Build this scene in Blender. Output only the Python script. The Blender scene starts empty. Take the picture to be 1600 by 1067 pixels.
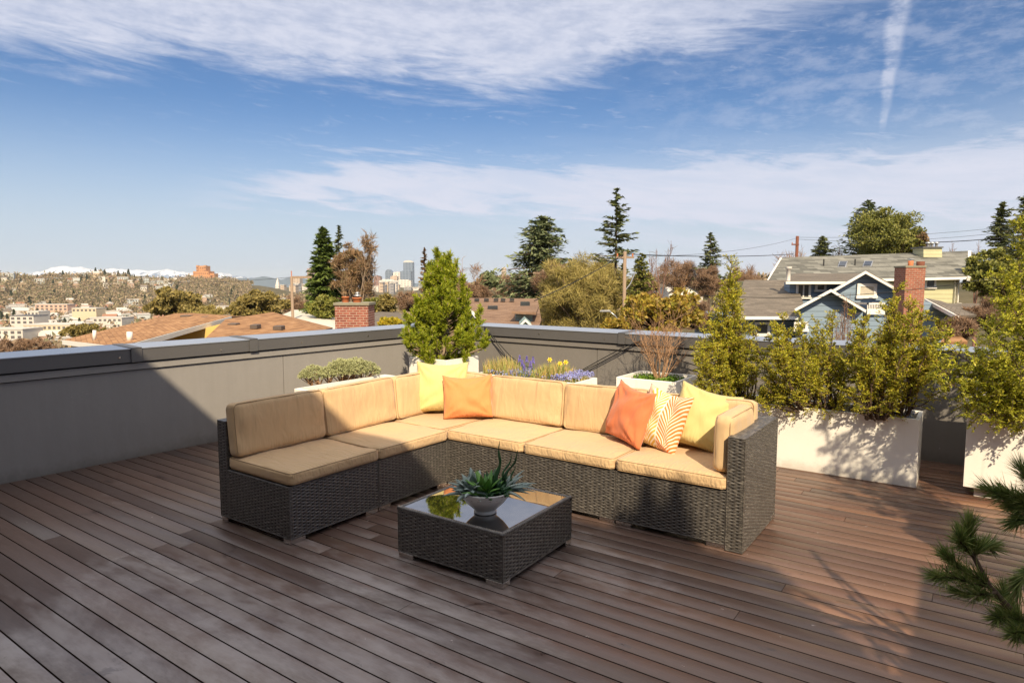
import bpy, math, random
import numpy as np
from mathutils import Vector, Matrix

# ------------------------------------------------------------------ camera, sky, sun
SC = bpy.context.scene
COL = SC.collection
EYE = 1.6
FOC = 1025.0
PITCH = math.atan(94.5 / FOC)
cam_d = bpy.data.cameras.new("camera")
cam = bpy.data.objects.new("camera", cam_d)
COL.objects.link(cam)
cam.location = (0, 0, EYE)
cam.rotation_euler = (math.radians(90) - PITCH, 0, 0)
cam_d.sensor_width = 36.0
cam_d.lens = 36.0 * FOC / 1600.0
cam_d.clip_start = 0.05
cam_d.clip_end = 60000
cam_d.dof.use_dof = False
cam_d.dof.focus_distance = 5.0
cam_d.dof.aperture_fstop = 9.0
SC.camera = cam

PHI = -0.6146                       # heading of the deck boards
U = np.array([math.cos(PHI), math.sin(PHI), 0.0])
Vv = np.array([-math.sin(PHI), math.cos(PHI), 0.0])
sun_vec = U * 0.60 + Vv * (-0.62) + np.array([0, 0, 0.66])
sun_vec = sun_vec / np.linalg.norm(sun_vec)
SUN_EL = math.asin(sun_vec[2])
SUN_AZ = math.atan2(sun_vec[0], sun_vec[1])        # from +Y towards +X

SC.view_settings.view_transform = 'Standard'
SC.view_settings.look = 'None'
SC.view_settings.gamma = 1.0
SC.view_settings.exposure = 0.50
SC.cycles.max_bounces = 6
SC.cycles.transparent_max_bounces = 8
SC.cycles.caustics_reflective = False
SC.cycles.caustics_refractive = False

sun_d = bpy.data.lights.new("sun", 'SUN')
sun_d.energy = 4.7
sun_d.angle = math.radians(0.55)
sun_d.color = (1.0, 0.83, 0.58)
sun_o = bpy.data.objects.new("sun", sun_d)
COL.objects.link(sun_o)
sun_o.rotation_euler = Vector(sun_vec).to_track_quat('Z', 'Y').to_euler()
sun_o.location = (0, -20, 30)


class NT:
    """small helper to write node graphs"""
    def __init__(self, tree):
        self.t = tree
        self.n = tree.nodes
        self.l = tree.links

    def node(self, kind, **kw):
        nd = self.n.new(kind)
        for k, v in kw.items():
            setattr(nd, k, v)
        return nd

    def put(self, sock, v):
        if isinstance(v, bpy.types.NodeSocket):
            self.l.new(v, sock)
        elif v is not None:
            if isinstance(v, (tuple, list)) and len(v) == 3 and sock.type == 'RGBA':
                v = (*v, 1.0)
            sock.default_value = v

    def m(self, op, a, b=None, c=None, clamp=False):
        nd = self.node('ShaderNodeMath', operation=op)
        nd.use_clamp = clamp
        self.put(nd.inputs[0], a)
        if b is not None:
            self.put(nd.inputs[1], b)
        if c is not None:
            self.put(nd.inputs[2], c)
        return nd.outputs[0]

    def ss(self, x, a, b):
        """smoothstep of x from a to b, 0..1"""
        nd = self.node('ShaderNodeMapRange', interpolation_type='SMOOTHSTEP')
        self.put(nd.inputs[0], x)
        self.put(nd.inputs[1], a)
        self.put(nd.inputs[2], b)
        nd.inputs[3].default_value = 0.0
        nd.inputs[4].default_value = 1.0
        return nd.outputs[0]

    def ramp(self, f, stops, interp='LINEAR'):
        nd = self.node('ShaderNodeValToRGB')
        cr = nd.color_ramp
        cr.interpolation = interp
        while len(cr.elements) > 1:
            cr.elements.remove(cr.elements[-1])
        cr.elements[0].position = stops[0][0]
        cr.elements[0].color = (*stops[0][1], 1)
        for p, c in stops[1:]:
            e = cr.elements.new(p)
            e.color = (*c, 1)
        self.put(nd.inputs[0], f)
        return nd.outputs[0]

    def noise(self, vec, scale, detail=4.0, rough=0.55, dist=0.0, out=0):
        nd = self.node('ShaderNodeTexNoise')
        if vec is not None:
            self.put(nd.inputs['Vector'], vec)
        nd.inputs['Scale'].default_value = scale
        nd.inputs['Detail'].default_value = detail
        nd.inputs['Roughness'].default_value = rough
        nd.inputs['Distortion'].default_value = dist
        return nd.outputs[out]

    def xyz(self, x, y, z):
        nd = self.node('ShaderNodeCombineXYZ')
        self.put(nd.inputs[0], x)
        self.put(nd.inputs[1], y)
        self.put(nd.inputs[2], z)
        return nd.outputs[0]

    def sep(self, v):
        nd = self.node('ShaderNodeSeparateXYZ')
        self.put(nd.inputs[0], v)
        return nd.outputs

    def mix(self, f, a, b, mode='MIX'):
        nd = self.node('ShaderNodeMix', data_type='RGBA', blend_type=mode)
        self.put(nd.inputs[0], f)
        self.put(nd.inputs[6], a)
        self.put(nd.inputs[7], b)
        return nd.outputs[2]

    def mapping(self, vec, scale=(1, 1, 1), rot=(0, 0, 0), loc=(0, 0, 0)):
        nd = self.node('ShaderNodeMapping')
        self.put(nd.inputs[0], vec)
        nd.inputs[1].default_value = loc
        nd.inputs[2].default_value = rot
        nd.inputs[3].default_value = scale
        return nd.outputs[0]

    def obj(self):
        return self.node('ShaderNodeTexCoord').outputs['Object']

    def island(self):
        return self.node('ShaderNodeNewGeometry').outputs['Random Per Island']

    def bump(self, h, strength=0.3, dist=0.01):
        nd = self.node('ShaderNodeBump')
        nd.inputs['Strength'].default_value = strength
        nd.inputs['Distance'].default_value = dist
        self.put(nd.inputs['Height'], h)
        return nd.outputs[0]


def make_world():
    w = bpy.data.worlds.new("World")
    SC.world = w
    w.use_nodes = True
    g = NT(w.node_tree)
    g.n.clear()
    out = g.node('ShaderNodeOutputWorld')
    bg = g.node('ShaderNodeBackground')
    bg.inputs[1].default_value = 0.10
    g.l.new(bg.outputs[0], out.inputs[0])
    sky = g.node('ShaderNodeTexSky')
    sky.sky_type = 'NISHITA'
    sky.sun_disc = False
    sky.sun_elevation = SUN_EL
    sky.sun_rotation = SUN_AZ
    sky.altitude = 100
    sky.air_density = 1.0
    sky.dust_density = 0.6
    sky.ozone_density = 2.5
    d = g.node('ShaderNodeTexCoord').outputs['Generated']
    x, y, z = g.sep(d)
    az = g.m('MULTIPLY', g.m('ARCTAN2', x, y), 57.2958)
    el = g.m('MULTIPLY', g.m('ARCSINE', z), 57.2958)

    def edge(pts):
        """elevation (deg) as a function of azimuth (deg) through the given points"""
        f = g.m('DIVIDE', g.m('ADD', az, 60.0), 120.0, clamp=True)
        r = g.ramp(f, [((a + 60) / 120, (e / 40.0,) * 3) for a, e in pts])
        return g.m('MULTIPLY', r, 40.0)

    # fibres: noise stretched along the cloud bands, warped by a broad noise
    P = g.xyz(g.m('MULTIPLY', az, 0.035), g.m('MULTIPLY', g.m('ADD', el, g.m('MULTIPLY', az, 0.10)), 0.24), 0.0)
    warp = g.noise(P, 1.2, 3, 0.5, out=1)
    Pw = g.node('ShaderNodeVectorMath', operation='MULTIPLY_ADD')
    g.put(Pw.inputs[0], warp)
    Pw.inputs[1].default_value = (0.5, 0.7, 0)
    g.put(Pw.inputs[2], P)
    Pw = Pw.outputs[0]
    fib = g.noise(g.mapping(Pw, (1.0, 1.0, 1), (0, 0, -0.10)), 3.2, 10, 0.62)
    fine = g.noise(g.mapping(Pw, (2.2, 1.5, 1), (0, 0, -0.35)), 5.0, 10, 0.68)
    puff = g.noise(g.xyz(g.m('MULTIPLY', az, 0.09), g.m('MULTIPLY', el, 0.22), 3.0), 3.0, 8, 0.65)
    wob = g.m('MULTIPLY', g.m('SUBTRACT', fib, 0.5), 8.0)
    wob2 = g.m('MULTIPLY', g.m('SUBTRACT', fine, 0.5), 3.0)
    elw = g.m('ADD', el, g.m('ADD', wob, wob2))
    # upper veil
    eA = edge(UP_EDGE)
    a = g.ss(g.m('SUBTRACT', elw, eA), -0.9, 3.2)
    a = g.m('MULTIPLY', a, g.m('ADD', 0.60, g.m('MULTIPLY', g.ss(g.m('ADD', g.m('MULTIPLY', fine, 0.35), g.m('MULTIPLY', puff, 0.65)), 0.34, 0.64), 0.36)))
    a = g.m('MULTIPLY', a, g.ramp(g.m('DIVIDE', g.m('ADD', az, 60.0), 120.0, clamp=True), [(0.0, (1, 1, 1)), (0.6, (1, 1, 1)), (0.74, (.55, .55, .55)), (1.0, (.38, .38, .38))]))
    # lower band
    eT, eB = edge(LOW_TOP), edge(LOW_BOT)
    b = g.m('MULTIPLY', g.ss(g.m('SUBTRACT', eT, elw), -0.8, 1.6), g.ss(g.m('SUBTRACT', elw, eB), -0.8, 1.2))
    b = g.m('MULTIPLY', b, g.ss(g.m('ADD', az, wob), -30.0, -17.0))
    b = g.m('MULTIPLY', b, g.m('ADD', 0.70, g.m('MULTIPLY', g.ss(fib, 0.34, 0.62), 0.30)))
    # a faint veil low on the right, wisps everywhere
    c = g.m('MULTIPLY', g.ss(az, -18.0, 25.0), g.m('MULTIPLY', g.ss(el, 15.0, 2.0), g.m('MULTIPLY', g.ss(fib, 0.30, 0.60), 0.62)))
    w1 = g.m('MAXIMUM', g.m('MULTIPLY', g.ss(fine, 0.53, 0.74), 0.34), g.m('MULTIPLY', g.m('MULTIPLY', g.ss(puff, 0.40, 0.66), 0.30), g.ss(az, 2, 26)))
    w1 = g.m('MULTIPLY', w1, g.ss(az, -45, 0))
    # contrail
    azc = g.m('ADD', 28.7, g.m('MULTIPLY', g.m('SUBTRACT', el, 10.0), 0.09))
    wd = g.m('ADD', 0.20, g.m('MULTIPLY', g.m('SUBTRACT', el, 10.5), 0.072))
    off = g.m('ABSOLUTE', g.m('SUBTRACT', g.m('ADD', az, g.m('MULTIPLY', g.m('SUBTRACT', puff, 0.5), 0.9)), azc))
    t = g.m('SUBTRACT', 1.0, g.ss(g.m('DIVIDE', off, g.m('MAXIMUM', wd, 0.05)), 0.35, 1.25))
    t = g.m('MULTIPLY', t, g.ss(el, 10.6, 12.0))
    t = g.m('MULTIPLY', t, g.m('ADD', 0.18, g.m('MULTIPLY', g.ss(puff, 0.36, 0.62), 0.40)))
    dens = g.m('MAXIMUM', g.m('MAXIMUM', a, b), g.m('MAXIMUM', c, w1))
    dens = g.m('SUBTRACT', 1.0, g.m('MULTIPLY', g.m('SUBTRACT', 1.0, dens, clamp=True), g.m('SUBTRACT', 1.0, t, clamp=True)), clamp=True)
    # moisture low over the horizon
    hz = g.m('MULTIPLY', g.ss(el, 15.0, 0.5), 0.92)
    tint = g.mix(1.0, sky.outputs[0], (0.42, 0.55, 0.70), 'MULTIPLY')
    col = g.mix(hz, tint, (4.4, 4.95, 5.65))
    col = g.mix(dens, col, (5.1, 5.3, 6.2))
    # bright veil added above the view to fill the shade
    zen = g.ss(el, 26.0, 52.0)
    col = g.mix(zen, col, (7.0, 6.8, 6.7))
    g.l.new(col, bg.inputs[0])


def azel(px, py):
    a = (px - 800) / FOC
    b = -(py - 533.5) / FOC
    c, s = math.cos(PITCH), math.sin(PITCH)
    v = np.array([a, c + b * s, -s + b * c])
    v /= np.linalg.norm(v)
    return math.degrees(math.atan2(v[0], v[1])), math.degrees(math.asin(v[2]))


UP_EDGE = [(-60, 15.5)] + [azel(*p) for p in ((0, 95), (150, 105), (300, 100), (420, 130), (620, 140), (820, 165), (1000, 110), (1150, 85), (1330, 30), (1600, -60))]
LOW_TOP = [azel(*p) for p in ((0, 330), (340, 285), (560, 240), (800, 262), (1000, 250), (1200, 235), (1400, 230), (1600, 205))] + [(60, 14.0)]
LOW_BOT = [azel(*p) for p in ((0, 325), (340, 308), (560, 325), (800, 335), (1000, 348), (1200, 372), (1400, 345), (1600, 335))] + [(60, 6.0)]
make_world()


# ------------------------------------------------------------------ helpers
def W(u, v, z=0.0):
    p = U * u + Vv * v
    return (float(p[0]), float(p[1]), z)


def at(px, py, Y):
    """point at distance Y seen at a place of the 1600 px wide frame: used to survey positions"""
    a = (px - 800) / FOC
    b = -(py - 533.5) / FOC
    c, s = math.cos(PITCH), math.sin(PITCH)
    r = np.array([a, c + b * s, -s + b * c])
    p = r * (Y / r[1])
    return np.array([p[0], p[1], p[2] + EYE])


class MB:
    """collects shapes; build() links them as ONE mesh object"""
    def __init__(self):
        self.v = []
        self.f = []
        self.mi = []
        self.cur = 0

    def add(self, vs, fs):
        o = len(self.v)
        self.v += [tuple(map(float, p)) for p in vs]
        self.f += [tuple(i + o for i in f) for f in fs]
        self.mi += [self.cur] * len(fs)

    def box(self, x0, x1, y0, y1, z0, z1, M=None, bev=0.0):
        if bev > 0:
            b = bev
            vs = []
            for z, k in ((z0, b), (z0 + b, 0), (z1 - b, 0), (z1, b)):
                e = k
                xs0, xs1, ys0, ys1 = x0 + e, x1 - e, y0 + e, y1 - e
                c = b - e if e == 0 else 0
                c = b * 0.6
                vs += [(xs0 + c, ys0, z), (xs1 - c, ys0, z), (xs1, ys0 + c, z), (xs1, ys1 - c, z),
                       (xs1 - c, ys1, z), (xs0 + c, ys1, z), (xs0, ys1 - c, z), (xs0, ys0 + c, z)]
            fs = [tuple(range(7, -1, -1)), tuple(range(24, 32))]
            for r in range(3):
                for i in range(8):
                    j = (i + 1) % 8
                    fs.append((r * 8 + i, r * 8 + j, (r + 1) * 8 + j, (r + 1) * 8 + i))
        else:
            vs = [(x0, y0, z0), (x1, y0, z0), (x1, y1, z0), (x0, y1, z0), (x0, y0, z1), (x1, y0, z1), (x1, y1, z1), (x0, y1, z1)]
            fs = [(3, 2, 1, 0), (4, 5, 6, 7), (0, 1, 5, 4), (1, 2, 6, 5), (2, 3, 7, 6), (3, 0, 4, 7)]
        if M is not None:
            vs = [M @ Vector(p) for p in vs]
        self.add(vs, fs)
        return self

    def tube(self, pts, rad, n=6, cap=True):
        pts = [Vector(p) for p in pts]
        if not hasattr(rad, '__len__'):
            rad = [rad] * len(pts)
        vs, fs = [], []
        ref = Vector((0, 0, 1))
        for i, p in enumerate(pts):
            t = (pts[min(i + 1, len(pts) - 1)] - pts[max(i - 1, 0)])
            if t.length < 1e-9:
                t = Vector((0, 0, 1))
            t.normalize()
            a = t.cross(ref)
            if a.length < 0.05:
                a = t.cross(Vector((1, 0, 0)))
            a.normalize()
            b = t.cross(a)
            for k in range(n):
                w = 2 * math.pi * k / n
                vs.append(p + (a * math.cos(w) + b * math.sin(w)) * rad[i])
        for i in range(len(pts) - 1):
            for k in range(n):
                j = (k + 1) % n
                fs.append((i * n + k, i * n + j, (i + 1) * n + j, (i + 1) * n + k))
        if cap:
            fs.append(tuple(range(n - 1, -1, -1)))
            fs.append(tuple((len(pts) - 1) * n + k for k in range(n)))
        self.add(vs, fs)
        return self

    def lathe(self, prof, n=32, c=(0, 0, 0)):
        vs, fs = [], []
        for r, z in prof:
            for k in range(n):
                w = 2 * math.pi * k / n
                vs.append((c[0] + r * math.cos(w), c[1] + r * math.sin(w), c[2] + z))
        for i in range(len(prof) - 1):
            for k in range(n):
                j = (k + 1) % n
                fs.append((i * n + k, i * n + j, (i + 1) * n + j, (i + 1) * n + k))
        self.add(vs, fs)
        return self

    def quad(self, *p):
        self.add(p, [tuple(range(len(p)))])
        return self

    def slab(self, poly, t):
        """polygon (world points) given thickness t along its normal (downwards side)"""
        P = [Vector(p) for p in poly]
        n = (P[1] - P[0]).cross(P[2] - P[0]).normalized()
        if n.z < 0:
            P.reverse()
            n = -n
        k = len(P)
        lo = [p - n * t for p in P]
        fs = [tuple(range(k)), tuple(range(2 * k - 1, k - 1, -1))]
        for i in range(k):
            j = (i + 1) % k
            fs.append((i, k + i, k + j, j))
        self.add(P + lo, fs)
        return self

    def build(self, name, mat, parent=None, smooth=False):
        me = bpy.data.meshes.new(name)
        me.from_pydata(self.v, [], self.f)
        mats = mat if isinstance(mat, (list, tuple)) else [mat]
        for m_ in mats:
            me.materials.append(m_)
        if len(mats) > 1:
            me.polygons.foreach_set('material_index', self.mi)
        if smooth:
            me.polygons.foreach_set('use_smooth', [True] * len(me.polygons))
        me.update()
        o = bpy.data.objects.new(name, me)
        COL.objects.link(o)
        if parent:
            o.parent = parent
        return o


def npmesh(name, V, F, mat, parent=None, smooth=False, mi=None):
    """V Nx3, F Mx(3|4) arrays"""
    V = np.asarray(V, dtype=np.float32)
    F = np.asarray(F, dtype=np.int32)
    me = bpy.data.meshes.new(name)
    k = F.shape[1]
    me.vertices.add(len(V))
    me.vertices.foreach_set('co', V.ravel())
    me.loops.add(F.size)
    me.loops.foreach_set('vertex_index', F.ravel())
    me.polygons.add(len(F))
    me.polygons.foreach_set('loop_start', np.arange(0, F.size, k, dtype=np.int32))
    me.polygons.foreach_set('loop_total', np.full(len(F), k, dtype=np.int32))
    mats = mat if isinstance(mat, (list, tuple)) else [mat]
    for m_ in mats:
        me.materials.append(m_)
    if mi is not None:
        me.polygons.foreach_set('material_index', np.asarray(mi, dtype=np.int32))
    if smooth:
        me.polygons.foreach_set('use_smooth', np.ones(len(F), dtype=bool))
    me.update(calc_edges=True)
    me.validate()
    o = bpy.data.objects.new(name, me)
    COL.objects.link(o)
    if parent:
        o.parent = parent
    return o


def tag(o, label=None, cat=None, group=None, kind=None):
    if label:
        o['label'] = label
    if cat:
        o['category'] = cat
    if group:
        o['group'] = group
    if kind:
        o['kind'] = kind
    return o


def thing(name, label, cat, loc=(0, 0, 0), rz=0.0, group=None):
    o = bpy.data.objects.new(name, None)
    o.empty_display_size = 0.2
    COL.objects.link(o)
    o.location = loc
    o.rotation_euler = (0, 0, rz)
    return tag(o, label, cat, group)


def copy_tree(o, parent=None):
    c = o.copy()
    COL.objects.link(c)
    if parent:
        c.parent = parent
    for ch in [q for q in bpy.data.objects if q.parent == o]:
        copy_tree(ch, c)
    return c


# ------------------------------------------------------------------ materials
def mat(name):
    m_ = bpy.data.materials.new(name)
    m_.use_nodes = True
    g = NT(m_.node_tree)
    b = g.n['Principled BSDF']
    return m_, g, b


def plain(name, col, rough=0.6, metal=0.0, var=0.12, scale=6.0, bump=0.0, spec=0.5):
    m_, g, b = mat(name)
    n = g.noise(g.obj(), scale, 5, 0.6)
    f = g.m('ADD', 1.0 - var, g.m('MULTIPLY', n, 2 * var))
    c = g.mix(1.0, col, g.xyz(f, f, f), 'MULTIPLY')
    g.put(b.inputs['Base Color'], c)
    b.inputs['Roughness'].default_value = rough
    b.inputs['Metallic'].default_value = metal
    b.inputs['Specular IOR Level'].default_value = spec
    if bump:
        g.put(b.inputs['Normal'], g.bump(g.noise(g.obj(), scale * 12, 4, 0.6), bump, 0.004))
    return m_


def leafmat(name, stops, trans=0.35, rough=0.55, spec=0.35):
    """stops: colours picked at random leaf by leaf"""
    m_, g, b = mat(name)
    r = g.island()
    k = len(stops)
    c = g.ramp(r, [(i / max(1, k - 1), s) for i, s in enumerate(stops)])
    big = g.noise(g.obj(), 2.3, 2, 0.5)
    f = g.m('ADD', 0.72, g.m('MULTIPLY', big, 0.56))
    c = g.mix(1.0, c, g.xyz(f, f, f), 'MULTIPLY')
    g.put(b.inputs['Base Color'], c)
    b.inputs['Roughness'].default_value = rough
    b.inputs['Specular IOR Level'].default_value = spec
    if trans > 0:
        tr = g.node('ShaderNodeBsdfTranslucent')
        g.put(tr.inputs[0], c)
        mx = g.node('ShaderNodeMixShader')
        mx.inputs[0].default_value = trans
        g.l.new(b.outputs[0], mx.inputs[1])
        g.l.new(tr.outputs[0], mx.inputs[2])
        g.l.new(mx.outputs[0], g.n['Material Output'].inputs[0])
    return m_


def deck_mat():
    m_, g, b = mat('oiled_hardwood')
    o = g.obj()
    isl = g.island()
    ox, oy, oz = g.sep(o)
    shift = g.m('MULTIPLY', isl, 37.0)
    v = g.xyz(g.m('ADD', ox, shift), oy, shift)
    grain = g.noise(g.mapping(v, (2.0, 60.0, 1)), 3.0, 8, 0.65, 0.3)
    grain2 = g.noise(g.mapping(v, (5.0, 150.0, 1)), 3.0, 5, 0.7)
    c = g.ramp(isl, [(0, (.10, .052, .036)), (.25, (.21, .096, .054)), (.5, (.24, .125, .078)), (.75, (.14, .070, .044)), (1, (.31, .15, .078))])
    f = g.m('ADD', 0.25, g.m('MULTIPLY', g.m('ADD', g.m('MULTIPLY', grain, 0.65), g.m('MULTIPLY', grain2, 0.35)), 1.10))
    c = g.mix(1.0, c, g.xyz(f, f, f), 'MULTIPLY')
    shade_grey = g.m('MULTIPLY', g.m('SUBTRACT', 1.0, g.ss(ox, -2.0, 0.6)), 0.55)  # left part of the deck greyed: tint of the shade put into the wood colour
    c = g.mix(shade_grey, c, g.mix(1.0, (.115, .088, .083), g.xyz(f, f, f), 'MULTIPLY'))
    # weathering: grey dusty film in cloudy patches; towards the camera, sky reflection painted in
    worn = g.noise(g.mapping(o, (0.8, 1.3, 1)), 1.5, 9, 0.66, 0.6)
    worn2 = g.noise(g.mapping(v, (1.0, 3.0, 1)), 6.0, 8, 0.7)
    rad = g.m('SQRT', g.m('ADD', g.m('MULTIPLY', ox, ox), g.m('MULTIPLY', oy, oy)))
    place = g.m('MULTIPLY', g.m('SUBTRACT', 1.0, g.ss(ox, -2.3, -0.6)), g.m('SUBTRACT', 1.0, g.ss(rad, 2.9, 5.2)))  # where the sky's pale sheen is painted: left side, near the camera
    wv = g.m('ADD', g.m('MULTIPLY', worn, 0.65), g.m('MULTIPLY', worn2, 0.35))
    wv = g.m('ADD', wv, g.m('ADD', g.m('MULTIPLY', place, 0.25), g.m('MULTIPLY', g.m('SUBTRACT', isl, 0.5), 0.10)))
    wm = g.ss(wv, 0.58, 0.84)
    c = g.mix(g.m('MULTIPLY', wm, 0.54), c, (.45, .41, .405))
    # small pale scuffs
    sc = g.ss(g.noise(g.mapping(v, (1.0, 2.2, 1)), 26.0, 6, 0.75), 0.66, 0.74)
    sc = g.m('MULTIPLY', sc, g.ss(g.noise(o, 1.4, 3, .5), 0.47, 0.62))
    c = g.mix(g.m('MULTIPLY', sc, 0.5), c, (.45, .40, .38))
    # small spots and bits of paint
    sp = g.m('MULTIPLY', g.ss(g.noise(o, 21.0, 3, 0.6), 0.725, 0.745), 0.75)
    c = g.mix(sp, c, (.52, .44, .40))
    dk = g.m('MULTIPLY', g.ss(g.noise(g.mapping(o, (1.0, 1.5, 1), (0, 0, 0), (7, 3, 0)), 9.0, 7, 0.75), 0.66, 0.70), 0.8)
    c = g.mix(dk, c, (.035, .026, .022))
    # damp blotches
    wet = g.m('MULTIPLY', g.ss(g.noise(g.mapping(o, (0.9, 1.6, 1)), 3.3, 9, 0.72, 0.5), 0.60, 0.66), 0.7)
    c = g.mix(wet, c, g.mix(1.0, c, (.35, .30, .30), 'MULTIPLY'))
    g.put(b.inputs['Base Color'], c)
    r = g.m('ADD', 0.27, g.m('MULTIPLY', worn2, 0.30))
    r = g.m('SUBTRACT', r, g.m('MULTIPLY', wet, 0.16))
    g.put(b.inputs['Roughness'], r)
    b.inputs['IOR'].default_value = 1.75
    b.inputs['Specular IOR Level'].default_value = 0.5
    h = g.m('ADD', g.m('MULTIPLY', grain, 0.6), g.m('MULTIPLY', grain2, 0.5))
    g.put(b.inputs['Normal'], g.bump(h, 0.45, 0.003))
    return m_


def rattan_mat():
    m_, g, b = mat('resin_rattan')
    o = g.obj()
    n = g.noise(g.mapping(o, (1, 1, 4)), 30, 5, 0.65)
    n2 = g.noise(o, 3, 3, 0.5)
    c = g.ramp(n, [(0.3, (.032, .029, .027)), (0.52, (.078, .070, .063)), (0.74, (.27, .245, .215))])
    f = g.m('ADD', 0.75, g.m('MULTIPLY', n2, 0.5))
    c = g.mix(1.0, c, g.xyz(f, f, f), 'MULTIPLY')
    g.put(b.inputs['Base Color'], c)
    g.put(b.inputs['Roughness'], g.m('ADD', 0.24, g.m('MULTIPLY', n, 0.14)))
    b.inputs['IOR'].default_value = 1.75
    return m_


def cloth_mat(name, col, weave=900, fold=0.5, var=0.07, sheen=0.2):
    m_, g, b = mat(name)
    o = g.obj()
    n = g.noise(o, 5, 4, 0.6)
    th = g.noise(g.mapping(o, (1, 1, 1)), weave * 0.5, 2, 0.6)
    f = g.m('ADD', 1 - var, g.m('MULTIPLY', n, 2 * var))
    f = g.m('MULTIPLY', f, g.m('ADD', 0.93, g.m('MULTIPLY', th, 0.14)))
    rnd = g.node('ShaderNodeObjectInfo').outputs['Random']
    f = g.m('MULTIPLY', f, g.m('ADD', 0.955, g.m('MULTIPLY', rnd, 0.09)))
    stain = g.m('MULTIPLY', g.ss(g.noise(o, 4.5, 5, 0.7), 0.60, 0.68), 0.08)
    f = g.m('SUBTRACT', f, stain)
    c = g.mix(1.0, col, g.xyz(f, f, f), 'MULTIPLY')
    g.put(b.inputs['Base Color'], c)
    b.inputs['Roughness'].default_value = 0.85
    b.inputs['Specular IOR Level'].default_value = 0.2
    b.inputs['Sheen Weight'].default_value = sheen
    wr = g.noise(g.mapping(o, (1.0, 0.35, 1.0)), 13, 2, 0.45, 0.5)
    y = g.sep(o)[1]
    puck = g.m('MULTIPLY', g.noise(g.mapping(o, (70, 6, 30)), 1.0, 2, 0.5), g.m('ADD', g.ss(y, -0.06, -0.17), g.m('MULTIPLY', g.ss(y, 0.10, 0.18), 0.6)))
    g.put(b.inputs['Normal'], g.bump(g.m('ADD', g.m('ADD', wr, g.m('MULTIPLY', puck, 0.55)), g.m('MULTIPLY', th, 0.02)), fold, 0.02))
    return m_


def shingle_mat(name, stops, sx=0.45, sy=0.14):
    m_, g, b = mat(name)
    uv = g.node('ShaderNodeTexCoord').outputs['UV']
    br = g.node('ShaderNodeTexBrick')
    g.put(br.inputs['Vector'], uv)
    br.inputs['Color1'].default_value = (0.2, 0.2, 0.2, 1)
    br.inputs['Color2'].default_value = (0.8, 0.8, 0.8, 1)
    br.inputs['Mortar'].default_value = (0.02, 0.02, 0.02, 1)
    br.inputs['Scale'].default_value = 1.0
    br.inputs['Mortar Size'].default_value = 0.008
    br.inputs['Brick Width'].default_value = sx
    br.inputs['Row Height'].default_value = sy
    wn = g.noise(uv, 1.3, 4, 0.6)
    f = g.m('ADD', g.m('MULTIPLY', br.outputs[0], 0.55), g.m('MULTIPLY', wn, 0.5), clamp=True)
    c = g.ramp(f, stops)
    g.put(b.inputs['Base Color'], c)
    b.inputs['Roughness'].default_value = 0.9
    b.inputs['Specular IOR Level'].default_value = 0.25
    g.put(b.inputs['Normal'], g.bump(f, 0.5, 0.02))
    return m_


def brick_mat(name, c1, c2, mortar, bw=0.21, bh=0.075):
    m_, g, b = mat(name)
    uv = g.node('ShaderNodeTexCoord').outputs['UV']
    br = g.node('ShaderNodeTexBrick')
    g.put(br.inputs['Vector'], uv)
    br.inputs['Color1'].default_value = (*c1, 1)
    br.inputs['Color2'].default_value = (*c2, 1)
    br.inputs['Mortar'].default_value = (*mortar, 1)
    br.inputs['Scale'].default_value = 1.0
    br.inputs['Mortar Size'].default_value = 0.009
    br.inputs['Mortar Smooth'].default_value = 0.3
    br.inputs['Brick Width'].default_value = bw
    br.inputs['Row Height'].default_value = bh
    n = g.noise(uv, 7, 5, 0.7)
    f = g.m('ADD', 0.6, g.m('MULTIPLY', n, 0.8))
    c = g.mix(1.0, br.outputs[0], g.xyz(f, f, f), 'MULTIPLY')
    g.put(b.inputs['Base Color'], c)
    b.inputs['Roughness'].default_value = 0.9
    g.put(b.inputs['Normal'], g.bump(g.m('SUBTRACT', 1.0, br.outputs[1]), 0.6, 0.01))
    return m_


def siding_mat(name, col, step=0.13):
    m_, g, b = mat(name)
    o = g.obj()
    x, y, z = g.sep(o)
    fr = g.m('FRACT', g.m('DIVIDE', z, step))
    line = g.ss(fr, 0.0, 0.25)  # dark band paints the shadow under each board lap
    n = g.noise(o, 1.2, 4, 0.6)
    f = g.m('ADD', 0.85, g.m('MULTIPLY', n, 0.3))
    f = g.m('MULTIPLY', f, g.m('ADD', 0.5, g.m('MULTIPLY', line, 0.5)))
    c = g.mix(1.0, col, g.xyz(f, f, f), 'MULTIPLY')
    g.put(b.inputs['Base Color'], c)
    b.inputs['Roughness'].default_value = 0.7
    g.put(b.inputs['Normal'], g.bump(fr, 0.6, 0.015))
    return m_


def auto_uv(o, scale=1.0):
    """metre-true UVs from each face's own plane: u runs level, v runs up the slope"""
    me = o.data
    uvl = me.uv_layers.new(name='UVMap')
    for p in me.polygons:
        n = p.normal
        a = Vector((-n.y, n.x, 0))
        if a.length < 1e-4:
            a = Vector((1, 0, 0))
        a.normalize()
        b = n.cross(a)
        for li in p.loop_indices:
            co = me.vertices[me.loops[li].vertex_index].co
            uvl.data[li].uv = (co.dot(a) * scale, co.dot(b) * scale)
    return o


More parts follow.
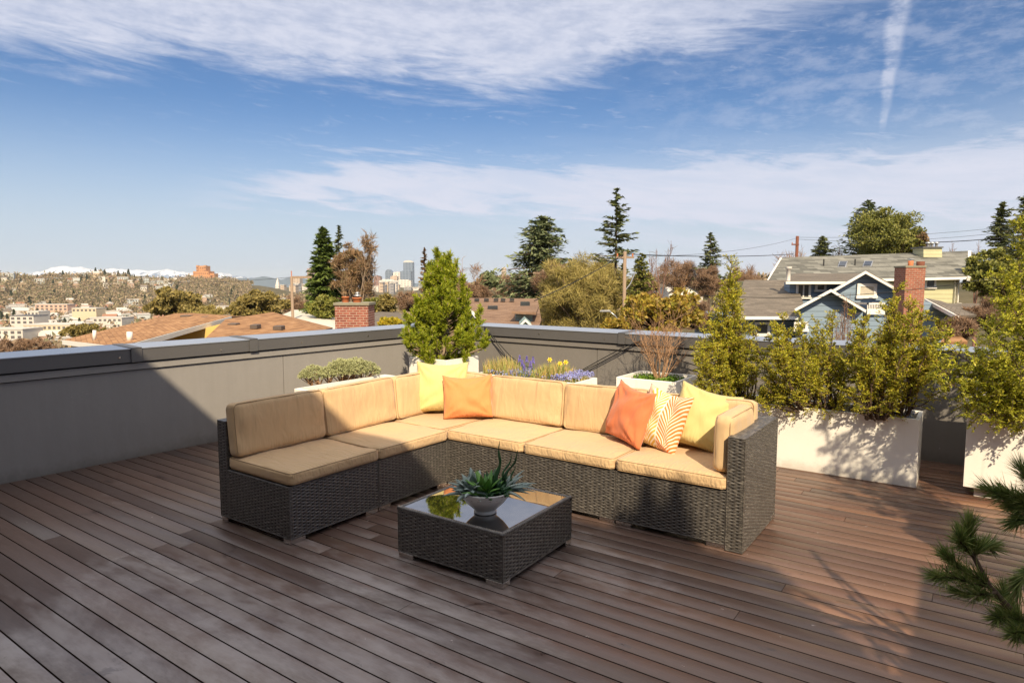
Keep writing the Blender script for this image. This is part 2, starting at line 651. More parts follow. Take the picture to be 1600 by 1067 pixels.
def wall_mat(base=(.280, .264, .250)):
    m_, g, b = mat('grey_cement_panel')
    o = g.node('ShaderNodeTexCoord').outputs['Object']
    big = g.noise(o, 0.8, 5, 0.6)
    fine = g.noise(o, 9, 6, 0.7)
    streak = g.noise(g.mapping(o, (7.0, 7.0, 0.5)), 2.0, 6, 0.6)
    z = g.sep(o)[2]
    f = g.m('ADD', 0.80, g.m('ADD', g.m('MULTIPLY', big, 0.16), g.m('ADD', g.m('MULTIPLY', fine, 0.08), g.m('MULTIPLY', streak, 0.16))))
    c = g.mix(1.0, base, g.xyz(f, f, f), 'MULTIPLY')
    # splashed dirt along the foot of the wall
    dirt = g.m('MULTIPLY', g.ss(g.m('ADD', z, g.m('MULTIPLY', g.m('SUBTRACT', fine, 0.5), 0.2)), 0.13, -0.02), 0.45)
    c = g.mix(dirt, c, (.10, .088, .075))
    sp = g.m('MULTIPLY', g.ss(g.noise(o, 34, 2, 0.5), 0.74, 0.78), 0.5)
    c = g.mix(sp, c, (.42, .40, .38))
    g.put(b.inputs['Base Color'], c)
    b.inputs['Roughness'].default_value = 0.72
    b.inputs['Specular IOR Level'].default_value = 0.35
    g.put(b.inputs['Normal'], g.bump(g.m('ADD', fine, g.m('MULTIPLY', big, 3.0)), 0.25, 0.01))
    return m_


M = {}
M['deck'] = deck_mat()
M['board_edge'] = plain('board_edge_wood', (.035, .022, .017), 0.95, 0, 0.3, 8, spec=0.1)
M['under'] = plain('joist_dark', (.012, .010, .010), 0.9)
M['rattan'] = rattan_mat()
M['rattan_core'] = plain('rattan_core', (.02, .018, .017), 0.6)
M['tan'] = cloth_mat('tan_canvas', (.60, .415, .23), fold=0.75)
M['piping'] = cloth_mat('piping_canvas', (.36, .24, .13), fold=0.1)
M['chrome'] = plain('brushed_foot', (.62, .58, .54), 0.25, 1.0, 0.1)
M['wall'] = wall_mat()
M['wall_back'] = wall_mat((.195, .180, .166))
M['wall_dark'] = plain('joint_dark', (.03, .03, .03), 0.8)
M['fascia'] = plain('dark_sheet_metal', (.135, .130, .130), 0.45, 0.3, 0.08, 1.5)
M['cap'] = plain('zinc_coping', (.46, .49, .54), 0.36, 0.55, 0.10, 3.0)
def planter_mat():
    m_, g, b = mat('white_fibre_planter')
    o = g.obj()
    z = g.sep(o)[2]
    n = g.noise(o, 3.0, 5, 0.6)
    fine = g.noise(o, 14, 5, 0.7)
    f = g.m('ADD', 0.92, g.m('MULTIPLY', n, 0.14))
    c = g.mix(1.0, (.88, .85, .79), g.xyz(f, f, f), 'MULTIPLY')
    dirt = g.m('MULTIPLY', g.ss(g.m('ADD', z, g.m('MULTIPLY', g.m('SUBTRACT', fine, 0.5), 0.16)), 0.11, 0.0), 0.40)
    c = g.mix(dirt, c, (.34, .28, .22))
    run = g.m('MULTIPLY', g.ss(g.noise(g.mapping(o, (9, 9, 0.7)), 1.6, 5, 0.6), 0.58, 0.74), 0.16)
    c = g.mix(run, c, (.48, .43, .36))
    g.put(b.inputs['Base Color'], c)
    b.inputs['Roughness'].default_value = 0.55
    g.put(b.inputs['Normal'], g.bump(fine, 0.15, 0.004))
    return m_


M['white'] = planter_mat()
M['soil'] = plain('potting_soil', (.045, .03, .02), 0.95, 0, 0.4, 40, 0.6)
M['ceramic'] = plain('white_ceramic', (.86, .85, .83), 0.35, 0, 0.03)
M['black_cable'] = plain('black_cable', (.012, .012, .012), 0.5)
# ------------------------------------------------------------------ deck
def arr(p):
    return np.array(p, float)


CORN = arr((-0.853, 9.19))
LD = arr((0.612, 0.791)); LD /= np.linalg.norm(LD)          # left parapet heading (towards the corner)
RD = arr((0.7986, -0.6018)); RD /= np.linalg.norm(RD)       # back parapet heading (away from the corner)
LN = arr((LD[1], -LD[0]))                                   # into the deck
RN = arr((RD[1], -RD[0]))                                   # into the deck
RN = RN if RN[1] < 0 else -RN


def uv_of(p):
    return p[0] * U[0] + p[1] * U[1], p[0] * Vv[0] + p[1] * Vv[1]


def build_deck():
    rng = np.random.default_rng(3)
    root = thing('deck_floor', None, None, (0, 0, 0), PHI)
    del_keys = []
    tag(root, kind='structure')
    pitch, gap = 0.1075, 0.0072
    V, F, MI = [], [], []
    cu, cv = uv_of(CORN)
    lu, lv = uv_of(LD)
    ru, rv = uv_of(RD)
    k0 = int(-3.5 / pitch)
    off = 0.031
    k = k0
    while k * pitch + off < 9.6:
        v0 = k * pitch + off + gap / 2
        v1 = v0 + pitch - gap
        # left limit from the left parapet, right limit from the back parapet (boards run in under both)
        t = (min(v1, cv) - cv) / lv
        ul = cu + t * lu - 0.10
        if v1 > cv:
            k += 1
            continue
        s = (v0 - cv) / rv
        ur = cu + s * ru + 0.10
        ur = min(ur, 7.0)
        u = ul
        first = True
        while u < ur - 0.02:
            L = rng.uniform(2.6, 5.4) if not first else rng.uniform(0.8, 5.0)
            first = False
            e = min(u + L, ur)
            if ur - e < 0.4:
                e = ur
            zt = rng.uniform(-0.0004, 0.0004)
            b = 0.0005
            x0, x1 = u + 0.0012, e - 0.0012
            P = [(x0, v0, -0.022), (x1, v0, -0.022), (x1, v1, -0.022), (x0, v1, -0.022),
                 (x0, v0, zt - b), (x1, v0, zt - b), (x1, v1, zt - b), (x0, v1, zt - b),
                 (x0 + b, v0 + b, zt), (x1 - b, v0 + b, zt), (x1 - b, v1 - b, zt), (x0 + b, v1 - b, zt)]
            o = len(V)
            V += P
            for q in ((0, 1, 5, 4), (1, 2, 6, 5), (2, 3, 7, 6), (3, 0, 4, 7), (4, 5, 9, 8), (5, 6, 10, 9), (6, 7, 11, 10), (7, 4, 8, 11), (8, 9, 10, 11)):
                F.append([i + o for i in q])
            MI += [1] * 4 + [0] * 5
            u = e
        k += 1
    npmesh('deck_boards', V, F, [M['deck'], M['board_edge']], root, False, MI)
    a = MB()
    a.box(-15, 7.2, -3.6, 9.4, -0.12, -0.03)
    a.build('deck_substructure', M['under'], root)


build_deck()


# ------------------------------------------------------------------ parapets
def parapet(name, label, origin, d, n, length, seams, joints, wm='wall'):
    """origin: corner, d: heading along the wall, n: normal into the deck"""
    root = thing(name, label, 'parapet wall')

    def fr(mb, a0, a1, n0, n1, z0, z1, dz=0.0):
        # box along the wall from a0 to a1, n0..n1 measured into the deck
        P = []
        for z, q in ((z0, 0), (z1, 0)):
            for a_, b_ in ((a0, n0), (a1, n0), (a1, n1), (a0, n1)):
                p = origin + d * a_ + n * b_
                zz = z + (dz if (z == z1 and b_ == n0) else 0)
                P.append((p[0], p[1], zz))
        mb.add(P, [(3, 2, 1, 0), (4, 5, 6, 7), (0, 1, 5, 4), (1, 2, 6, 5), (2, 3, 7, 6), (3, 0, 4, 7)])
        return mb

    core = fr(MB(), -0.05, length, -0.29, -0.03, -7.5, 0.955)
    core.build('wall_core', M['wall_dark'], root)
    es = [0.0] + seams + [length]
    for i in range(len(es) - 1):
        fr(MB(), es[i] + 0.004, es[i + 1] - 0.004, -0.028, 0.0, -0.02, 0.795).build('wall_panel', M[wm], root)
    fr(MB(), 0.0, length, -0.028, 0.022, 0.805, 0.862).build('reveal_trim', M[wm], root)
    js = [0.0] + joints + [length]
    for i in range(len(js) - 1):
        fr(MB(), js[i] + 0.0015, js[i + 1] - 0.0015, -0.02, 0.045, 0.878, 0.992).build('fascia', M['fascia'], root)
        fr(MB(), js[i] - 0.0, js[i + 1], -0.34, 0.052, 0.9935, 1.0, 0.012).build('coping', M['cap'], root)
    for j in joints:
        s = MB()
        fr(s, j - 0.045, j + 0.045, -0.345, 0.058, 0.997, 1.006, 0.012)
        fr(s, j - 0.045, j + 0.045, 0.052, 0.058, 0.876, 1.006)
        s.build('joint_cover', M['fascia'], root)
    k = 0.6
    while k < length:
        sc_ = MB()
        for q in (k,):
            p = origin + d * q + n * 0.0455
            e1, e2 = Vector((n[0], n[1], 0)), Vector((d[0], d[1], 0))
            c0 = Vector((p[0], p[1], 0.925 + 0.01 * math.sin(k * 5)))
            sc_.tube([c0, c0 + e1 * 0.004], 0.009, 8)
        sc_.build('screw', M['chrome'], root)
        k += 0.93
    f = fr(MB(), -0.3, length, -0.36, -0.345, 0.86, 1.012)
    f.build('outer_drip', M['fascia'], root)
    return root


E_LW = parapet('parapet_wall', 'long grey parapet with metal coping running along the left edge of the deck', CORN, -LD, LN, 15.0,
               [2.67, 6.9, 10.4], [3.04, 4.18, 7.4, 10.2])
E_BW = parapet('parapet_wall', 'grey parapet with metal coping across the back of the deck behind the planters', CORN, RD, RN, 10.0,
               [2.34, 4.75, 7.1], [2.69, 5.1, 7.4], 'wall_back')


# ------------------------------------------------------------------ woven rattan
def weave_np(w, h, s=0.0335, t=0.0101, amp=0.0030, ph=0):
    nx = max(6, int(w / (s / 7)))
    ny = max(4, int(h / (t / 4)))
    x = np.linspace(0, w, nx + 1)
    y = np.linspace(0, h, ny + 1)
    X, Y = np.meshgrid(x, y)
    J = np.floor(Y / t + 1e-6)
    yy = Y / t - J - 0.5
    q = X / (2 * s) + 0.5 * ((J + ph) % 2)
    q = np.abs(q - np.round(q)) * 2          # 0 where the strand dives under a stake
    dip = np.exp(-(q / 0.30) ** 2)
    prof = np.sqrt(np.clip(1 - (2 * yy) ** 2 * 0.96, 0, 1))
    Z = amp * (0.55 * prof + 0.35 * q - 1.45 * dip)
    bx = np.minimum(X, w - X)
    by = np.minimum(Y, h - Y)
    Z = np.where((bx < 1e-6) | (by < 1e-6), -0.001, Z)
    idx = np.arange((nx + 1) * (ny + 1)).reshape(ny + 1, nx + 1)
    F = np.stack([idx[:-1, :-1], idx[:-1, 1:], idx[1:, 1:], idx[1:, :-1]], -1).reshape(-1, 4)
    zc = (Z[:-1, :-1] + Z[:-1, 1:] + Z[1:, 1:] + Z[1:, :-1]) / 4
    mi = (zc < -0.0013).astype(int).ravel()  # deep dips coloured dark, painting the shade inside the weave gaps
    return X.ravel(), Y.ravel(), Z.ravel(), F, mi


class Wicker:
    def __init__(self):
        self.V, self.F, self.mi, self.n = [], [], [], 0

    def panel(self, o, ax, ay, w, h, ph=0):
        o, ax, ay = arr(o), arr(ax), arr(ay)
        nn = np.cross(ax, ay)
        X, Y, Z, F, mi = weave_np(w, h, ph=ph)
        self.V.append(o + np.outer(X, ax) + np.outer(Y, ay) + np.outer(Z, nn))
        self.F.append(F + self.n)
        self.mi.append(mi)
        self.n += len(X)

    def add_mb(self, mb, mi=0):
        q = [f if len(f) == 4 else None for f in mb.f]
        vs = np.array(mb.v)
        fs = np.array([f for f in q if f is not None])
        self.V.append(vs)
        self.F.append(fs + self.n)
        self.mi.append(np.full(len(fs), mi))
        self.n += len(vs)

    def block(self, x0, x1, y0, y1, z0, z1, faces='fblrt'):
        """woven box: f=-y, b=+y, l=-x, r=+x, t=top"""
        e = 0.003
        c = MB().box(x0 + e, x1 - e, y0 + e, y1 - e, z0, z1 - e)
        self.add_mb(c, 1)
        w, d, h = x1 - x0, y1 - y0, z1 - z0
        if 'f' in faces:
            self.panel((x0, y0, z0), (1, 0, 0), (0, 0, 1), w, h)
        if 'b' in faces:
            self.panel((x1, y1, z0), (-1, 0, 0), (0, 0, 1), w, h)
        if 'l' in faces:
            self.panel((x0, y1, z0), (0, -1, 0), (0, 0, 1), d, h)
        if 'r' in faces:
            self.panel((x1, y0, z0), (0, 1, 0), (0, 0, 1), d, h)
        if 't' in faces:
            self.panel((x0, y0, z1), (1, 0, 0), (0, 1, 0), w, d)
        m_ = MB()
        r = 0.0052
        for (x, y) in ((x0, y0), (x1, y0), (x1, y1), (x0, y1)):
            m_.tube([(x + (r * .3 if x == x0 else -r * .3), y + (r * .3 if y == y0 else -r * .3), z0), (x + (r * .3 if x == x0 else -r * .3), y + (r * .3 if y == y0 else -r * .3), z1)], r, 6, cap=False)
        a, b_ = r * .3, r * .3
        for z in (z0 + r * .5, z1 - r * .3):
            m_.tube([(x0, y0 + a, z), (x1, y0 + a, z)], r, 6, cap=False)
            m_.tube([(x0, y1 - a, z), (x1, y1 - a, z)], r, 6, cap=False)
            m_.tube([(x0 + a, y0, z), (x0 + a, y1, z)], r, 6, cap=False)
            m_.tube([(x1 - a, y0, z), (x1 - a, y1, z)], r, 6, cap=False)
        self.add_mb(m_, 0)
        return self

    def build(self, name, parent):
        return npmesh(name, np.concatenate(self.V), np.concatenate(self.F), [M['rattan'], M['rattan_core']], parent, True, np.concatenate(self.mi))


def cushion_np(a, b, c, r, puff, seed=0, n=18):
    """rounded cushion with half sizes a,b,c; c is the thickness"""
    rng = np.random.default_rng(seed)
    t = np.linspace(-1, 1, n + 1)
    t = np.sign(t) * np.abs(t) ** 0.8
    pts, faces, key = [], [], {}

    def vid(p):
        k = (round(p[0], 5), round(p[1], 5), round(p[2], 5))
        if k not in key:
            key[k] = len(pts)
            pts.append(p)
        return key[k]
    for ax in range(3):
        for sg in (-1, 1):
            g = np.zeros((n + 1, n + 1), int)
            for i in range(n + 1):
                for j in range(n + 1):
                    p = [0, 0, 0]
                    p[ax] = sg
                    p[(ax + 1) % 3] = t[i]
                    p[(ax + 2) % 3] = t[j]
                    g[i, j] = vid(tuple(p))
            for i in range(n):
                for j in range(n):
                    q = (g[i, j], g[i + 1, j], g[i + 1, j + 1], g[i, j + 1])
                    faces.append(q if sg > 0 else q[::-1])
    P = np.array(pts)
    H = np.array([a, b, c])
    Q = P * H
    inner = np.clip(Q, -(H - r), H - r)
    d = Q - inner
    L = np.linalg.norm(d, axis=1, keepdims=True)
    Q = np.where(L > 1e-9, inner + d / np.maximum(L, 1e-9) * r, Q)
    x, y, z = P[:, 0], P[:, 1], P[:, 2]
    side = np.abs(z)
    Q[:, 2] += np.sign(z) * (side > 0.99) * puff * (1 - np.abs(x) ** 2.6) * (1 - np.abs(y) ** 2.6)
    # walls bulge slightly, corners sit in a little
    Q[:, 0] += np.sign(x) * (np.abs(x) > 0.99) * 0.006 * (1 - y ** 2) * (1 - z ** 2)
    Q[:, 1] += np.sign(y) * (np.abs(y) > 0.99) * 0.006 * (1 - x ** 2) * (1 - z ** 2)
    ph = rng.uniform(0, 6.28, 8)
    Q[:, 2] -= np.where(z > 0.99, 0.009 * np.exp(-((x - 0.15 * math.sin(seed)) ** 2 + (y + 0.2) ** 2) / 0.3), 0)
    wv = (np.sin(Q[:, 0] * 23 + ph[0] + 3 * np.sin(Q[:, 1] * 7 + ph[1])) + np.sin(Q[:, 1] * 29 + ph[2] + 2 * np.sin(Q[:, 0] * 9 + ph[3])) + np.sin((Q[:, 0] + Q[:, 1]) * 13 + ph[4]))
    edge = np.clip(np.maximum(np.abs(x), np.abs(y)) * 1.6 - 0.6, 0, 1)
    Q[:, 2] += wv * 0.0020 * (0.4 + edge) * np.where(side > 0.99, 1, 0)
    Q[:, 1] += np.sin(Q[:, 0] * 31 + ph[5]) * 0.0012 * (np.abs(y) > 0.99)
    return Q, np.array(faces)


def rr_path(a, b, z, rc, k=5):
    pts = []
    for cx, cy, a0 in ((a - rc, b - rc, 0), (-a + rc, b - rc, 90), (-a + rc, -b + rc, 180), (a - rc, -b + rc, 270)):
        for i in range(k + 1):
            w = math.radians(a0 + 90 * i / k)
            pts.append((cx + rc * math.cos(w), cy + rc * math.sin(w), z))
    pts.append(pts[0])
    return pts


def cushion(name, parent, size, center, rot, seed, puff=0.012, r=0.020):
    """size = (width, depth, thickness) in the cushion's own axes; rot = Matrix 3x3"""
    a, b, c = [s / 2 for s in size]
    Q, F = cushion_np(a, b, c, r, puff, seed)
    o = npmesh(name, Q, F, M['tan'], parent, True)
    rj = random.Random(seed)
    jit = Matrix.Rotation(math.radians(rj.uniform(-1.1, 1.1)), 3, 'Z') @ Matrix.Rotation(math.radians(rj.uniform(-0.9, 0.9)), 3, 'X')
    o.matrix_local = Matrix.Translation(Vector(center) + Vector((rj.uniform(-.002, .002), rj.uniform(-.003, .003), 0.001))) @ (rot @ jit).to_4x4()
    m_ = MB()
    rng = np.random.default_rng(seed + 50)
    for z in (c - r * 0.30, -c + r * 0.30):
        path = rr_path(a - 0.0035 - (r - .02) * .2, b - 0.0035 - (r - .02) * .2, z, 0.03 + (r - .02) * .8)
        path = [(x, y, zz + rng.uniform(-.001, .001)) for x, y, zz in path]
        path[-1] = path[0]
        m_.tube(path, 0.0029, 6, cap=False)
    m_.build('piping', M['piping'], o, True)
    return o


RX = lambda d: Matrix.Rotation(math.radians(d), 3, 'X')
RY = lambda d: Matrix.Rotation(math.radians(d), 3, 'Y')
RZ = lambda d: Matrix.Rotation(math.radians(d), 3, 'Z')
MW, MD = 0.726, 0.744
ZB, ZT = 0.372, 0.683
IP = arr((-0.509, 5.037))
Iu, Iv = uv_of(IP)
BT = 0.095


def foot(parent, x, y):
    m_ = MB().box(x - 0.056, x + 0.056, y - 0.034, y + 0.034, 0.0, 0.0335, bev=0.003)
    return m_.build('foot', M['chrome'], parent)


def module(label, u, v, rz, kind, seed):
    root = thing('sofa_module', label, 'sofa section', W(u, v), PHI + rz, 'sections of the rattan corner sofa')
    e = 0.0035
    w = Wicker()
    w.block(e, MW - e, 0, MD - BT, 0.034, ZB - 0.012, 'flrt')
    w.build('seat_base', root)
    b = Wicker()
    b.block(e, MW - e, MD - BT + 0.001, MD, 0.034, ZT, 'fblrt')
    b.build('back_frame', root)
    if kind == 'corner':
        b = Wicker()
        b.block(-BT + 0.10, BT, 0.0, MD - BT, 0.036, ZT, 'flrt')
        b.build('side_frame', root)
    if kind == 'arm':
        b = Wicker()
        b.block(MW + 0.001, MW + 0.10, -0.004, MD, 0.006, 0.69, 'fblrt')
        b.build('arm', root)
    x1 = MW - 0.055
    for x, y in ((0.06, 0.036), (x1 - 0.005, 0.036), (0.06, MD - 0.04), (x1 - 0.005, MD - 0.04)):
        foot(root, x, y)
    if kind == 'arm':
        foot(root, MW + 0.046, MD - 0.04)
    sc = ZB + 0.036
    x0c = 0.0
    cushion('seat_cushion', root, (MW - 0.010, MD - BT + 0.012, 0.078), (MW / 2, (MD - BT) / 2 - 0.012, sc), Matrix.Identity(3), seed, 0.011)
    zc = 0.447
    hb = 0.80 - zc
    bw = MW - 0.008
    if kind == 'corner':
        cushion('back_cushion', root, (MW - BT - 0.125, hb, 0.105), (BT + 0.12 + (MW - BT - 0.125) / 2, MD - BT - 0.055, zc + hb / 2 + 0.006), RX(84), seed + 1, 0.016, 0.030)
        cushion('back_cushion', root, (MD - BT - 0.006, hb, 0.105), (BT + 0.055, (MD - BT) / 2, zc + hb / 2 + 0.006), RZ(90) @ RX(84), seed + 2, 0.016, 0.030)
    elif kind == 'arm':
        cushion('back_cushion', root, (MW - 0.008, hb, 0.105), (MW / 2, MD - BT - 0.055, zc + hb / 2 + 0.006), RX(84), seed + 1, 0.016, 0.030)
        cushion('side_cushion', root, (0.50, 0.345, 0.115), (MW - 0.052, 0.285, zc + 0.178), RZ(-90) @ RX(90), seed + 2, 0.012, 0.045)
    else:
        cushion('back_cushion', root, (bw, hb, 0.105), (MW / 2, MD - BT - 0.055, zc + hb / 2 + 0.006), RX(84), seed + 1, 0.016, 0.030)
    return root


HP = math.pi / 2
module('armless rattan sofa section at the left open end, mostly in shade', Iu, Iv - 2 * MW, HP, 'plain', 11)
module('second armless section of the left wing, crossed by the shadow edge', Iu, Iv - MW, HP, 'plain', 21)
module('corner section of the rattan sofa behind the yellow and orange pillows', Iu - MD, Iv, 0, 'corner', 31)
module('armless rattan section just right of the corner, behind the succulent bowl', Iu, Iv, 0, 'plain', 41)
module('armless rattan section the coral pillow leans over, next to the armed section', Iu + MW, Iv, 0, 'plain', 51)
module('right end rattan section with the high woven arm and side cushion', Iu + 2 * MW, Iv, 0, 'arm', 61)


# ------------------------------------------------------------------ throw pillows
def pillow(label, C, yaw, lean, roll, w, h, t, mt, seed, group=None):
    """yaw: heading (deg) the front looks to, 0 = straight at the camera side (-Y), positive = towards +X"""
    rng = np.random.default_rng(seed)
    n = 36
    g = np.linspace(-1, 1, n + 1)
    X, Y = np.meshgrid(g, g)
    a, b = w / 2, h / 2
    px = a * X * (1 - 0.055 * (1 - Y ** 2) ** 1.0)
    py = b * Y * (1 - 0.055 * (1 - X ** 2) ** 1.0)
    base = np.clip((1 - X ** 2), 0, 1) ** 0.50 * np.clip((1 - Y ** 2), 0, 1) ** 0.50
    z = t / 2 * base
    ph = rng.uniform(0, 6.28, 10)
    wr = np.zeros_like(z)
    for i, (cx, cy) in enumerate(((-1, -1), (1, -1), (1, 1), (-1, 1))):
        d = np.hypot(X - cx, Y - cy)
        ang = np.arctan2(Y - cy, X - cx)
        wr += np.sin(ang * 11 + ph[i]) * np.exp(-d * 2.0) * np.clip(d * 2, 0, 1) * 0.017
    wr += 0.0065 * np.sin(X * 5 + ph[5] + 2.2 * np.sin(Y * 3 + ph[6])) + 0.0025 * np.sin(Y * 9 + ph[7] + 3 * np.sin(X * 2 + ph[8]))
    env = np.clip(base * 2.5, 0, 1)
    zt, zb = z + wr * env, -z + wr * 0.5 * env
    # sag: weight settles low
    py = py - 0.022 * (1 - X ** 2) * (Y > -2) * (0.5 + 0.5 * Y)
    sag = 0.018 * (1 - Y) * base
    zt = zt + sag
    zb = zb - sag
    edge = (np.abs(X) > 0.999) | (np.abs(Y) > 0.999)
    ev = 0.004 * np.sin(X * 17 + Y * 13 + ph[9])
    zt = np.where(edge, ev, zt)
    zb = np.where(edge, ev, zb)
    N = (n + 1) ** 2
    V = np.concatenate([np.stack([px, py, zt], -1).reshape(-1, 3), np.stack([px, py, zb], -1).reshape(-1, 3)])
    idx = np.arange(N).reshape(n + 1, n + 1)
    Ft = np.stack([idx[:-1, :-1], idx[:-1, 1:], idx[1:, 1:], idx[1:, :-1]], -1).reshape(-1, 4)
    emap = np.arange(2 * N)
    er = edge.ravel()
    emap[N:][er] = np.arange(N)[er]
    Fb = emap[(Ft + N)[:, ::-1]]
    o = npmesh('throw_pillow', V, np.concatenate([Ft, Fb]), mt, None, True)
    tag(o, label, 'pillow', group)
    R = RZ(yaw) @ RX(90 - lean) @ RZ(roll)
    o.matrix_world = Matrix.Translation(Vector(C)) @ R.to_4x4()
    return o


def feather_mat():
    m_, g, b = mat('feather_print')
    x, y, z = g.sep(g.obj())
    bend = g.m('MULTIPLY', g.m('SINE', g.m('MULTIPLY', y, 9.0)), 0.012)
    xs = g.m('ADD', x, bend)

    def barbs(x0, freq):
        d = g.m('SUBTRACT', xs, x0)
        q = g.m('POWER', g.m('ABSOLUTE', d), 0.62)
        s = g.m('ADD', g.m('MULTIPLY', y, freq), g.m('MULTIPLY', q, freq * -0.55))
        f = g.m('ABSOLUTE', g.m('SUBTRACT', g.m('FRACT', s), 0.5))
        return g.ss(f, 0.20, 0.36), d
    f1, d1 = barbs(-0.035, 30.0)
    f2, d2 = barbs(0.10, 34.0)
    n = g.noise(g.obj(), 9, 3)
    colL = g.mix(f1, g.mix(n, (.62, .46, .08), (.66, .38, .08)), (.80, .74, .62))
    colR = g.mix(f2, (.74, .22, .05), (.80, .70, .58))
    colR = g.mix(g.m('LESS_THAN', d2, 0.0), g.mix(1.0, colR, (1.0, .92, .9), 'MULTIPLY'), colR)
    c = g.mix(g.m('GREATER_THAN', xs, 0.032), colL, colR)
    edgeL = g.m('LESS_THAN', xs, -0.115)
    c = g.mix(edgeL, c, (.72, .50, .36))
    spine = g.m('LESS_THAN', g.m('ABSOLUTE', g.m('SUBTRACT', xs, 0.032)), 0.004)
    c = g.mix(spine, c, (.80, .74, .64))
    g.put(b.inputs['Base Color'], c)
    b.inputs['Roughness'].default_value = 0.85
    b.inputs['Specular IOR Level'].default_value = 0.2
    return m_


M['yellow'] = cloth_mat('yellow_linen', (.70, .57, .24), fold=0.7)
M['lemon'] = cloth_mat('pale_lemon_linen', (.60, .50, .215), fold=0.7)
M['orange'] = cloth_mat('orange_linen', (.72, .27, .10), fold=0.7)
M['coral'] = cloth_mat('coral_linen', (.68, .20, .085), fold=0.7)
M['feather'] = feather_mat()

pillow('yellow linen pillow standing in the sofa corner, half behind the orange one', (-0.605, 5.62, 0.690), 2, 12, -1, 0.45, 0.44, 0.15, M['yellow'], 1)
pillow('orange linen pillow in the sofa corner, in front of the yellow one', (-0.37, 5.43, 0.640), 2, 17, 2, 0.42, 0.37, 0.15, M['orange'], 2)
pillow('coral orange pillow tilted onto a corner, leftmost of the three at the right end', (0.835, 4.58, 0.665), -62, 15, -6, 0.41, 0.41, 0.14, M['coral'], 3)
pillow('white pillow with yellow and orange feather print between two plain pillows', (1.035, 4.45, 0.655), -48, 18, -9, 0.37, 0.42, 0.13, M['feather'], 4)
pillow('pale lemon yellow pillow leaning against the side cushion of the right arm', (1.305, 4.40, 0.672), -24, 20, -13, 0.42, 0.43, 0.15, M['lemon'], 5)


# ------------------------------------------------------------------ coffee table and bowl
def coffee_table():
    W_, D_, H_ = 0.750, 0.737, 0.301
    root = thing('coffee_table', 'low square black rattan coffee table with a dark glass top', 'table', (-0.047, 3.281, 0), -0.5959)
    w = Wicker()
    w.block(-W_ + 0.004, -0.004, 0.004, D_ - 0.004, 0.032, H_ - 0.02, 'fblr')
    w.build('woven_body', root)
    # woven rim round the glass
    r = MB()
    n = 150
    rr = 0.013
    for (x0, y0, x1, y1) in ((-W_, 0, 0, 0), (0, 0, 0, D_), (0, D_, -W_, D_), (-W_, D_, -W_, 0)):
        L = math.hypot(x1 - x0, y1 - y0)
        dx, dy = (x1 - x0) / L, (y1 - y0) / L
        nx, ny = -dy, dx
        q = []
        for i in range(n + 1):
            s = L * i / n
            q.append((x0 + dx * s + nx * rr, y0 + dy * s + ny * rr, H_ - rr))
        rad = [rr * (1 + 0.16 * math.cos(i * 1.9)) for i in range(n + 1)]
        r.tube(q, rad, 8)
    r.build('rim', M['rattan'], root, True)
    g_ = MB().box(-W_ + 0.026, -0.026, 0.026, D_ - 0.026, H_ - 0.012, H_ - 0.006, bev=0.001)
    mg, gg, b = mat('dark_glass')
    b.inputs['Base Color'].default_value = (0.010, 0.011, 0.012, 1)
    b.inputs['Roughness'].default_value = 0.02
    b.inputs['IOR'].default_value = 4.6
    g_.build('glass_top', mg, root)
    MB().box(-W_ + 0.02, -0.02, 0.02, D_ - 0.02, H_ - 0.03, H_ - 0.0135).build('top_board', M['rattan_core'], root)
    for x, y in ((-W_ + 0.062, 0.036), (-0.058, 0.036), (-W_ + 0.062, D_ - 0.036), (-0.058, D_ - 0.036)):
        foot(root, x, y)


coffee_table()


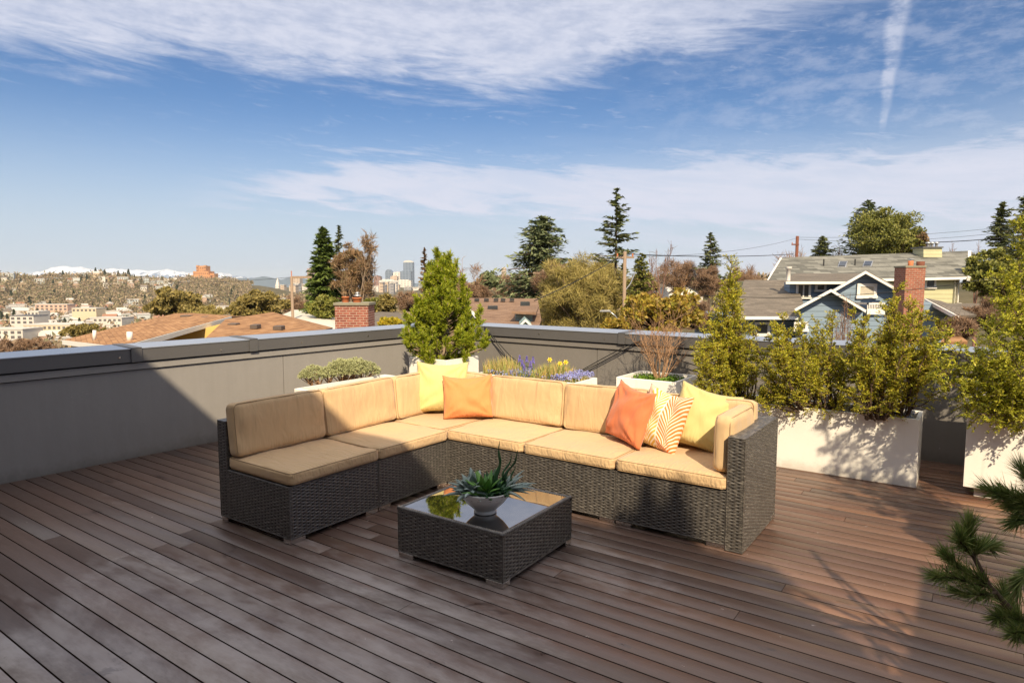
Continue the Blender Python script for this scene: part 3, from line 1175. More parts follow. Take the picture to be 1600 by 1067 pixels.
def bowl():
    zt = 0.2955
    c = at(757, 781, 3.62)
    x, y = (757 - 800) / FOC * 3.62, 3.62
    root = thing('plant_bowl', 'white footed bowl filled with artificial succulents on the coffee table', 'bowl', (x, y, zt))
    S_ = 1.13
    prof = [(0.0, 0.001), (0.055, 0.001), (0.058, 0.006), (0.052, 0.014), (0.066, 0.028), (0.095, 0.055), (0.118, 0.085), (0.131, 0.112), (0.134, 0.118), (0.130, 0.119), (0.115, 0.088), (0.06, 0.05), (0.0, 0.045)]
    root.scale = (S_, S_, S_)
    b = MB().lathe(prof, 40)
    b.build('bowl_shell', M['ceramic'], root, True)
    MB().lathe([(0.0, 0.101), (0.118, 0.099), (0.121, 0.09)], 24).build('moss_fill', plain('dark_moss', (.03, .045, .02), .95, bump=.5, scale=30), root)
    rng = np.random.default_rng(8)

    def rosette(mb, c0, n, L, wdt, up0, up1, az0=0, az1=360, curl=0.6, thick=0.006):
        for i in range(n):
            f = i / max(1, n - 1)
            az_ = math.radians(az0 + (az1 - az0) * ((i * 0.618) % 1.0) + rng.uniform(-6, 6))
            el_ = math.radians(up0 + (up1 - up0) * f + rng.uniform(-5, 5))
            l_ = L * rng.uniform(0.8, 1.12) * (1 - 0.35 * f)
            p = Vector(c0)
            d = Vector((math.cos(az_) * math.cos(el_), math.sin(az_) * math.cos(el_), math.sin(el_)))
            side = Vector((-math.sin(az_), math.cos(az_), 0))
            K = 8
            rows = []
            for k in range(K + 1):
                s = k / K
                ww = wdt * (math.sin(math.pi * min(1, 0.12 + s * 0.88)) ** 0.75) * (1 if s < 0.5 else (1 - (s - 0.5) * 0.9))
                if k == K:
                    ww = 0.0006
                nrm = side.cross(d).normalized()
                rows.append((p.copy(), ww, nrm))
                p = p + d * (l_ / K)
                d = (d + Vector((0, 0, -1)) * curl * 0.22 * s).normalized()
            vs, fs = [], []
            for (q, ww, nr) in rows:
                th = thick * (ww / wdt)
                vs += [q - side * ww / 2 + nr * th * 0.9, q - nr * th, q + side * ww / 2 + nr * th * 0.9, q + nr * th * 0.15]
            for k in range(K):
                for j in range(4):
                    j2 = (j + 1) % 4
                    fs.append((k * 4 + j, k * 4 + j2, (k + 1) * 4 + j2, (k + 1) * 4 + j))
            fs.append((3, 2, 1, 0))
            mb.add(vs, fs)
    blue = leafmat('glaucous_leaf', [(.26, .35, .32), (.34, .43, .40), (.42, .50, .46), (.22, .32, .28)], 0.12, 0.5)
    green = leafmat('fresh_leaf', [(.14, .32, .06), (.20, .42, .09), (.10, .24, .06)], 0.2, 0.42)
    deep = leafmat('deep_leaf', [(.035, .10, .04), (.05, .13, .05), (.03, .08, .035)], 0.12, 0.4)
    a = MB()
    rosette(a, (-0.070, -0.02, 0.105), 24, 0.155, 0.052, 2, 62, 95, 330, 0.9)
    rosette(a, (-0.050, 0.04, 0.105), 12, 0.145, 0.052, 25, 80, 60, 260, 0.5)
    a.build('blue_rosette', blue, root, True)
    a = MB()
    rosette(a, (0.005, -0.035, 0.105), 18, 0.155, 0.048, 15, 82, 0, 360, 0.25)
    a.build('green_rosette', green, root, True)
    a = MB()
    rosette(a, (0.05, -0.02, 0.10), 20, 0.12, 0.052, 5, 70, 0, 360, 0.5)
    rosette(a, (0.03, 0.06, 0.10), 14, 0.135, 0.050, 10, 75, 0, 360, 0.5)
    rosette(a, (0.02, -0.095, 0.108), 12, 0.06, 0.028, 0, 60, 180, 360, 0.8)
    rosette(a, (0.09, -0.065, 0.108), 10, 0.055, 0.026, 0, 60, 200, 400, 0.8)
    a.build('dark_rosette', deep, root, True)
    a = MB()
    rosette(a, (0.09, 0.0, 0.11), 9, 0.20, 0.026, 12, 50, -60, 60, 0.7)
    rosette(a, (0.10, 0.02, 0.11), 6, 0.18, 0.022, -5, 20, -40, 30, 0.6)
    a.build('grey_tongue_leaves', blue, root, True)

    def twist(base, tip, wob, r0, seed):
        rg = np.random.default_rng(seed)
        K = 16
        q, rad = [], []
        ph = rg.uniform(0, 6)
        for k in range(K + 1):
            s = k / K
            p = Vector(base).lerp(Vector(tip), s)
            p += Vector((math.sin(s * 8 + ph), math.cos(s * 7 + ph) * .6, 0)) * wob * math.sin(math.pi * min(1, s * 1.1))
            q.append(p)
            rad.append(r0 * (1 - s) ** 0.7 * (1 + .25 * math.sin(s * 20)) + 0.0008)
        return q, rad
    a = MB()
    a.tube(*twist((0.055, 0.0, 0.10), (0.072, -0.01, 0.365), 0.012, 0.013, 1), 7)
    a.tube(*twist((0.085, 0.02, 0.10), (0.165, 0.01, 0.315), 0.016, 0.010, 2), 7)
    a.tube(*twist((0.07, 0.03, 0.10), (0.135, 0.03, 0.285), 0.014, 0.009, 3), 7)
    a.tube(*twist((0.11, 0.0, 0.10), (0.155, 0.0, 0.24), 0.01, 0.008, 4), 7)
    a.build('twisted_stem', deep, root, True)


bowl()


# ------------------------------------------------------------------ planters
def planter(label, u, v, w, d, h, soil=0.05, t=0.028, plinth=0.0, rim=None):
    root = thing('planter_box', label, 'planter', W(u, v), PHI, 'white planter boxes')
    m_ = MB()
    z0 = plinth
    m_.box(0, w, 0, t, z0, h, bev=0.004)
    m_.box(0, w, d - t, d, z0, h, bev=0.004)
    m_.box(0.0005, t, t, d - t, z0, h, bev=0.0)
    m_.box(w - t, w - 0.0005, t, d - t, z0, h, bev=0.0)
    m_.box(t, w - t, t, d - t, z0, z0 + 0.03)
    m_.build('shell', M['white'], root)
    rng = np.random.default_rng(int(u * 100) & 255)
    nx, ny = max(4, int(w / 0.03)), max(4, int(d / 0.03))
    X, Y = np.meshgrid(np.linspace(t, w - t, nx + 1), np.linspace(t, d - t, ny + 1))
    Z = h - soil + rng.normal(0, 0.006, X.shape)
    idx = np.arange(X.size).reshape(X.shape)
    F = np.stack([idx[:-1, :-1], idx[:-1, 1:], idx[1:, 1:], idx[1:, :-1]], -1).reshape(-1, 4)
    npmesh('soil', np.stack([X, Y, Z], -1).reshape(-1, 3), F, M['soil'], root, True)
    if plinth:
        MB().box(0.07, w - 0.07, 0.07, d - 0.07, 0.0, plinth - 0.002).build('plinth', M['white'], root)
    return root


PINE_U, PINE_V = uv_of((-1.225, 7.75))
TWIG_U, TWIG_V = uv_of((1.09, 6.80))
FLOW_U, FLOW_V = uv_of((0.62, 6.37)); FLOW_U -= 1.25
LONG_U, LONG_V = uv_of((3.13, 4.96)); LONG_U -= 1.95
BIG_U, BIG_V = uv_of((3.36, 4.77))
LOW_U, LOW_V = uv_of((-2.05, 6.07))
planter('square white planter in the far corner holding the dwarf pine', PINE_U, PINE_V, 0.59, 0.59, 0.70)
planter('square white planter holding the bare twiggy shrub', TWIG_U, TWIG_V, 0.65, 0.62, 0.60)
planter('white planter box of spring flowers behind the sofa back', FLOW_U, FLOW_V, 1.25, 0.46, 0.60, 0.03)
planter('long low white trough holding the row of yews', LONG_U, LONG_V, 1.95, 0.42, 0.54, 0.06)
planter('large tall white planter on a plinth at the right edge', BIG_U, BIG_V, 1.30, 0.70, 0.70, 0.06, plinth=0.075)
planter('low white planter by the left parapet with the grey green shrub', LOW_U + 0.02, LOW_V, 0.42, 1.15, 0.60, 0.04)


# ------------------------------------------------------------------ the house behind the camera and two unseen screens added (they throw the shade on the deck)
def own_house():
    root = thing('roof_house', 'pale rendered upper storey behind the deck with glass doors', 'house', W(0, 0), PHI)
    wl = plain('pale_render', (.55, .52, .48), 0.8, 0, 0.06, 2.0)
    cu_, cv_ = -0.85 + 0.909 * 5.3, 3.77 - 0.94 * 5.3
    MB().box(-14.0, cu_ - 0.06, cv_ - 7.0, cv_ - 0.06, -0.02, 5.12).build('wall', wl, root)
    MB().box(-14.1, cu_, cv_ - 7.1, cv_, 5.12, 5.3).build('roof_edge', M['fascia'], root)
    gl, g, b = mat('window_glass_dark')
    b.inputs['Base Color'].default_value = (.02, .025, .03, 1)
    b.inputs['Roughness'].default_value = 0.05
    for x in (-8.5, -4.6, -0.7):
        d = MB().box(x, x + 2.6, cv_ - 0.07, cv_ - 0.03, 0.05, 2.35).build('glass_door', gl, root)
        f = MB()
        for a in (x - 0.05, x + 1.27, x + 2.6):
            f.box(a, a + 0.06, cv_ - 0.08, cv_ - 0.01, 0.0, 2.4)
        f.box(x - 0.05, x + 2.66, cv_ - 0.08, cv_ - 0.012, 2.4, 2.46)
        f.build('door_frame', M['fascia'], d)
    return cu_, cv_


HU, HV = own_house()


def screen(label, u, v0, v1, h):
    root = thing('shade_screen', label, 'screen', W(u, v0), PHI, 'added shade screens beside the deck')
    m_ = MB()
    m_.box(0, 0.05, 0, v1 - v0, 0.05, h)
    m_.build('panel', M['wall'], root)
    for y in (0.03, v1 - v0 - 0.09):
        MB().box(-0.008, 0.058, y, y + 0.06, 0, h + 0.02).build('post', M['fascia'], root)


screen('unseen grey screen added beside the camera to the right to throw shade', 1.84, 0.1, 2.17, 2.2)
screen('second unseen grey screen added further along the right edge for its shade', 1.57, 2.85, 3.75, 2.05)
# ------------------------------------------------------------------ foliage tools
def unit(a):
    return a / np.maximum(np.linalg.norm(a, axis=-1, keepdims=True), 1e-9)


def rdir(rng, n):
    return unit(rng.normal(size=(n, 3)))


def leaf_quads(C, D, L, Wd, rng, roll=None):
    """diamond leaves: centre C, heading D (Nx3), length L, width Wd (arrays)"""
    n = len(C)
    D = unit(D)
    R = rdir(rng, n) if roll is None else roll
    S = unit(np.cross(D, R))
    L = np.broadcast_to(np.asarray(L, float), (n,))[:, None]
    Wd = np.broadcast_to(np.asarray(Wd, float), (n,))[:, None]
    a = C - D * L * 0.5
    b = C + S * Wd * 0.5 - D * L * 0.05
    c = C + D * L * 0.5
    d = C - S * Wd * 0.5 - D * L * 0.05
    V = np.stack([a, b, c, d], 1).reshape(-1, 3)
    F = np.arange(4 * n).reshape(n, 4)
    return V, F


class Leaves:
    def __init__(self):
        self.V, self.F, self.n = [], [], 0

    def add(self, V, F):
        self.V.append(V)
        self.F.append(F + self.n)
        self.n += len(V)

    def quads(self, C, D, L, Wd, rng, roll=None):
        self.add(*leaf_quads(np.asarray(C), np.asarray(D), L, Wd, rng, roll))

    def build(self, name, m_, parent=None):
        return npmesh(name, np.concatenate(self.V), np.concatenate(self.F), m_, parent)


def sticks(A, B, ra, rb, k=3):
    """many tapered prisms from A to B at once"""
    A, B = np.asarray(A, float), np.asarray(B, float)
    n = len(A)
    D = unit(B - A)
    ref = np.where(np.abs(D[:, 2:3]) > 0.9, np.array([[1.0, 0, 0]]), np.array([[0, 0, 1.0]]))
    S = unit(np.cross(D, ref))
    T = np.cross(D, S)
    ra = np.broadcast_to(np.asarray(ra, float), (n,))[:, None]
    rb = np.broadcast_to(np.asarray(rb, float), (n,))[:, None]
    V = np.zeros((n, 2 * k, 3))
    for j in range(k):
        w = 2 * math.pi * j / k
        o = S * math.cos(w) + T * math.sin(w)
        V[:, j] = A + o * ra
        V[:, k + j] = B + o * rb
    F = []
    base = np.arange(n)[:, None] * 2 * k
    for j in range(k):
        j2 = (j + 1) % k
        F.append(base + np.array([[j, j2, k + j2, k + j]]))
    return V.reshape(-1, 3), np.concatenate(F)


def polyline_pts(rng, base, tip, k, wob):
    t = np.linspace(0, 1, k + 1)[:, None]
    P = arr(base) + (arr(tip) - arr(base)) * t
    n = rng.normal(size=(k + 1, 3)) * wob
    n[0] = 0
    n = np.cumsum(n, 0) * 0.5
    n -= n[-1] * t
    return P + n


def grow(rng, base, dirn, length, r, levels, nchild, spread, up=0.15, shrink=0.62, segs=4, out=None, tips=None, lvl=0, start=0.25):
    """recursive branching; collects segments (A,B,ra,rb) and tips (point, direction, level)"""
    if out is None:
        out, tips = [], []
    P = [arr(base)]
    d = unit(arr(dirn))
    for i in range(segs):
        d = unit(d + rng.normal(size=3) * 0.13 + np.array([0, 0, up]) * 0.25)
        P.append(P[-1] + d * length / segs)
    for i in range(segs):
        a, b = 1 - i / segs * 0.65, 1 - (i + 1) / segs * 0.65
        out.append((P[i], P[i + 1], r * a, r * b))
    tips.append((P[-1], d, lvl))
    if levels > 0:
        for c in range(nchild):
            s = start + (1 - start) * (c + rng.uniform(0.1, 0.9)) / nchild
            i = min(segs - 1, int(s * segs))
            q = P[i] + (P[i + 1] - P[i]) * (s * segs - i)
            sd = unit(P[i + 1] - P[i])
            ang = math.radians(rng.uniform(spread * 0.6, spread * 1.25))
            o = unit(np.cross(sd, rdir(rng, 1)[0]))
            nd = sd * math.cos(ang) + o * math.sin(ang)
            grow(rng, q, nd, length * shrink * rng.uniform(0.7, 1.2) * (1.15 - s * 0.45), r * (1 - s * 0.65) * 0.62, levels - 1, nchild, spread, up, shrink, max(2, segs - 1), out, tips, lvl + 1, start)
    return out, tips


def seg_mesh(name, out, m_, parent=None, k=3, rmin=0.0):
    A = np.array([s[0] for s in out]); B = np.array([s[1] for s in out])
    ra = np.maximum([s[2] for s in out], rmin); rb = np.maximum([s[3] for s in out], rmin)
    V, F = sticks(A, B, ra, rb, k)
    return npmesh(name, V, F, m_, parent, True)


M['bark'] = plain('brown_bark', (.115, .075, .05), 0.9, 0, 0.35, 25, 0.5)
M['bark_pale'] = plain('pale_bark', (.30, .22, .155), 0.9, 0, 0.3, 25, 0.4)
M['twig_tan'] = plain('tan_twigs', (.40, .235, .13), 0.85, 0, 0.3, 20)
M['twig_red'] = plain('reddish_twigs', (.22, .12, .085), 0.85, 0, 0.3, 20)
M['pine_needle'] = leafmat('pine_needles', [(.12, .18, .014), (.26, .32, .02), (.42, .44, .03), (.18, .25, .016), (.52, .50, .05)], 0.25, 0.5)
M['pine_dark'] = leafmat('dark_pine_needles', [(.11, .17, .045), (.18, .25, .065), (.27, .33, .09), (.34, .34, .12)], 0.2, 0.5)
M['yew'] = leafmat('yew_leaf', [(.22, .27, .025), (.46, .46, .035), (.66, .60, .06), (.12, .15, .02), (.70, .54, .05), (.38, .42, .03), (.40, .24, .06)], 0.30, 0.5)
M['yew_green'] = leafmat('fresh_yew_leaf', [(.08, .18, .018), (.14, .26, .022), (.20, .32, .03), (.06, .13, .015)], 0.3, 0.5)
M['hinoki'] = leafmat('golden_cypress_leaf', [(.34, .38, .03), (.50, .50, .04), (.66, .60, .08), (.17, .22, .02), (.54, .46, .05)], 0.3, 0.5)
M['lavender'] = leafmat('grey_green_leaf', [(.50, .52, .27), (.62, .62, .36), (.38, .40, .20)], 0.3, 0.6)


# ------------------------------------------------------------------ dwarf pine in the corner planter
def dwarf_pine():
    rng = np.random.default_rng(21)
    cx, cy, _ = W(PINE_U + 0.30, PINE_V + 0.27)
    root = thing('dwarf_pine', 'bushy lime green dwarf pine in the square planter by the parapet corner', 'pine', (cx, cy, 0.64))
    segs, tufts = [], []
    trunk = polyline_pts(rng, (0, 0, 0), (-0.02, 0.02, 1.22), 8, 0.02)
    for i in range(8):
        segs.append((trunk[i], trunk[i + 1], 0.035 * (1 - i / 9), 0.035 * (1 - (i + 1) / 9)))
    # outline of the crown: (height, half width) seen in the photo; the branch tips are upright candles
    hs = [0.00, 0.12, 0.35, 0.55, 0.75, 0.95, 1.12, 1.27]
    ws = [0.16, 0.38, 0.46, 0.40, 0.31, 0.22, 0.15, 0.06]
    cand = []
    for i in range(200):
        h = 0.05 + 1.18 * (rng.uniform(0, 1) ** 1.1)
        az = i * 2.39996
        lob = 1 + 0.22 * math.sin(az * 3 + h * 7) + 0.14 * math.sin(az * 5 - h * 13)
        rr = np.interp(h, hs, ws) * lob * rng.uniform(0.50, 1.05)
        cand.append((math.cos(az) * rr, math.sin(az) * rr * 0.92, h, rng.uniform(0.10, 0.20)))
    cand += [(0.46, -0.05, 0.66, 0.24), (0.50, -0.02, 0.35, 0.2), (0.25, -0.08, 1.02, 0.26), (0.30, -0.05, 0.86, 0.2), (0.17, 0.0, 1.20, 0.16), (0.04, 0, 1.27, 0.16), (-0.06, 0.02, 1.34, 0.14),
             (0.10, -0.04, 1.28, 0.14), (-0.18, -0.05, 1.05, 0.18), (-0.30, -0.1, 0.78, 0.2), (-0.45, -0.08, 0.38, 0.2),  (-0.16, 0.03, 1.18, 0.16)]
    for x, y, h, cl in cand:
        tip = np.array([x, y, h])
        rr = math.hypot(x, y)
        z0 = max(0.0, h - 0.16 - rr * 0.5)
        t0 = np.array([np.interp(z0, trunk[:, 2], trunk[:, j]) for j in range(3)])
        elbow = np.array([x * 0.92, y * 0.92, h - cl])
        for A_, B_ in ((t0, elbow), (elbow, tip)):
            P = polyline_pts(rng, A_, B_, 3, 0.012)
            for k in range(3):
                segs.append((P[k], P[k + 1], 0.008, 0.006))
        d = unit(np.array([x * 0.5, y * 0.5, 1.0]))
        n_ = int(6 + cl * 46)
        for j in range(n_):
            s = j / n_
            q = elbow + (tip - elbow) * (0.1 + s * 0.95)
            side = unit(rng.normal(size=3) * [1, 1, .3])
            q = q + side * rng.uniform(0.0, 0.055) * (1.1 - s * 0.6)
            tufts.append((q, unit(d + side * 0.7), rng.uniform(0.8, 1.05)))
    seg_mesh('trunk', segs, M['bark_pale'], root, 4)
    C, D, L = [], [], []
    for p, d, s in tufts:
        k = 40
        dd = unit(d + rng.normal(size=(k, 3)) * 0.50)
        off = rng.uniform(-0.055, 0.015, (k, 1)) * d
        l = 0.058 * s * rng.uniform(0.7, 1.1, k)
        C.append(p + off + dd * l[:, None] * 0.5)
        D.append(dd)
        L.append(l)
    lv = Leaves()
    C, D, L = np.concatenate(C), np.concatenate(D), np.concatenate(L)
    lv.quads(C, D, L, 0.0080, rng)
    lv.build('crown', M['pine_needle'], root)


dwarf_pine()


# ------------------------------------------------------------------ bare twiggy shrub
def twiggy():
    rng = np.random.default_rng(5)
    cx, cy, _ = W(TWIG_U + 0.34, TWIG_V + 0.30)
    root = thing('bare_shrub', 'leafless many stemmed shrub with tan twigs in a square white planter', 'shrub', (cx, cy, 0.55))
    out = []
    for i in range(20):
        az = rng.uniform(0, 2 * math.pi)
        tilt = rng.uniform(5, 42)
        d = (math.cos(az) * math.sin(math.radians(tilt)), math.sin(az) * math.sin(math.radians(tilt)), math.cos(math.radians(tilt)))
        b = (math.cos(az) * 0.05 * rng.uniform(0, 1), math.sin(az) * 0.05, 0)
        o, t = grow(rng, b, d, rng.uniform(0.35, 0.62) * (1.25 - tilt / 80), rng.uniform(0.005, 0.009), 3, 3, 36, 0.22, 0.62, 5)
        out += o
    seg_mesh('stems', out, M['twig_tan'], root, 3, 0.0013)
    # low green growth at the foot
    lv = Leaves()
    n = 900
    a = rng.uniform(0, 2 * math.pi, n)
    r = np.sqrt(rng.uniform(0.01, 1, n)) * 0.27
    C = np.stack([np.cos(a) * r, np.sin(a) * r, rng.uniform(0.0, 0.05, n)], 1)
    lv.quads(C, rdir(rng, n) + [0, 0, .4], 0.03, 0.016, rng)
    o = lv.build('ground_cover', M['yew_green'], None)
    o.location = root.location
    tag(o, 'low yellow green ground cover around the foot of the bare shrub', 'ground cover', kind='stuff')


twiggy()


# ------------------------------------------------------------------ yews in the long trough
def feathery(name, label, cat, base, shoots, m_, bark, seed, leaf=0.018, wid=0.0072, dens=1.0, side=0.17, group=None, flat=0.0, rootspread=0.42):
    """shrub of curved main shoots (list of tips relative to the base) feathered with short side sprays"""
    rng = np.random.default_rng(seed)
    root = thing(name, label, cat, base, 0, group)
    segs = []
    C, D, L = [], [], []
    for tip, s0, fat in shoots:
        tip = arr(tip)
        k = 9
        st = np.array([rng.normal() * 0.03 + tip[0] * rootspread, rng.normal() * 0.03, 0])
        mid = st + (tip - st) * 0.5 + np.array([0, 0, 0.10 * np.linalg.norm(tip[:2])]) * -1
        t = np.linspace(0, 1, k + 1)[:, None]
        P = (1 - t) ** 2 * st + 2 * t * (1 - t) * mid + t ** 2 * tip
        P[1:-1] += rng.normal(size=(k - 1, 3)) * 0.012
        Ltot = np.linalg.norm(tip)
        r0 = 0.006 + 0.006 * Ltot
        for i in range(k):
            segs.append((P[i], P[i + 1], r0 * (1 - i / (k + 1)), r0 * (1 - (i + 1) / (k + 1))))
        nb = int(Ltot * 42 * dens * fat)
        for j in range(nb):
            s = s0 + (1 - s0) * (rng.uniform(0, 1) ** 0.8)
            f = s * k
            i = min(k - 1, int(f))
            q = P[i] + (P[i + 1] - P[i]) * (f - i)
            ax = unit(P[i + 1] - P[i])
            o = unit(np.cross(ax, rdir(rng, 1)[0]))
            d = unit(ax * rng.uniform(0.35, 1.1) + o + np.array([0, 0, 0.25 - flat * .3]))
            ln = side * fat * rng.uniform(0.45, 1.1) * (1.25 - 0.75 * s)
            e = q + d * ln
            segs.append((q, e, 0.0028, 0.0012))
            # needles both sides of the side shoot, plus sub-sprays
            for sub in range(4):
                if sub == 0:
                    a0, a1 = q, e
                else:
                    u_ = rng.uniform(0.3, 0.8)
                    a0 = q + (e - q) * u_
                    dd = unit(d + rng.normal(size=3) * 0.65)
                    a1 = a0 + dd * ln * 0.55
                m = max(4, int(np.linalg.norm(a1 - a0) / (leaf * 0.19)))
                tt = rng.uniform(0.05, 1.05, m)[:, None]
                ad = unit(a1 - a0)
                side_d = unit(np.cross(ad, rdir(rng, 1)[0] * 0.5 + [0, 0, 1]))
                sg = np.where(rng.uniform(size=(m, 1)) > 0.5, 1, -1)
                dd = unit(ad * 0.75 + side_d * sg + rng.normal(size=(m, 3)) * 0.30)
                ll = leaf * rng.uniform(0.5, 1.25, m)
                C.append(a0 + (a1 - a0) * tt + dd * ll[:, None] * 0.5)
                D.append(dd)
                L.append(ll)
    seg_mesh('stems', segs, bark, root, 4)
    lv = Leaves()
    C, D, L = np.concatenate(C), np.concatenate(D), np.concatenate(L)
    roll = None
    if flat > 0.5:
        roll = unit(rng.normal(0, 0.45, (len(C), 3)) + [0, 0, 1])
    lv.quads(C, D, L, wid, rng, roll)
    lv.build('foliage', m_, root)
    return root


def fill_tips(base, seed, n, x0, x1, ytop, ybot, Y):
    """extra shoots: loosely filling a patch of the hedge; the upper edge follows ytop(x)"""
    rng = np.random.default_rng(seed)
    out = []
    for _ in range(n):
        x = rng.uniform(x0, x1)
        y = 14 + np.interp(x, [p[0] for p in ytop], [p[1] for p in ytop]) + (rng.uniform(0, 1) ** 1.2) * 110
        y = min(y, ybot)
        out.append((at(x, y, Y + rng.uniform(-0.28, 0.22)) - arr(base), rng.uniform(.35, .55), rng.uniform(.6, .95)))
    return out


def tips_from_px(base, lst, zoff=0.0):
    """lst of (px, py, Y, s0, fat): shoot tips surveyed from the photograph"""
    return [(at(px, py + (12 if py > 425 else 4), Y) - arr(base), s0, fat) for px, py, Y, s0, fat in lst]


b1 = at(1168, 634, 5.95)
b2 = at(1290, 640, 5.45)
b3 = at(1378, 655, 5.12)
feathery('yew_shrub', 'tallest left yew of the trough, its pointed green top above the parapet', 'yew', tuple(b1),
         tips_from_px(b1, [(1143, 408, 5.95, .30, 1.2), (1136, 430, 5.95, .35, 1.0), (1150, 432, 6.0, .35, 1.0), (1130, 450, 5.9, .3, 1.1), (1152, 465, 6.0, .3, 1.0), (1112, 500, 5.85, .25, 1.1), (1120, 540, 5.8, .2, 1.1), (1094, 545, 5.7, .3, 1.0), (1086, 570, 5.8, .35, .9), (1165, 520, 5.9, .25, 1.0), (1150, 560, 5.8, .2, 1.1), (1110, 590, 5.7, .3, .8), (1100, 525, 5.95, .3, 1.0), (1135, 600, 5.7, .2, .9), (1140, 500, 6.05, .2, 1.1), (1178, 545, 5.9, .3, .9), (1125, 570, 5.75, .3, .9), (1098, 505, 5.8, .4, .8), (1160, 590, 5.75, .3, .8), (1085, 530, 5.75, .45, .8), (1118, 475, 6.0, .4, .9), (1185, 500, 5.9, .45, .7), (1180, 610, 5.7, .4, .7)]) + fill_tips(b1, 41, 20, 1082, 1235, [(1080, 520), (1110, 470), (1145, 430), (1175, 505), (1235, 535)], 612, 5.85), M['yew'], M['bark'], 31, group='yews in the long trough')
feathery('yew_shrub', 'middle yew of the long white trough with loose upright shoots', 'yew', tuple(b2),
         tips_from_px(b2, [(1222, 482, 5.6, .35, 1.0), (1248, 505, 5.5, .3, .95), (1202, 520, 5.6, .35, 1.0), (1285, 505, 5.4, .3, 1.0), (1296, 525, 5.3, .2, 1.1), (1230, 560, 5.4, .2, 1.1), (1195, 560, 5.5, .3, 1.0), (1262, 560, 5.35, .15, 1.2), (1315, 545, 5.4, .2, 1.0), (1215, 600, 5.4, .25, .9), (1280, 600, 5.3, .15, 1.0), (1320, 590, 5.35, .2, .9), (1247, 475, 5.75, .45, .7), (1300, 480, 5.6, .45, .8), (1240, 610, 5.3, .2, .8), (1265, 525, 5.7, .2, 1.0), (1205, 580, 5.7, .3, 1.0), (1335, 520, 5.5, .35, .9), (1275, 490, 5.6, .45, .8), (1225, 530, 5.7, .35, .9), (1185, 535, 5.65, .5, .8), (1310, 610, 5.25, .3, .9), (1190, 615, 5.5, .5, .8), (1340, 580, 5.4, .4, .8), (1255, 540, 5.2, .3, .9), (1290, 570, 5.6, .2, 1.0), (1210, 500, 5.5, .5, .7)]) + fill_tips(b2, 42, 18, 1180, 1355, [(1180, 530), (1220, 485), (1260, 510), (1285, 495), (1320, 520), (1355, 500)], 620, 5.5), M['yew'], M['bark'], 32, group='yews in the long trough')
feathery('yew_shrub', 'right yew of the long white trough, one tall shoot in front of the chimney', 'yew', tuple(b3),
         tips_from_px(b3, [(1402, 440, 5.2, .35, 1.0), (1440, 470, 5.1, .35, 1.05), (1455, 510, 5.0, .3, 1.0), (1345, 490, 5.3, .3, 1.0), (1365, 530, 5.2, .2, 1.1), (1335, 560, 5.1, .2, 1.1), (1415, 540, 5.0, .2, 1.1), (1450, 550, 5.0, .3, 1.0), (1385, 580, 5.0, .15, 1.1), (1425, 590, 5.05, .25, 1.0), (1345, 610, 5.1, .25, .9), (1400, 500, 5.3, .2, 1.1), (1470, 490, 5.1, .45, .8), (1395, 615, 4.95, .2, .8), (1335, 475, 5.5, .5, .7), (1385, 470, 5.4, .3, .9), (1360, 590, 5.4, .2, 1.0), (1425, 455, 5.15, .45, .8), (1395, 458, 5.2, .5, .8), (1465, 530, 5.0, .4, .8), (1405, 560, 4.95, .3, .9), (1350, 510, 5.1, .35, .9), (1440, 585, 5.0, .4, .8), (1378, 505, 5.2, .3, .9), (1330, 600, 5.1, .4, .8), (1436, 500, 5.15, .35, .9)]) + fill_tips(b3, 43, 16, 1325, 1480, [(1325, 510), (1345, 485), (1390, 450), (1420, 470), (1450, 480), (1480, 500)], 625, 5.15), M['yew'], M['bark'], 33, group='yews in the long trough')
b1g = at(1142, 455, 6.3)
# golden false cypress in the big planter at the right edge: flat layered sprays
b4 = (3.95, 4.72, 0.63)
feathery('golden_cypress', 'golden yellow cypress with layered drooping sprays at the right edge', 'cypress', b4,
         [(t_, s_, f_) for t_, s_, f_ in tips_from_px(b4, [
             (1592, 345, 4.9, .5, 1.0), (1618, 310, 4.9, .45, 1.1), (1555, 425, 4.7, .55, .9), (1575, 455, 4.5, .5, 1.0),
             (1475, 520, 4.5, .4, 1.1), (1462, 560, 4.45, .45, 1.1), (1490, 590, 4.4, .4, 1.1), (1520, 540, 4.4, .3, 1.2), (1560, 500, 4.4, .3, 1.2), (1550, 590, 4.35, .3, 1.1),
             (1590, 560, 4.3, .25, 1.2), (1590, 400, 4.7, .5, 1.0), (1640, 380, 4.7, .3, 1.2), (1630, 480, 4.4, .25, 1.2), (1600, 620, 4.3, .25, 1.0), (1510, 625, 4.35, .45, .8), (1660, 560, 4.5, .3, 1.0), (1700, 470, 4.7, .3, 1.2),
             (1535, 500, 4.9, .4, 1.1), (1580, 460, 5.0, .3, 1.2), (1545, 560, 4.9, .35, 1.0), (1600, 520, 4.8, .3, 1.1)])],
         M['hinoki'], M['bark'], 34, leaf=0.023, wid=0.010, dens=0.85, side=0.21, flat=1.8, rootspread=0.0)


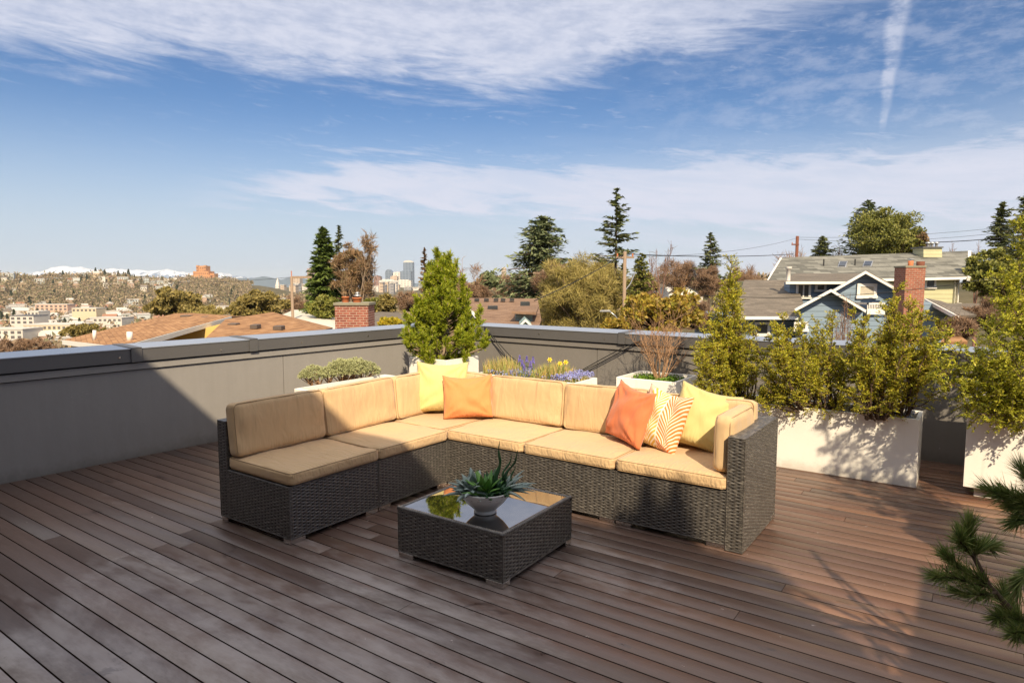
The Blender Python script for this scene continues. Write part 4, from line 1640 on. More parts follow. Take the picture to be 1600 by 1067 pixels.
# ------------------------------------------------------------------ low shrub in the left planter
def cushion_shrub():
    rng = np.random.default_rng(77)
    b = at(533, 606, 6.75)
    root = thing('rounded_shrub', 'low rounded grey green shrub rising behind the left sofa back', 'shrub', (float(b[0]), float(b[1]), 0.56))
    segs = []
    C, D = [], []
    lobes = [(-0.24, -0.12, 0.10, 0.13), (-0.13, -0.06, 0.10, 0.10), (0.0, 0.0, 0.14, 0.16), (0.13, 0.06, 0.15, 0.16), (0.25, 0.12, 0.11, 0.13), (0.06, 0.0, 0.15, 0.15), (-0.31, -0.17, 0.11, 0.07)]
    for lx, ly, lz, lr in lobes:
        k = int(420 * (lr / 0.15) ** 2)
        d = rdir(rng, k)
        d[:, 2] = np.abs(d[:, 2]) * 0.9
        tip = np.array([lx, ly, lz * 0.6]) + d * lr * rng.uniform(0.75, 1.05, (k, 1))
        for q, dd in zip(tip, d):
            m = 11
            e = unit(dd + rng.normal(size=(m, 3)) * 0.7 + [0, 0, 0.3])
            C.append(q + e * 0.010)
            D.append(e)
        for j in range(16):
            segs.append((np.array([lx * 0.8, ly * 0.8, -0.03]), tip[j], 0.006, 0.003))
    seg_mesh('stems', segs, M['twig_tan'], root)
    lv = Leaves()
    lv.quads(np.concatenate(C), np.concatenate(D), 0.022, 0.008, rng)
    lv.build('foliage', M['lavender'], root)


cushion_shrub()


# ------------------------------------------------------------------ flower box
def flowers():
    rng = np.random.default_rng(15)
    base = W(FLOW_U, FLOW_V, 0.56)

    def P(x, y, z=0):
        return np.array(W(FLOW_U + x, FLOW_V + y, 0.56 + z))
    grass = leafmat('bulb_foliage', [(.55, .46, .12), (.62, .42, .20), (.34, .42, .09), (.66, .50, .24), (.20, .32, .07)], 0.3, 0.5)
    n = 2600
    x = rng.uniform(0.05, 1.20, n)
    y = rng.uniform(0.05, 0.40, n)
    hgt = rng.uniform(0.09, 0.20, n) * (0.8 + 0.4 * np.sin(x * 9))
    C = np.array([P(a, b_, h / 2) for a, b_, h in zip(x, y, hgt)])
    D = np.stack([rng.normal(0, .25, n), rng.normal(0, .25, n), np.ones(n)], 1)
    lv = Leaves()
    lv.quads(C, D, hgt, 0.009, rng)
    tag(lv.build('bulb_leaves', grass), 'tufts of yellow green bulb leaves filling the flower box', 'foliage', kind='stuff')
    blue = leafmat('small_blue_petals', [(.20, .24, .55), (.30, .32, .66), (.42, .46, .72), (.25, .18, .50)], 0.2, 0.6)
    n = 900
    # blue blooms cluster low in the front and spill over the right end
    x = np.where(rng.uniform(size=n) < 0.45, rng.normal(1.10, 0.09, n), rng.uniform(0.15, 1.15, n))
    y = rng.uniform(0.0, 0.42, n)
    x = np.clip(x, 0.03, 1.23)
    z = 0.045 + rng.uniform(0, 0.045, n) + 0.02 * (x > 1.0)
    C = np.array([P(a, b_, c_) for a, b_, c_ in zip(x, y, z)])
    C = np.repeat(C, 3, 0) + rng.normal(0, 0.006, (3 * n, 3))
    lv = Leaves()
    lv.quads(C, rdir(rng, 3 * n), 0.015, 0.012, rng)
    tag(lv.build('small_blue_flowers', blue), 'carpet of small blue flowers low in the flower box', 'flowers', kind='stuff')
    violet = leafmat('hyacinth_violet', [(.24, .20, .60), (.33, .28, .70), (.18, .14, .50)], 0.2, 0.6)
    green = leafmat('stem_green', [(.10, .20, .04), (.16, .27, .06)], 0.2, 0.5)
    grp = 'violet flower spikes in the box'
    for i, (px, py) in enumerate(((812, 560), (816, 567), (823, 561), (829, 569), (833, 562), (819, 574))):
        t_ = at(px, py - 1, 6.62 + 0.03 * (i % 3))
        r = thing('grape_hyacinth', ('leftmost violet flower spike in the flower box', 'second violet flower spike from the left in the flower box', 'tallest violet flower spike, third from the left', 'fourth violet flower spike, set low behind the tallest', 'rightmost violet flower spike in the flower box', 'lowest violet flower spike of the cluster, between the others')[i], 'flower', (t_[0], t_[1], 0.56), 0, grp)
        h = t_[2] - 0.56
        MB().tube([(0, 0, 0), (0.003, 0, h * 0.6), (0, 0, h)], 0.003, 5).build('stem', green, r)
        k = 150
        s = rng.uniform(0, 1, k)
        a = rng.uniform(0, 6.28, k)
        rr = 0.016 * (1 - s * 0.75)
        C = np.stack([np.cos(a) * rr, np.sin(a) * rr, h - 0.045 + s * 0.07], 1)
        lv = Leaves()
        lv.quads(C, rdir(rng, k) * 0.6 + np.stack([np.cos(a), np.sin(a), 0 * a - .3], 1), 0.011, 0.009, rng)
        lv.build('bloom', violet, r)
    yl = plain('daffodil_yellow', (.85, .62, .02), 0.5)
    for lab, px, py, bx in (('daffodil standing alone, highest of the three', 859, 562, 857), ('shortest yellow daffodil, middle one of the three', 875, 568, 868), ('yellow daffodil on the longest slanting stem, rightmost', 884, 566, 869)):
        t_ = at(px, py, 6.60)
        b_ = at(bx, 585, 6.60)
        r = thing('daffodil', lab, 'flower', (b_[0], b_[1], 0.57))
        tip = Vector((t_[0] - b_[0], t_[1] - b_[1], t_[2] - 0.57))
        MB().tube([(0, 0, 0), tuple(tip * 0.5 + Vector((0.004, 0, 0))), tuple(tip)], 0.003, 5).build('stem', green, r)
        m_ = MB()
        fd = Vector((-0.1, -1, 0.25)).normalized()
        a1 = fd.cross(Vector((0, 0, 1))).normalized()
        a2 = a1.cross(fd)
        for j in range(6):
            w = j * math.pi / 3
            o = a1 * math.cos(w) + a2 * math.sin(w)
            s_ = a1 * -math.sin(w) + a2 * math.cos(w)
            m_.add([tip, tip + o * 0.013 + s_ * 0.008 + fd * 0.002, tip + o * 0.029, tip + o * 0.013 - s_ * 0.008 + fd * 0.002], [(0, 1, 2, 3)])
        ring = []
        for kk, (rad, ff) in enumerate(((0.006, 0.0), (0.008, 0.010), (0.011, 0.016))):
            ring += [tip + fd * ff + (a1 * math.cos(q * math.pi / 4) + a2 * math.sin(q * math.pi / 4)) * rad for q in range(8)]
        fs = [(a * 8 + q, a * 8 + (q + 1) % 8, (a + 1) * 8 + (q + 1) % 8, (a + 1) * 8 + q) for a in range(2) for q in range(8)]
        m_.add(ring, fs)
        m_.build('bloom', yl, r)


flowers()
# small blue flowers at the right end of the trough
rngq = np.random.default_rng(4)
Cq = np.array([W(LONG_U + 1.95 - rngq.uniform(0.05, 0.32), LONG_V + rngq.uniform(0.04, 0.36), 0.50 + rngq.uniform(0, 0.05)) for _ in range(420)])
lvq = Leaves()
lvq.quads(Cq, rdir(rngq, 420), 0.017, 0.012, rngq)
tag(lvq.build('small_blue_flowers', leafmat('pale_blue_petals', [(.30, .36, .62), (.42, .46, .70), (.16, .24, .10)], 0.2)), 'small pale blue flowers at the right end of the long trough', 'flowers', kind='stuff')


# ------------------------------------------------------------------ string lights along the back parapet
def string_lights():
    root = thing('string_lights', 'black cable of outdoor string lights draped along the back parapet', 'string lights', (0, 0, 0))

    def wallp(px, py, off=0.06):
        # point in front of the back parapet face at this bearing
        k = (px - 800) / FOC
        o = CORN + RN * off
        s = (k * o[1] - o[0]) / (RD[0] - k * RD[1])
        p = o + RD * s
        return at(px, py, p[1])

    def cable(pts, off, r=0.0055):
        P = [wallp(x, y, off) for x, y in pts]
        q = []
        for i in range(len(P) - 1):
            for k in range(8):
                q.append(tuple(P[i] + (P[i + 1] - P[i]) * k / 8))
        q.append(tuple(P[-1]))
        MB().tube(q, r, 6).build('cable', M['black_cable'], root, True)
    cable([(757, 512), (775, 535), (790, 556), (802, 565), (825, 577), (850, 582), (880, 584), (910, 580), (935, 568), (965, 552), (1000, 533)], 0.06)
    cable([(757, 510), (772, 528), (797, 556), (815, 570), (845, 580), (885, 582), (908, 579), (940, 561), (970, 545), (1000, 532)], 0.075)
    cable([(1000, 533), (1040, 556), (1090, 572), (1150, 578), (1230, 572), (1300, 560), (1360, 556), (1420, 566), (1466, 580), (1520, 590), (1560, 596)], 0.07)
    sk = plain('black_socket', (.015, .015, .015), 0.4)
    gl, g, b = mat('bulb_glass')
    b.inputs['Base Color'].default_value = (.85, .85, .82, 1)
    b.inputs['Roughness'].default_value = 0.05
    b.inputs['Transmission Weight'].default_value = 0.85
    for px, py in ((795, 560), (908, 582), (1466, 582), (1150, 580), (1300, 562)):
        p = wallp(px, py, 0.07)
        m_ = MB().lathe([(0.0, 0.0), (0.016, 0.0), (0.018, -0.045), (0.014, -0.06)], 12, tuple(p))
        o = m_.build('socket', sk, root, True)
        MB().lathe([(0.012, -0.055), (0.022, -0.085), (0.028, -0.115), (0.022, -0.142), (0.0, -0.152)], 14, tuple(p)).build('bulb', gl, o, True)


string_lights()


# ------------------------------------------------------------------ pine close to the camera (needs its own tub, out of the picture)
def near_pine():
    rng = np.random.default_rng(9)
    root = thing('near_pine', 'dark green pine branches reaching in at the lower right corner', 'pine', (2.02, 1.38, 0.0))
    tub = thing('pine_tub', 'round dark tub holding the pine beside the camera', 'planter', (2.02, 1.38, 0.0))
    MB().lathe([(0.0, 0.0), (0.20, 0.0), (0.25, 0.42), (0.23, 0.42), (0.21, 0.36), (0.0, 0.36)], 28).build('tub_shell', M['fascia'], tub, True)
    O = np.array([2.02, 1.38, 0.0])
    segs, tufts = [], []
    trunk = polyline_pts(rng, (0, 0, 0.36), (-0.02, 0.02, 1.40), 7, 0.03)
    for i in range(7):
        segs.append((trunk[i], trunk[i + 1], 0.035 - 0.003 * i, 0.035 - 0.003 * (i + 1)))

    def shoot(a, b, r0, n_t):
        P = polyline_pts(rng, a, b, 5, 0.008)
        for k in range(5):
            segs.append((P[k], P[k + 1], r0 * (1 - k * .12), r0 * (1 - (k + 1) * .12)))
        L_ = np.linalg.norm(P[-1] - P[0])
        d = unit(P[-1] - P[-2])
        cov = min(1.0, 0.26 / L_)
        for q in range(n_t):
            s = 1 - cov * (q / n_t)
            f = s * 5
            i = min(4, int(f))
            tufts.append((P[i] + (P[i + 1] - P[i]) * (f - i), unit(P[i + 1] - P[i])))

    def G(px, py, Y):
        return at(px, py, Y) - O
    j1 = G(1600, 975, 1.55)
    st = np.array([-0.03, 0.03, 0.85])
    P = polyline_pts(rng, st, j1, 4, 0.01)
    for k in range(4):
        segs.append((P[k], P[k + 1], 0.012, 0.011))
    for q in range(14):
        m0 = st + (j1 - st) * rng.uniform(0.1, 0.85)
        shoot(m0, m0 + np.array([rng.uniform(-.1, .2), rng.uniform(-.2, .2), rng.uniform(.02, .22)]), 0.004, 50)
    j2 = G(1545, 915, 1.58)
    segs.append((j1, j2, 0.010, 0.008))
    j3 = G(1522, 870, 1.60)
    segs.append((j2, j3, 0.008, 0.006))
    shoot(j3, G(1515, 822, 1.60), 0.005, 90)
    shoot(j3, G(1500, 838, 1.56), 0.005, 60)
    shoot(j3, G(1545, 855, 1.62), 0.004, 50)
    shoot(j2, G(1478, 868, 1.55), 0.005, 90)
    shoot(j2, G(1462, 900, 1.50), 0.005, 90)
    shoot(G(1555, 925, 1.57), G(1500, 925, 1.52), 0.005, 60)
    shoot(j1, G(1560, 965, 1.5), 0.005, 90)
    shoot(j1, G(1570, 930, 1.6), 0.005, 80)
    shoot(G(1620, 990, 1.5), G(1585, 990, 1.45), 0.005, 80)
    shoot(G(1640, 880, 1.5), G(1590, 920, 1.5), 0.005, 60)
    j5 = G(1640, 800, 1.62)
    segs.append((np.array([-0.04, 0.04, 1.15]), j5, 0.012, 0.009))
    for t_ in ((1545, 765), (1568, 768), (1585, 790), (1598, 735), (1592, 812), (1612, 775)):
        shoot(j5, G(t_[0], t_[1], 1.62), 0.005, 70)
    # the rest of the tree, beyond the frame, throws dappled shade
    for i in range(18):
        az = rng.uniform(0, 6.28)
        z = rng.uniform(0.6, 1.40)
        d = np.array([math.cos(az), math.sin(az) * 0.8, rng.uniform(0.3, 1.0)])
        a = np.array([np.interp(z, trunk[:, 2], trunk[:, j]) for j in range(3)])
        shoot(a, a + d * rng.uniform(0.25, 0.5), 0.006, 70)
    seg_mesh('trunk', segs, M['bark'], root, 6)
    C, D, L = [], [], []
    for p, d in tufts:
        k = 7
        dd = unit(d * 1.5 + rng.normal(size=(k, 3)) * 0.50)
        l = 0.060 * rng.uniform(0.75, 1.1, k)
        C.append(p + dd * l[:, None] * 0.5)
        D.append(dd)
        L.append(l)
    lv = Leaves()
    lv.quads(np.concatenate(C), np.concatenate(D), np.concatenate(L), 0.0019, rng)
    lv.build('needles', M['pine_dark'], root)


near_pine()


# ------------------------------------------------------------------ small conical shrubs on the house roof: their tips shade the sofa front
def roof_shrubs():
    rng = np.random.default_rng(2)
    for i, (du, h, r) in enumerate(((3.16, 0.30, 0.10), (3.34, 0.54, 0.12), (3.53, 0.56, 0.13))):
        root = thing('roof_shrub', ('shortest clipped conifer of the row on the house roof edge', 'middle clipped conifer of the row on the house roof edge', 'tallest clipped conifer of the row on the house roof edge')[i], 'shrub', W(du, HV - 0.12, 5.3), 0, 'clipped conifers on the roof edge')
        n = 2200
        s = rng.uniform(0, 1, n) ** 0.7
        a = rng.uniform(0, 6.28, n)
        z = h * (1 - s)
        rr = r * s ** 0.8 * rng.uniform(0.5, 1.05, n)
        C = np.stack([np.cos(a) * rr, np.sin(a) * rr, z], 1)
        lv = Leaves()
        lv.quads(C, np.stack([np.cos(a), np.sin(a), 1 + 0 * a], 1), 0.05, 0.02, rng)
        lv.build('foliage', M['pine_dark'], root)
        MB().tube([(0, 0, 0), (0, 0, h * 0.9)], 0.012, 6).build('stem', M['bark'], root)


roof_shrubs()


# ------------------------------------------------------------------ a potted cypress outside the frame on the right: its shade dapples the trough and the boards
def side_cypress():
    rng = np.random.default_rng(61)
    b = (3.20, 2.95, 0.40)
    tub = thing('cypress_tub', 'round dark tub holding the tall cypress beside the deck', 'planter', (b[0], b[1], 0))
    MB().lathe([(0.0, 0.0), (0.19, 0.0), (0.23, 0.44), (0.21, 0.44), (0.19, 0.38), (0.0, 0.38)], 28).build('tub_shell', M['fascia'], tub, True)
    sh = []
    for i in range(18):
        az = rng.uniform(0, 6.28)
        h = rng.uniform(0.6, 2.0)
        r_ = rng.uniform(0.15, 0.52)
        sh.append(((math.cos(az) * r_, math.sin(az) * r_, h), 0.35, 0.9))
    feathery('side_cypress', 'tall loose cypress in a dark tub beyond the right edge of the view', 'cypress', b, sh, M['yew'], M['bark'], 62, rootspread=0.0)


side_cypress()
# ------------------------------------------------------------------ terrain
def az_of(px):
    return math.degrees(math.atan((px - 800) / FOC))


R_L = [0, 30, 80, 200, 400, 700, 900, 1150, 1350, 1500, 1900, 3000, 6000, 14000]
H_L = [-8, -9, -14, -32, -47, -50, -42, -18, -3, -2, -12, -50, -70, -90]
R_M = [0, 30, 80, 200, 400, 900, 1500, 2600, 3200, 6000, 14000]
H_M = [-8, -8.5, -11, -17, -24, -28, -30, -28, -25, -70, -90]
R_R = [0, 30, 80, 200, 400, 900, 1500, 3000, 6000, 14000]
H_R = [-8, -7.8, -6.5, -2.5, -1.0, -3, -8, -30, -70, -90]


def terr(r, az):
    r = np.asarray(r, float)
    az = np.asarray(az, float)
    l, m, q = np.interp(r, R_L, H_L), np.interp(r, R_M, H_M), np.interp(r, R_R, H_R)
    wl = np.clip((-17.5 - az) / 5.0, 0, 1); wl = wl * wl * (3 - 2 * wl)
    wr = np.clip((az + 9) / 7.0, 0, 1); wr = wr * wr * (3 - 2 * wr)
    h = m * (1 - wl) * (1 - wr) + l * wl + q * wr * (1 - wl)
    bump = np.sin(az * 0.9 + r * 0.004) * 2.5 + np.sin(az * 2.3 - r * 0.009) * 1.5
    crest = 8.0 * np.clip((-27.2 - az) / 3.0, 0, 1) * np.exp(-((r - 1420) / 230.0) ** 2)
    return h + crest + bump * np.clip((r - 150) / 600, 0, 1)


def on_ground(px, r):
    a = math.radians(az_of(px))
    return np.array([math.sin(a) * r, math.cos(a) * r, float(terr(r, math.degrees(a)))])


def ground():
    na = 360
    rs = np.concatenate([[0.5, 6, 12, 20, 30, 45, 60, 80, 110, 150], np.geomspace(190, 3200, 44), [4000, 5000, 7000, 9500, 14000]])
    A = np.linspace(-180, 180, na, endpoint=False)
    Am, Rm = np.meshgrid(A, rs)
    Z = terr(Rm, Am)
    V = np.stack([np.sin(np.radians(Am)) * Rm, np.cos(np.radians(Am)) * Rm, Z], -1).reshape(-1, 3)
    idx = np.arange(len(rs) * na).reshape(len(rs), na)
    nx = np.roll(idx, -1, 1)
    F = np.stack([idx[:-1], nx[:-1], nx[1:], idx[1:]], -1).reshape(-1, 4)
    m_, g, b = mat('scrub_and_grass')
    o = g.obj()
    n = g.noise(o, 0.015, 6, 0.65)
    n2 = g.noise(o, 0.4, 5, 0.65)
    c = g.ramp(g.m('ADD', g.m('MULTIPLY', n, 0.6), g.m('MULTIPLY', n2, 0.4)), [(0.3, (.05, .055, .025)), (0.5, (.12, .10, .055)), (0.7, (.20, .165, .105))])
    g.put(b.inputs['Base Color'], c)
    b.inputs['Roughness'].default_value = 1.0
    b.inputs['Specular IOR Level'].default_value = 0.1
    tag(npmesh('ground', V, F, m_, None, True), kind='structure')


ground()


def mountains():
    def ridge(name, label, pts, Y, depth, m_, seed):
        rng = np.random.default_rng(seed)
        xs = np.linspace(pts[0][0], pts[-1][0], 420)
        ys = np.interp(xs, [p[0] for p in pts], [p[1] for p in pts])
        jag = np.zeros_like(xs)
        for o in range(1, 7):
            f = 0.02 * 1.9 ** o
            jag += np.sin(xs * f * 2 + rng.uniform(0, 6)) * 2.6 / 1.7 ** o
        ys = ys - jag * 0.8
        rows = []
        K = 10
        for k in range(K + 1):
            s = k / K
            row = []
            for x, y in zip(xs, ys):
                p = at(x, y, Y)
                h0 = -95.0
                z = h0 + (p[2] - h0) * (1 - abs(s * 2 - 1)) ** 0.9
                sc = (Y + (s - 0.5) * depth) / Y
                z += math.sin(x * 0.35 + s * 9) * 6 * (0.25 < s < 0.5)
                row.append((p[0] * sc, p[1] * sc, z))
            rows.append(row)
        V = np.array(rows).reshape(-1, 3)
        n = len(xs)
        idx = np.arange(len(V)).reshape(K + 1, n)
        F = np.stack([idx[:-1, :-1], idx[:-1, 1:], idx[1:, 1:], idx[1:, :-1]], -1).reshape(-1, 4)
        tag(npmesh(name, V, F, m_, None, True), kind='structure')
    snow, g, b = mat('snowy_rock')
    o = g.obj()
    n = g.noise(g.mapping(o, (1, 1, 1.2)), 0.012, 8, 0.7)
    z = g.sep(o)[2]
    f = g.m('ADD', g.m('MULTIPLY', g.m('SUBTRACT', n, 0.5), 4.5), g.m('DIVIDE', g.m('SUBTRACT', z, -5.0), 190.0))
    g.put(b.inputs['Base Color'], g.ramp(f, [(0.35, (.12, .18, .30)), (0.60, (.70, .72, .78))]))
    b.inputs['Roughness'].default_value = 1.0
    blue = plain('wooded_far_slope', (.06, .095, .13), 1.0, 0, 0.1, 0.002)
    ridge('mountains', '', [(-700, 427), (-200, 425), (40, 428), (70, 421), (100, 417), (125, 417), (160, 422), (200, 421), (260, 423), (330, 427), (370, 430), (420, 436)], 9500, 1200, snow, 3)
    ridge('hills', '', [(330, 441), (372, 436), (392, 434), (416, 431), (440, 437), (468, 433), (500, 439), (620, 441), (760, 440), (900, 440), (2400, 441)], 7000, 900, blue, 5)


mountains()

# ------------------------------------------------------------------ tree builders
M['fir'] = leafmat('fir_needles', [(.09, .11, .04), (.14, .165, .055), (.21, .22, .08), (.10, .12, .045)], 0.15, 0.6)
M['fir_green'] = leafmat('green_fir_needles', [(.07, .115, .025), (.12, .175, .035), (.18, .23, .05), (.09, .14, .03)], 0.2, 0.6)
M['cedar'] = leafmat('cedar_needles', [(.12, .155, .07), (.18, .22, .10), (.26, .28, .14), (.09, .12, .055)], 0.15, 0.6)
M['olive_twig'] = leafmat('olive_twigs', [(.30, .25, .07), (.42, .34, .10), (.20, .17, .05), (.50, .38, .15)], 0.1, 0.7)
M['brown_twig'] = leafmat('brown_twigs', [(.22, .13, .075), (.32, .20, .12), (.16, .10, .07), (.36, .24, .15)], 0.1, 0.7)
M['broad'] = leafmat('evergreen_leaves', [(.13, .15, .03), (.22, .225, .045), (.32, .30, .07), (.09, .11, .02)], 0.2, 0.5)
M['magnolia'] = leafmat('ochre_leaves', [(.46, .33, .045), (.30, .19, .04), (.55, .42, .06), (.22, .20, .03), (.38, .22, .05), (.26, .28, .04)], 0.3, 0.5)
M['rust'] = leafmat('rust_needles', [(.30, .19, .10), (.38, .24, .13), (.22, .14, .08), (.18, .15, .06)], 0.2, 0.6)
M['olive_leaf'] = leafmat('olive_brown_leaves', [(.22, .175, .05), (.32, .25, .075), (.14, .12, .04), (.42, .32, .11)], 0.2, 0.6)
M['gold'] = leafmat('golden_bush_leaves', [(.62, .46, .03), (.50, .40, .04), (.34, .34, .04)], 0.3)


def conifer(label, px, Y, ytop, hw, ybase, seed, m_='fir', name='conifer_tree', irr=0.35, droop=0.25, nbr=150, leaf=0.34, base_frac=0.06, power=0.85, cat='conifer', group=None, skip=0.0, lean=0.0, lw=0.34, per=26):
    """hw: half width in px of the 1600 px frame at distance Y"""
    rng = np.random.default_rng(seed)
    b = at(px, ybase, Y)
    t = at(px, ytop, Y)
    gz = float(terr(Y, az_of(px))) - 0.3
    H = t[2] - gz
    crown0 = (b[2] - gz) / H
    R = hw / FOC * Y
    root = thing(name, label, cat, (b[0], b[1], gz), 0, group)
    tr = polyline_pts(rng, (0, 0, 0), (lean, 0, H * 0.99), 8, 0.02 * R)
    segs = [(tr[i], tr[i + 1], H * 0.014 * (1 - i / 8.5), H * 0.014 * (1 - (i + 1) / 8.5)) for i in range(8)]
    C, D = [], []
    for i in range(nbr):
        f = (i + rng.uniform(0, 1)) / nbr
        if rng.uniform() < skip:
            continue
        h = crown0 + (1 - crown0) * f
        L = R * ((1 - f) ** power * (1 - irr) + irr * rng.uniform(0.1, 1.1) * (1 - f) ** 0.55) + 0.02 * R
        az = rng.uniform(0, 6.283)
        q0 = np.array([np.interp(h * H, tr[:, 2], tr[:, 0]), np.interp(h * H, tr[:, 2], tr[:, 1]), h * H])
        d = np.array([math.cos(az), math.sin(az), 0.15 - droop * (1 - f)])
        up = np.array([0, 0, 0.28])
        q1 = q0 + d * L * 0.5
        q2 = q0 + (d + up * 0.4 - np.array([0, 0, droop * 0.25])) * L
        segs.append((q0, q1, 0.02 * L + 0.006, 0.012 * L + 0.004))
        segs.append((q1, q2, 0.012 * L + 0.004, 0.003))
        k = max(6, int(per * (0.35 + L / R)))
        s = rng.uniform(0.12, 1.04, (k, 1))
        pt = np.where(s < 0.5, q0 + (q1 - q0) * s * 2, q1 + (q2 - q1) * (s - 0.5) * 2)
        lat = unit(np.cross(d, [0, 0, 1]))
        spread = lat * rng.normal(0, 0.16, (k, 1)) * L * (1.1 - s * 0.6)
        pt = pt + spread + rng.normal(0, 0.04, (k, 3)) * L - np.array([0, 0, 0.06]) * L * rng.uniform(0, 1, (k, 1))
        C.append(pt)
        D.append(unit(d + np.sign((spread * lat).sum(1, keepdims=True)) * lat * 0.7 + rng.normal(0, 0.35, (k, 3)) + [0, 0, -0.15]))
    seg_mesh('trunk', segs, M['bark'], root, 4)
    C, D = np.concatenate(C), np.concatenate(D)
    l = leaf * rng.uniform(0.6, 1.25, len(C))
    roll = unit(np.stack([rng.normal(0, .5, len(C)), rng.normal(0, .5, len(C)), np.ones(len(C))], 1))
    lv = Leaves()
    lv.quads(C, D, l, l * lw, rng, roll)
    lv.build('crown', M[m_], root)
    return root


def bare_tree(label, px, Y, ytop, hw, seed, m_='bark_pale', twig='brown_twig', name='bare_tree', levels=4, nchild=4, spread=34, twigs=10, cat='bare tree', group=None, ybase=None, up=0.25, tw_len=0.4, tw_w=0.03, rmin=0.010, trunk_f=0.35):
    rng = np.random.default_rng(seed)
    t = at(px, ytop, Y)
    gz = float(terr(Y, az_of(px))) - 0.3 if ybase is None else at(px, ybase, Y)[2]
    H = t[2] - gz
    R = hw / FOC * Y
    root = thing(name, label, cat, (t[0], t[1], gz), 0, group)
    out, tips = grow(rng, (0, 0, 0), (0, 0, 1), H * trunk_f * 1.6, H * 0.022, levels, nchild, spread, up, 0.62, 5, start=0.42)
    # fit the grown tree into the height and width it has in the photo
    P = np.array([s[1] for s in out])
    sz = (H * 0.985) / P[:, 2].max()
    sx = R / np.percentile(np.abs(P[:, 0]), 99)
    S = np.array([sx, sx, sz])
    out = [(a * S, b * S, ra, rb) for a, b, ra, rb in out]
    seg_mesh('trunk', out, M[m_], root, 3, rmin)
    tp = [(p * S, d) for p, d, l in tips if l >= levels - 1]
    if twigs:
        p = np.repeat(np.array([q[0] for q in tp]), twigs, 0)
        d = np.repeat(np.array([q[1] for q in tp]), twigs, 0)
        n = len(p)
        dd = unit(d + rng.normal(0, 0.55, (n, 3)))
        L = tw_len * rng.uniform(0.5, 1.2, n)
        p = p - d * tw_len * rng.uniform(0, 1.2, (n, 1)) + rng.normal(0, tw_len * 0.12, (n, 3))
        lv = Leaves()
        lv.quads(p + dd * L[:, None] * 0.5, dd, L, tw_w, rng)
        lv.build('crown', M[twig], root)
    return root


def crown_tree(label, px, Y, ytop, hw, ybot, seed, m_, name, cat, n=9000, leaf=0.16, lobes=14, group=None, twig=0, kx=None, trunk=True, bark='bark', aspect=0.55):
    """leafy crown built of many leaves gathered in uneven clumps; ytop..ybot and hw are px at distance Y"""
    rng = np.random.default_rng(seed)
    c = at(px, (ytop + ybot) / 2, Y)
    gz = float(terr(Y, az_of(px))) - 0.3
    root = thing(name, label, cat, (c[0], c[1], gz), 0, group)
    R = hw / FOC * Y
    Hh = (ybot - ytop) / FOC * Y / 2
    zc = c[2] - gz
    cl = []
    for i in range(lobes * 5):
        d = rdir(rng, 1)[0]
        q = d * rng.uniform(0.35, 0.92)
        q[2] = q[2] * 1.0
        cl.append((q * np.array([R, R * 0.9, Hh]) + [0, 0, zc], rng.uniform(0.12, 0.26) * min(R, Hh * 1.3)))
    C, D = [], []
    per = max(8, n // len(cl))
    segs = []
    if trunk:
        segs.append((np.array([0, 0, 0.0]), np.array([0, 0, zc * 0.8 + 0.1]), R * 0.07 + 0.03, R * 0.05))
    for q, r in cl:
        d = rdir(rng, per)
        pt = q + d * r * rng.uniform(0.55, 1.1, (per, 1)) * [1, 1, 0.8]
        C.append(pt)
        D.append(unit(d * 0.6 + rng.normal(0, 0.6, (per, 3)) + [0, 0, 0.2]))
        a = np.array([0, 0, max(0.1, zc - Hh * 0.8)])
        segs.append((a, a + (q - a) * 0.55 + rng.normal(0, .05 * R, 3), 0.016 * R + .006, 0.010 * R + .004))
        segs.append((segs[-1][1], q, 0.010 * R + .004, 0.004 * R + .003))
    seg_mesh('trunk', segs, M[bark], root, 4)
    C, D = np.concatenate(C), np.concatenate(D)
    l = leaf * rng.uniform(0.6, 1.3, len(C))
    lv = Leaves()
    lv.quads(C, D, l, l * aspect, rng)
    lv.build('crown', M[m_], root)
    return root


# ------------------------------------------------------------------ trees and shrubs of the neighbourhood
conifer('tall dark green fir left of the bare rust brown tree', 508, 48, 356, 36, 500, 101, irr=0.30, nbr=300, leaf=0.46, power=0.62, per=44, m_='fir_green')
conifer('slim dark fir top rising behind the rust brown tree', 532, 52, 352, 20, 480, 102, irr=0.3, nbr=110, leaf=0.36, power=0.7)
crown_tree('low mid green bush at the foot of the dark fir', 505, 44, 458, 26, 500, 103, 'broad', 'evergreen_bush', 'bush', 4000, 0.22)
bare_tree('rust brown larch like tree with pale trunk beside the dark fir', 545, 46, 358, 40, 104, 'bark_pale', 'rust', name='larch_tree', levels=4, twigs=9, tw_len=0.45, tw_w=0.05, spread=50, cat='tree', trunk_f=0.5)
crown_tree('broad rust brown dome of fine twigs between the firs and the grey high rise', 548, 47, 364, 31, 486, 204, 'rust', 'larch_tree', 'tree', 7000, 0.5, lobes=16, aspect=0.10, bark='bark_pale')
bare_tree('bare grey brown tree in front of the downtown tower', 563, 48, 372, 19, 105, 'bark_pale', 'brown_twig', levels=4, twigs=4, tw_len=0.5, spread=30, trunk_f=0.5, group='bare trees by the firs')
conifer('thin reddish spire top behind the dwarf pine', 664, 60, 388, 14, 470, 106, 'rust', irr=0.4, nbr=90, leaf=0.36)
bare_tree('leafless tree with spreading crown just right of the dwarf pine', 727, 50, 400, 30, 107, 'twig_tan', 'brown_twig', levels=4, twigs=4, tw_len=0.5, spread=36)
crown_tree('green crowned tree between the dwarf pine and the cedar', 762, 55, 424, 17, 452, 108, 'cedar', 'round_tree', 'tree', 3500, 0.3)
crown_tree('brown leafless thicket below the green crowned tree', 742, 48, 440, 32, 474, 109, 'brown_twig', 'thicket', 'shrub', 6500, 0.5, aspect=0.07)
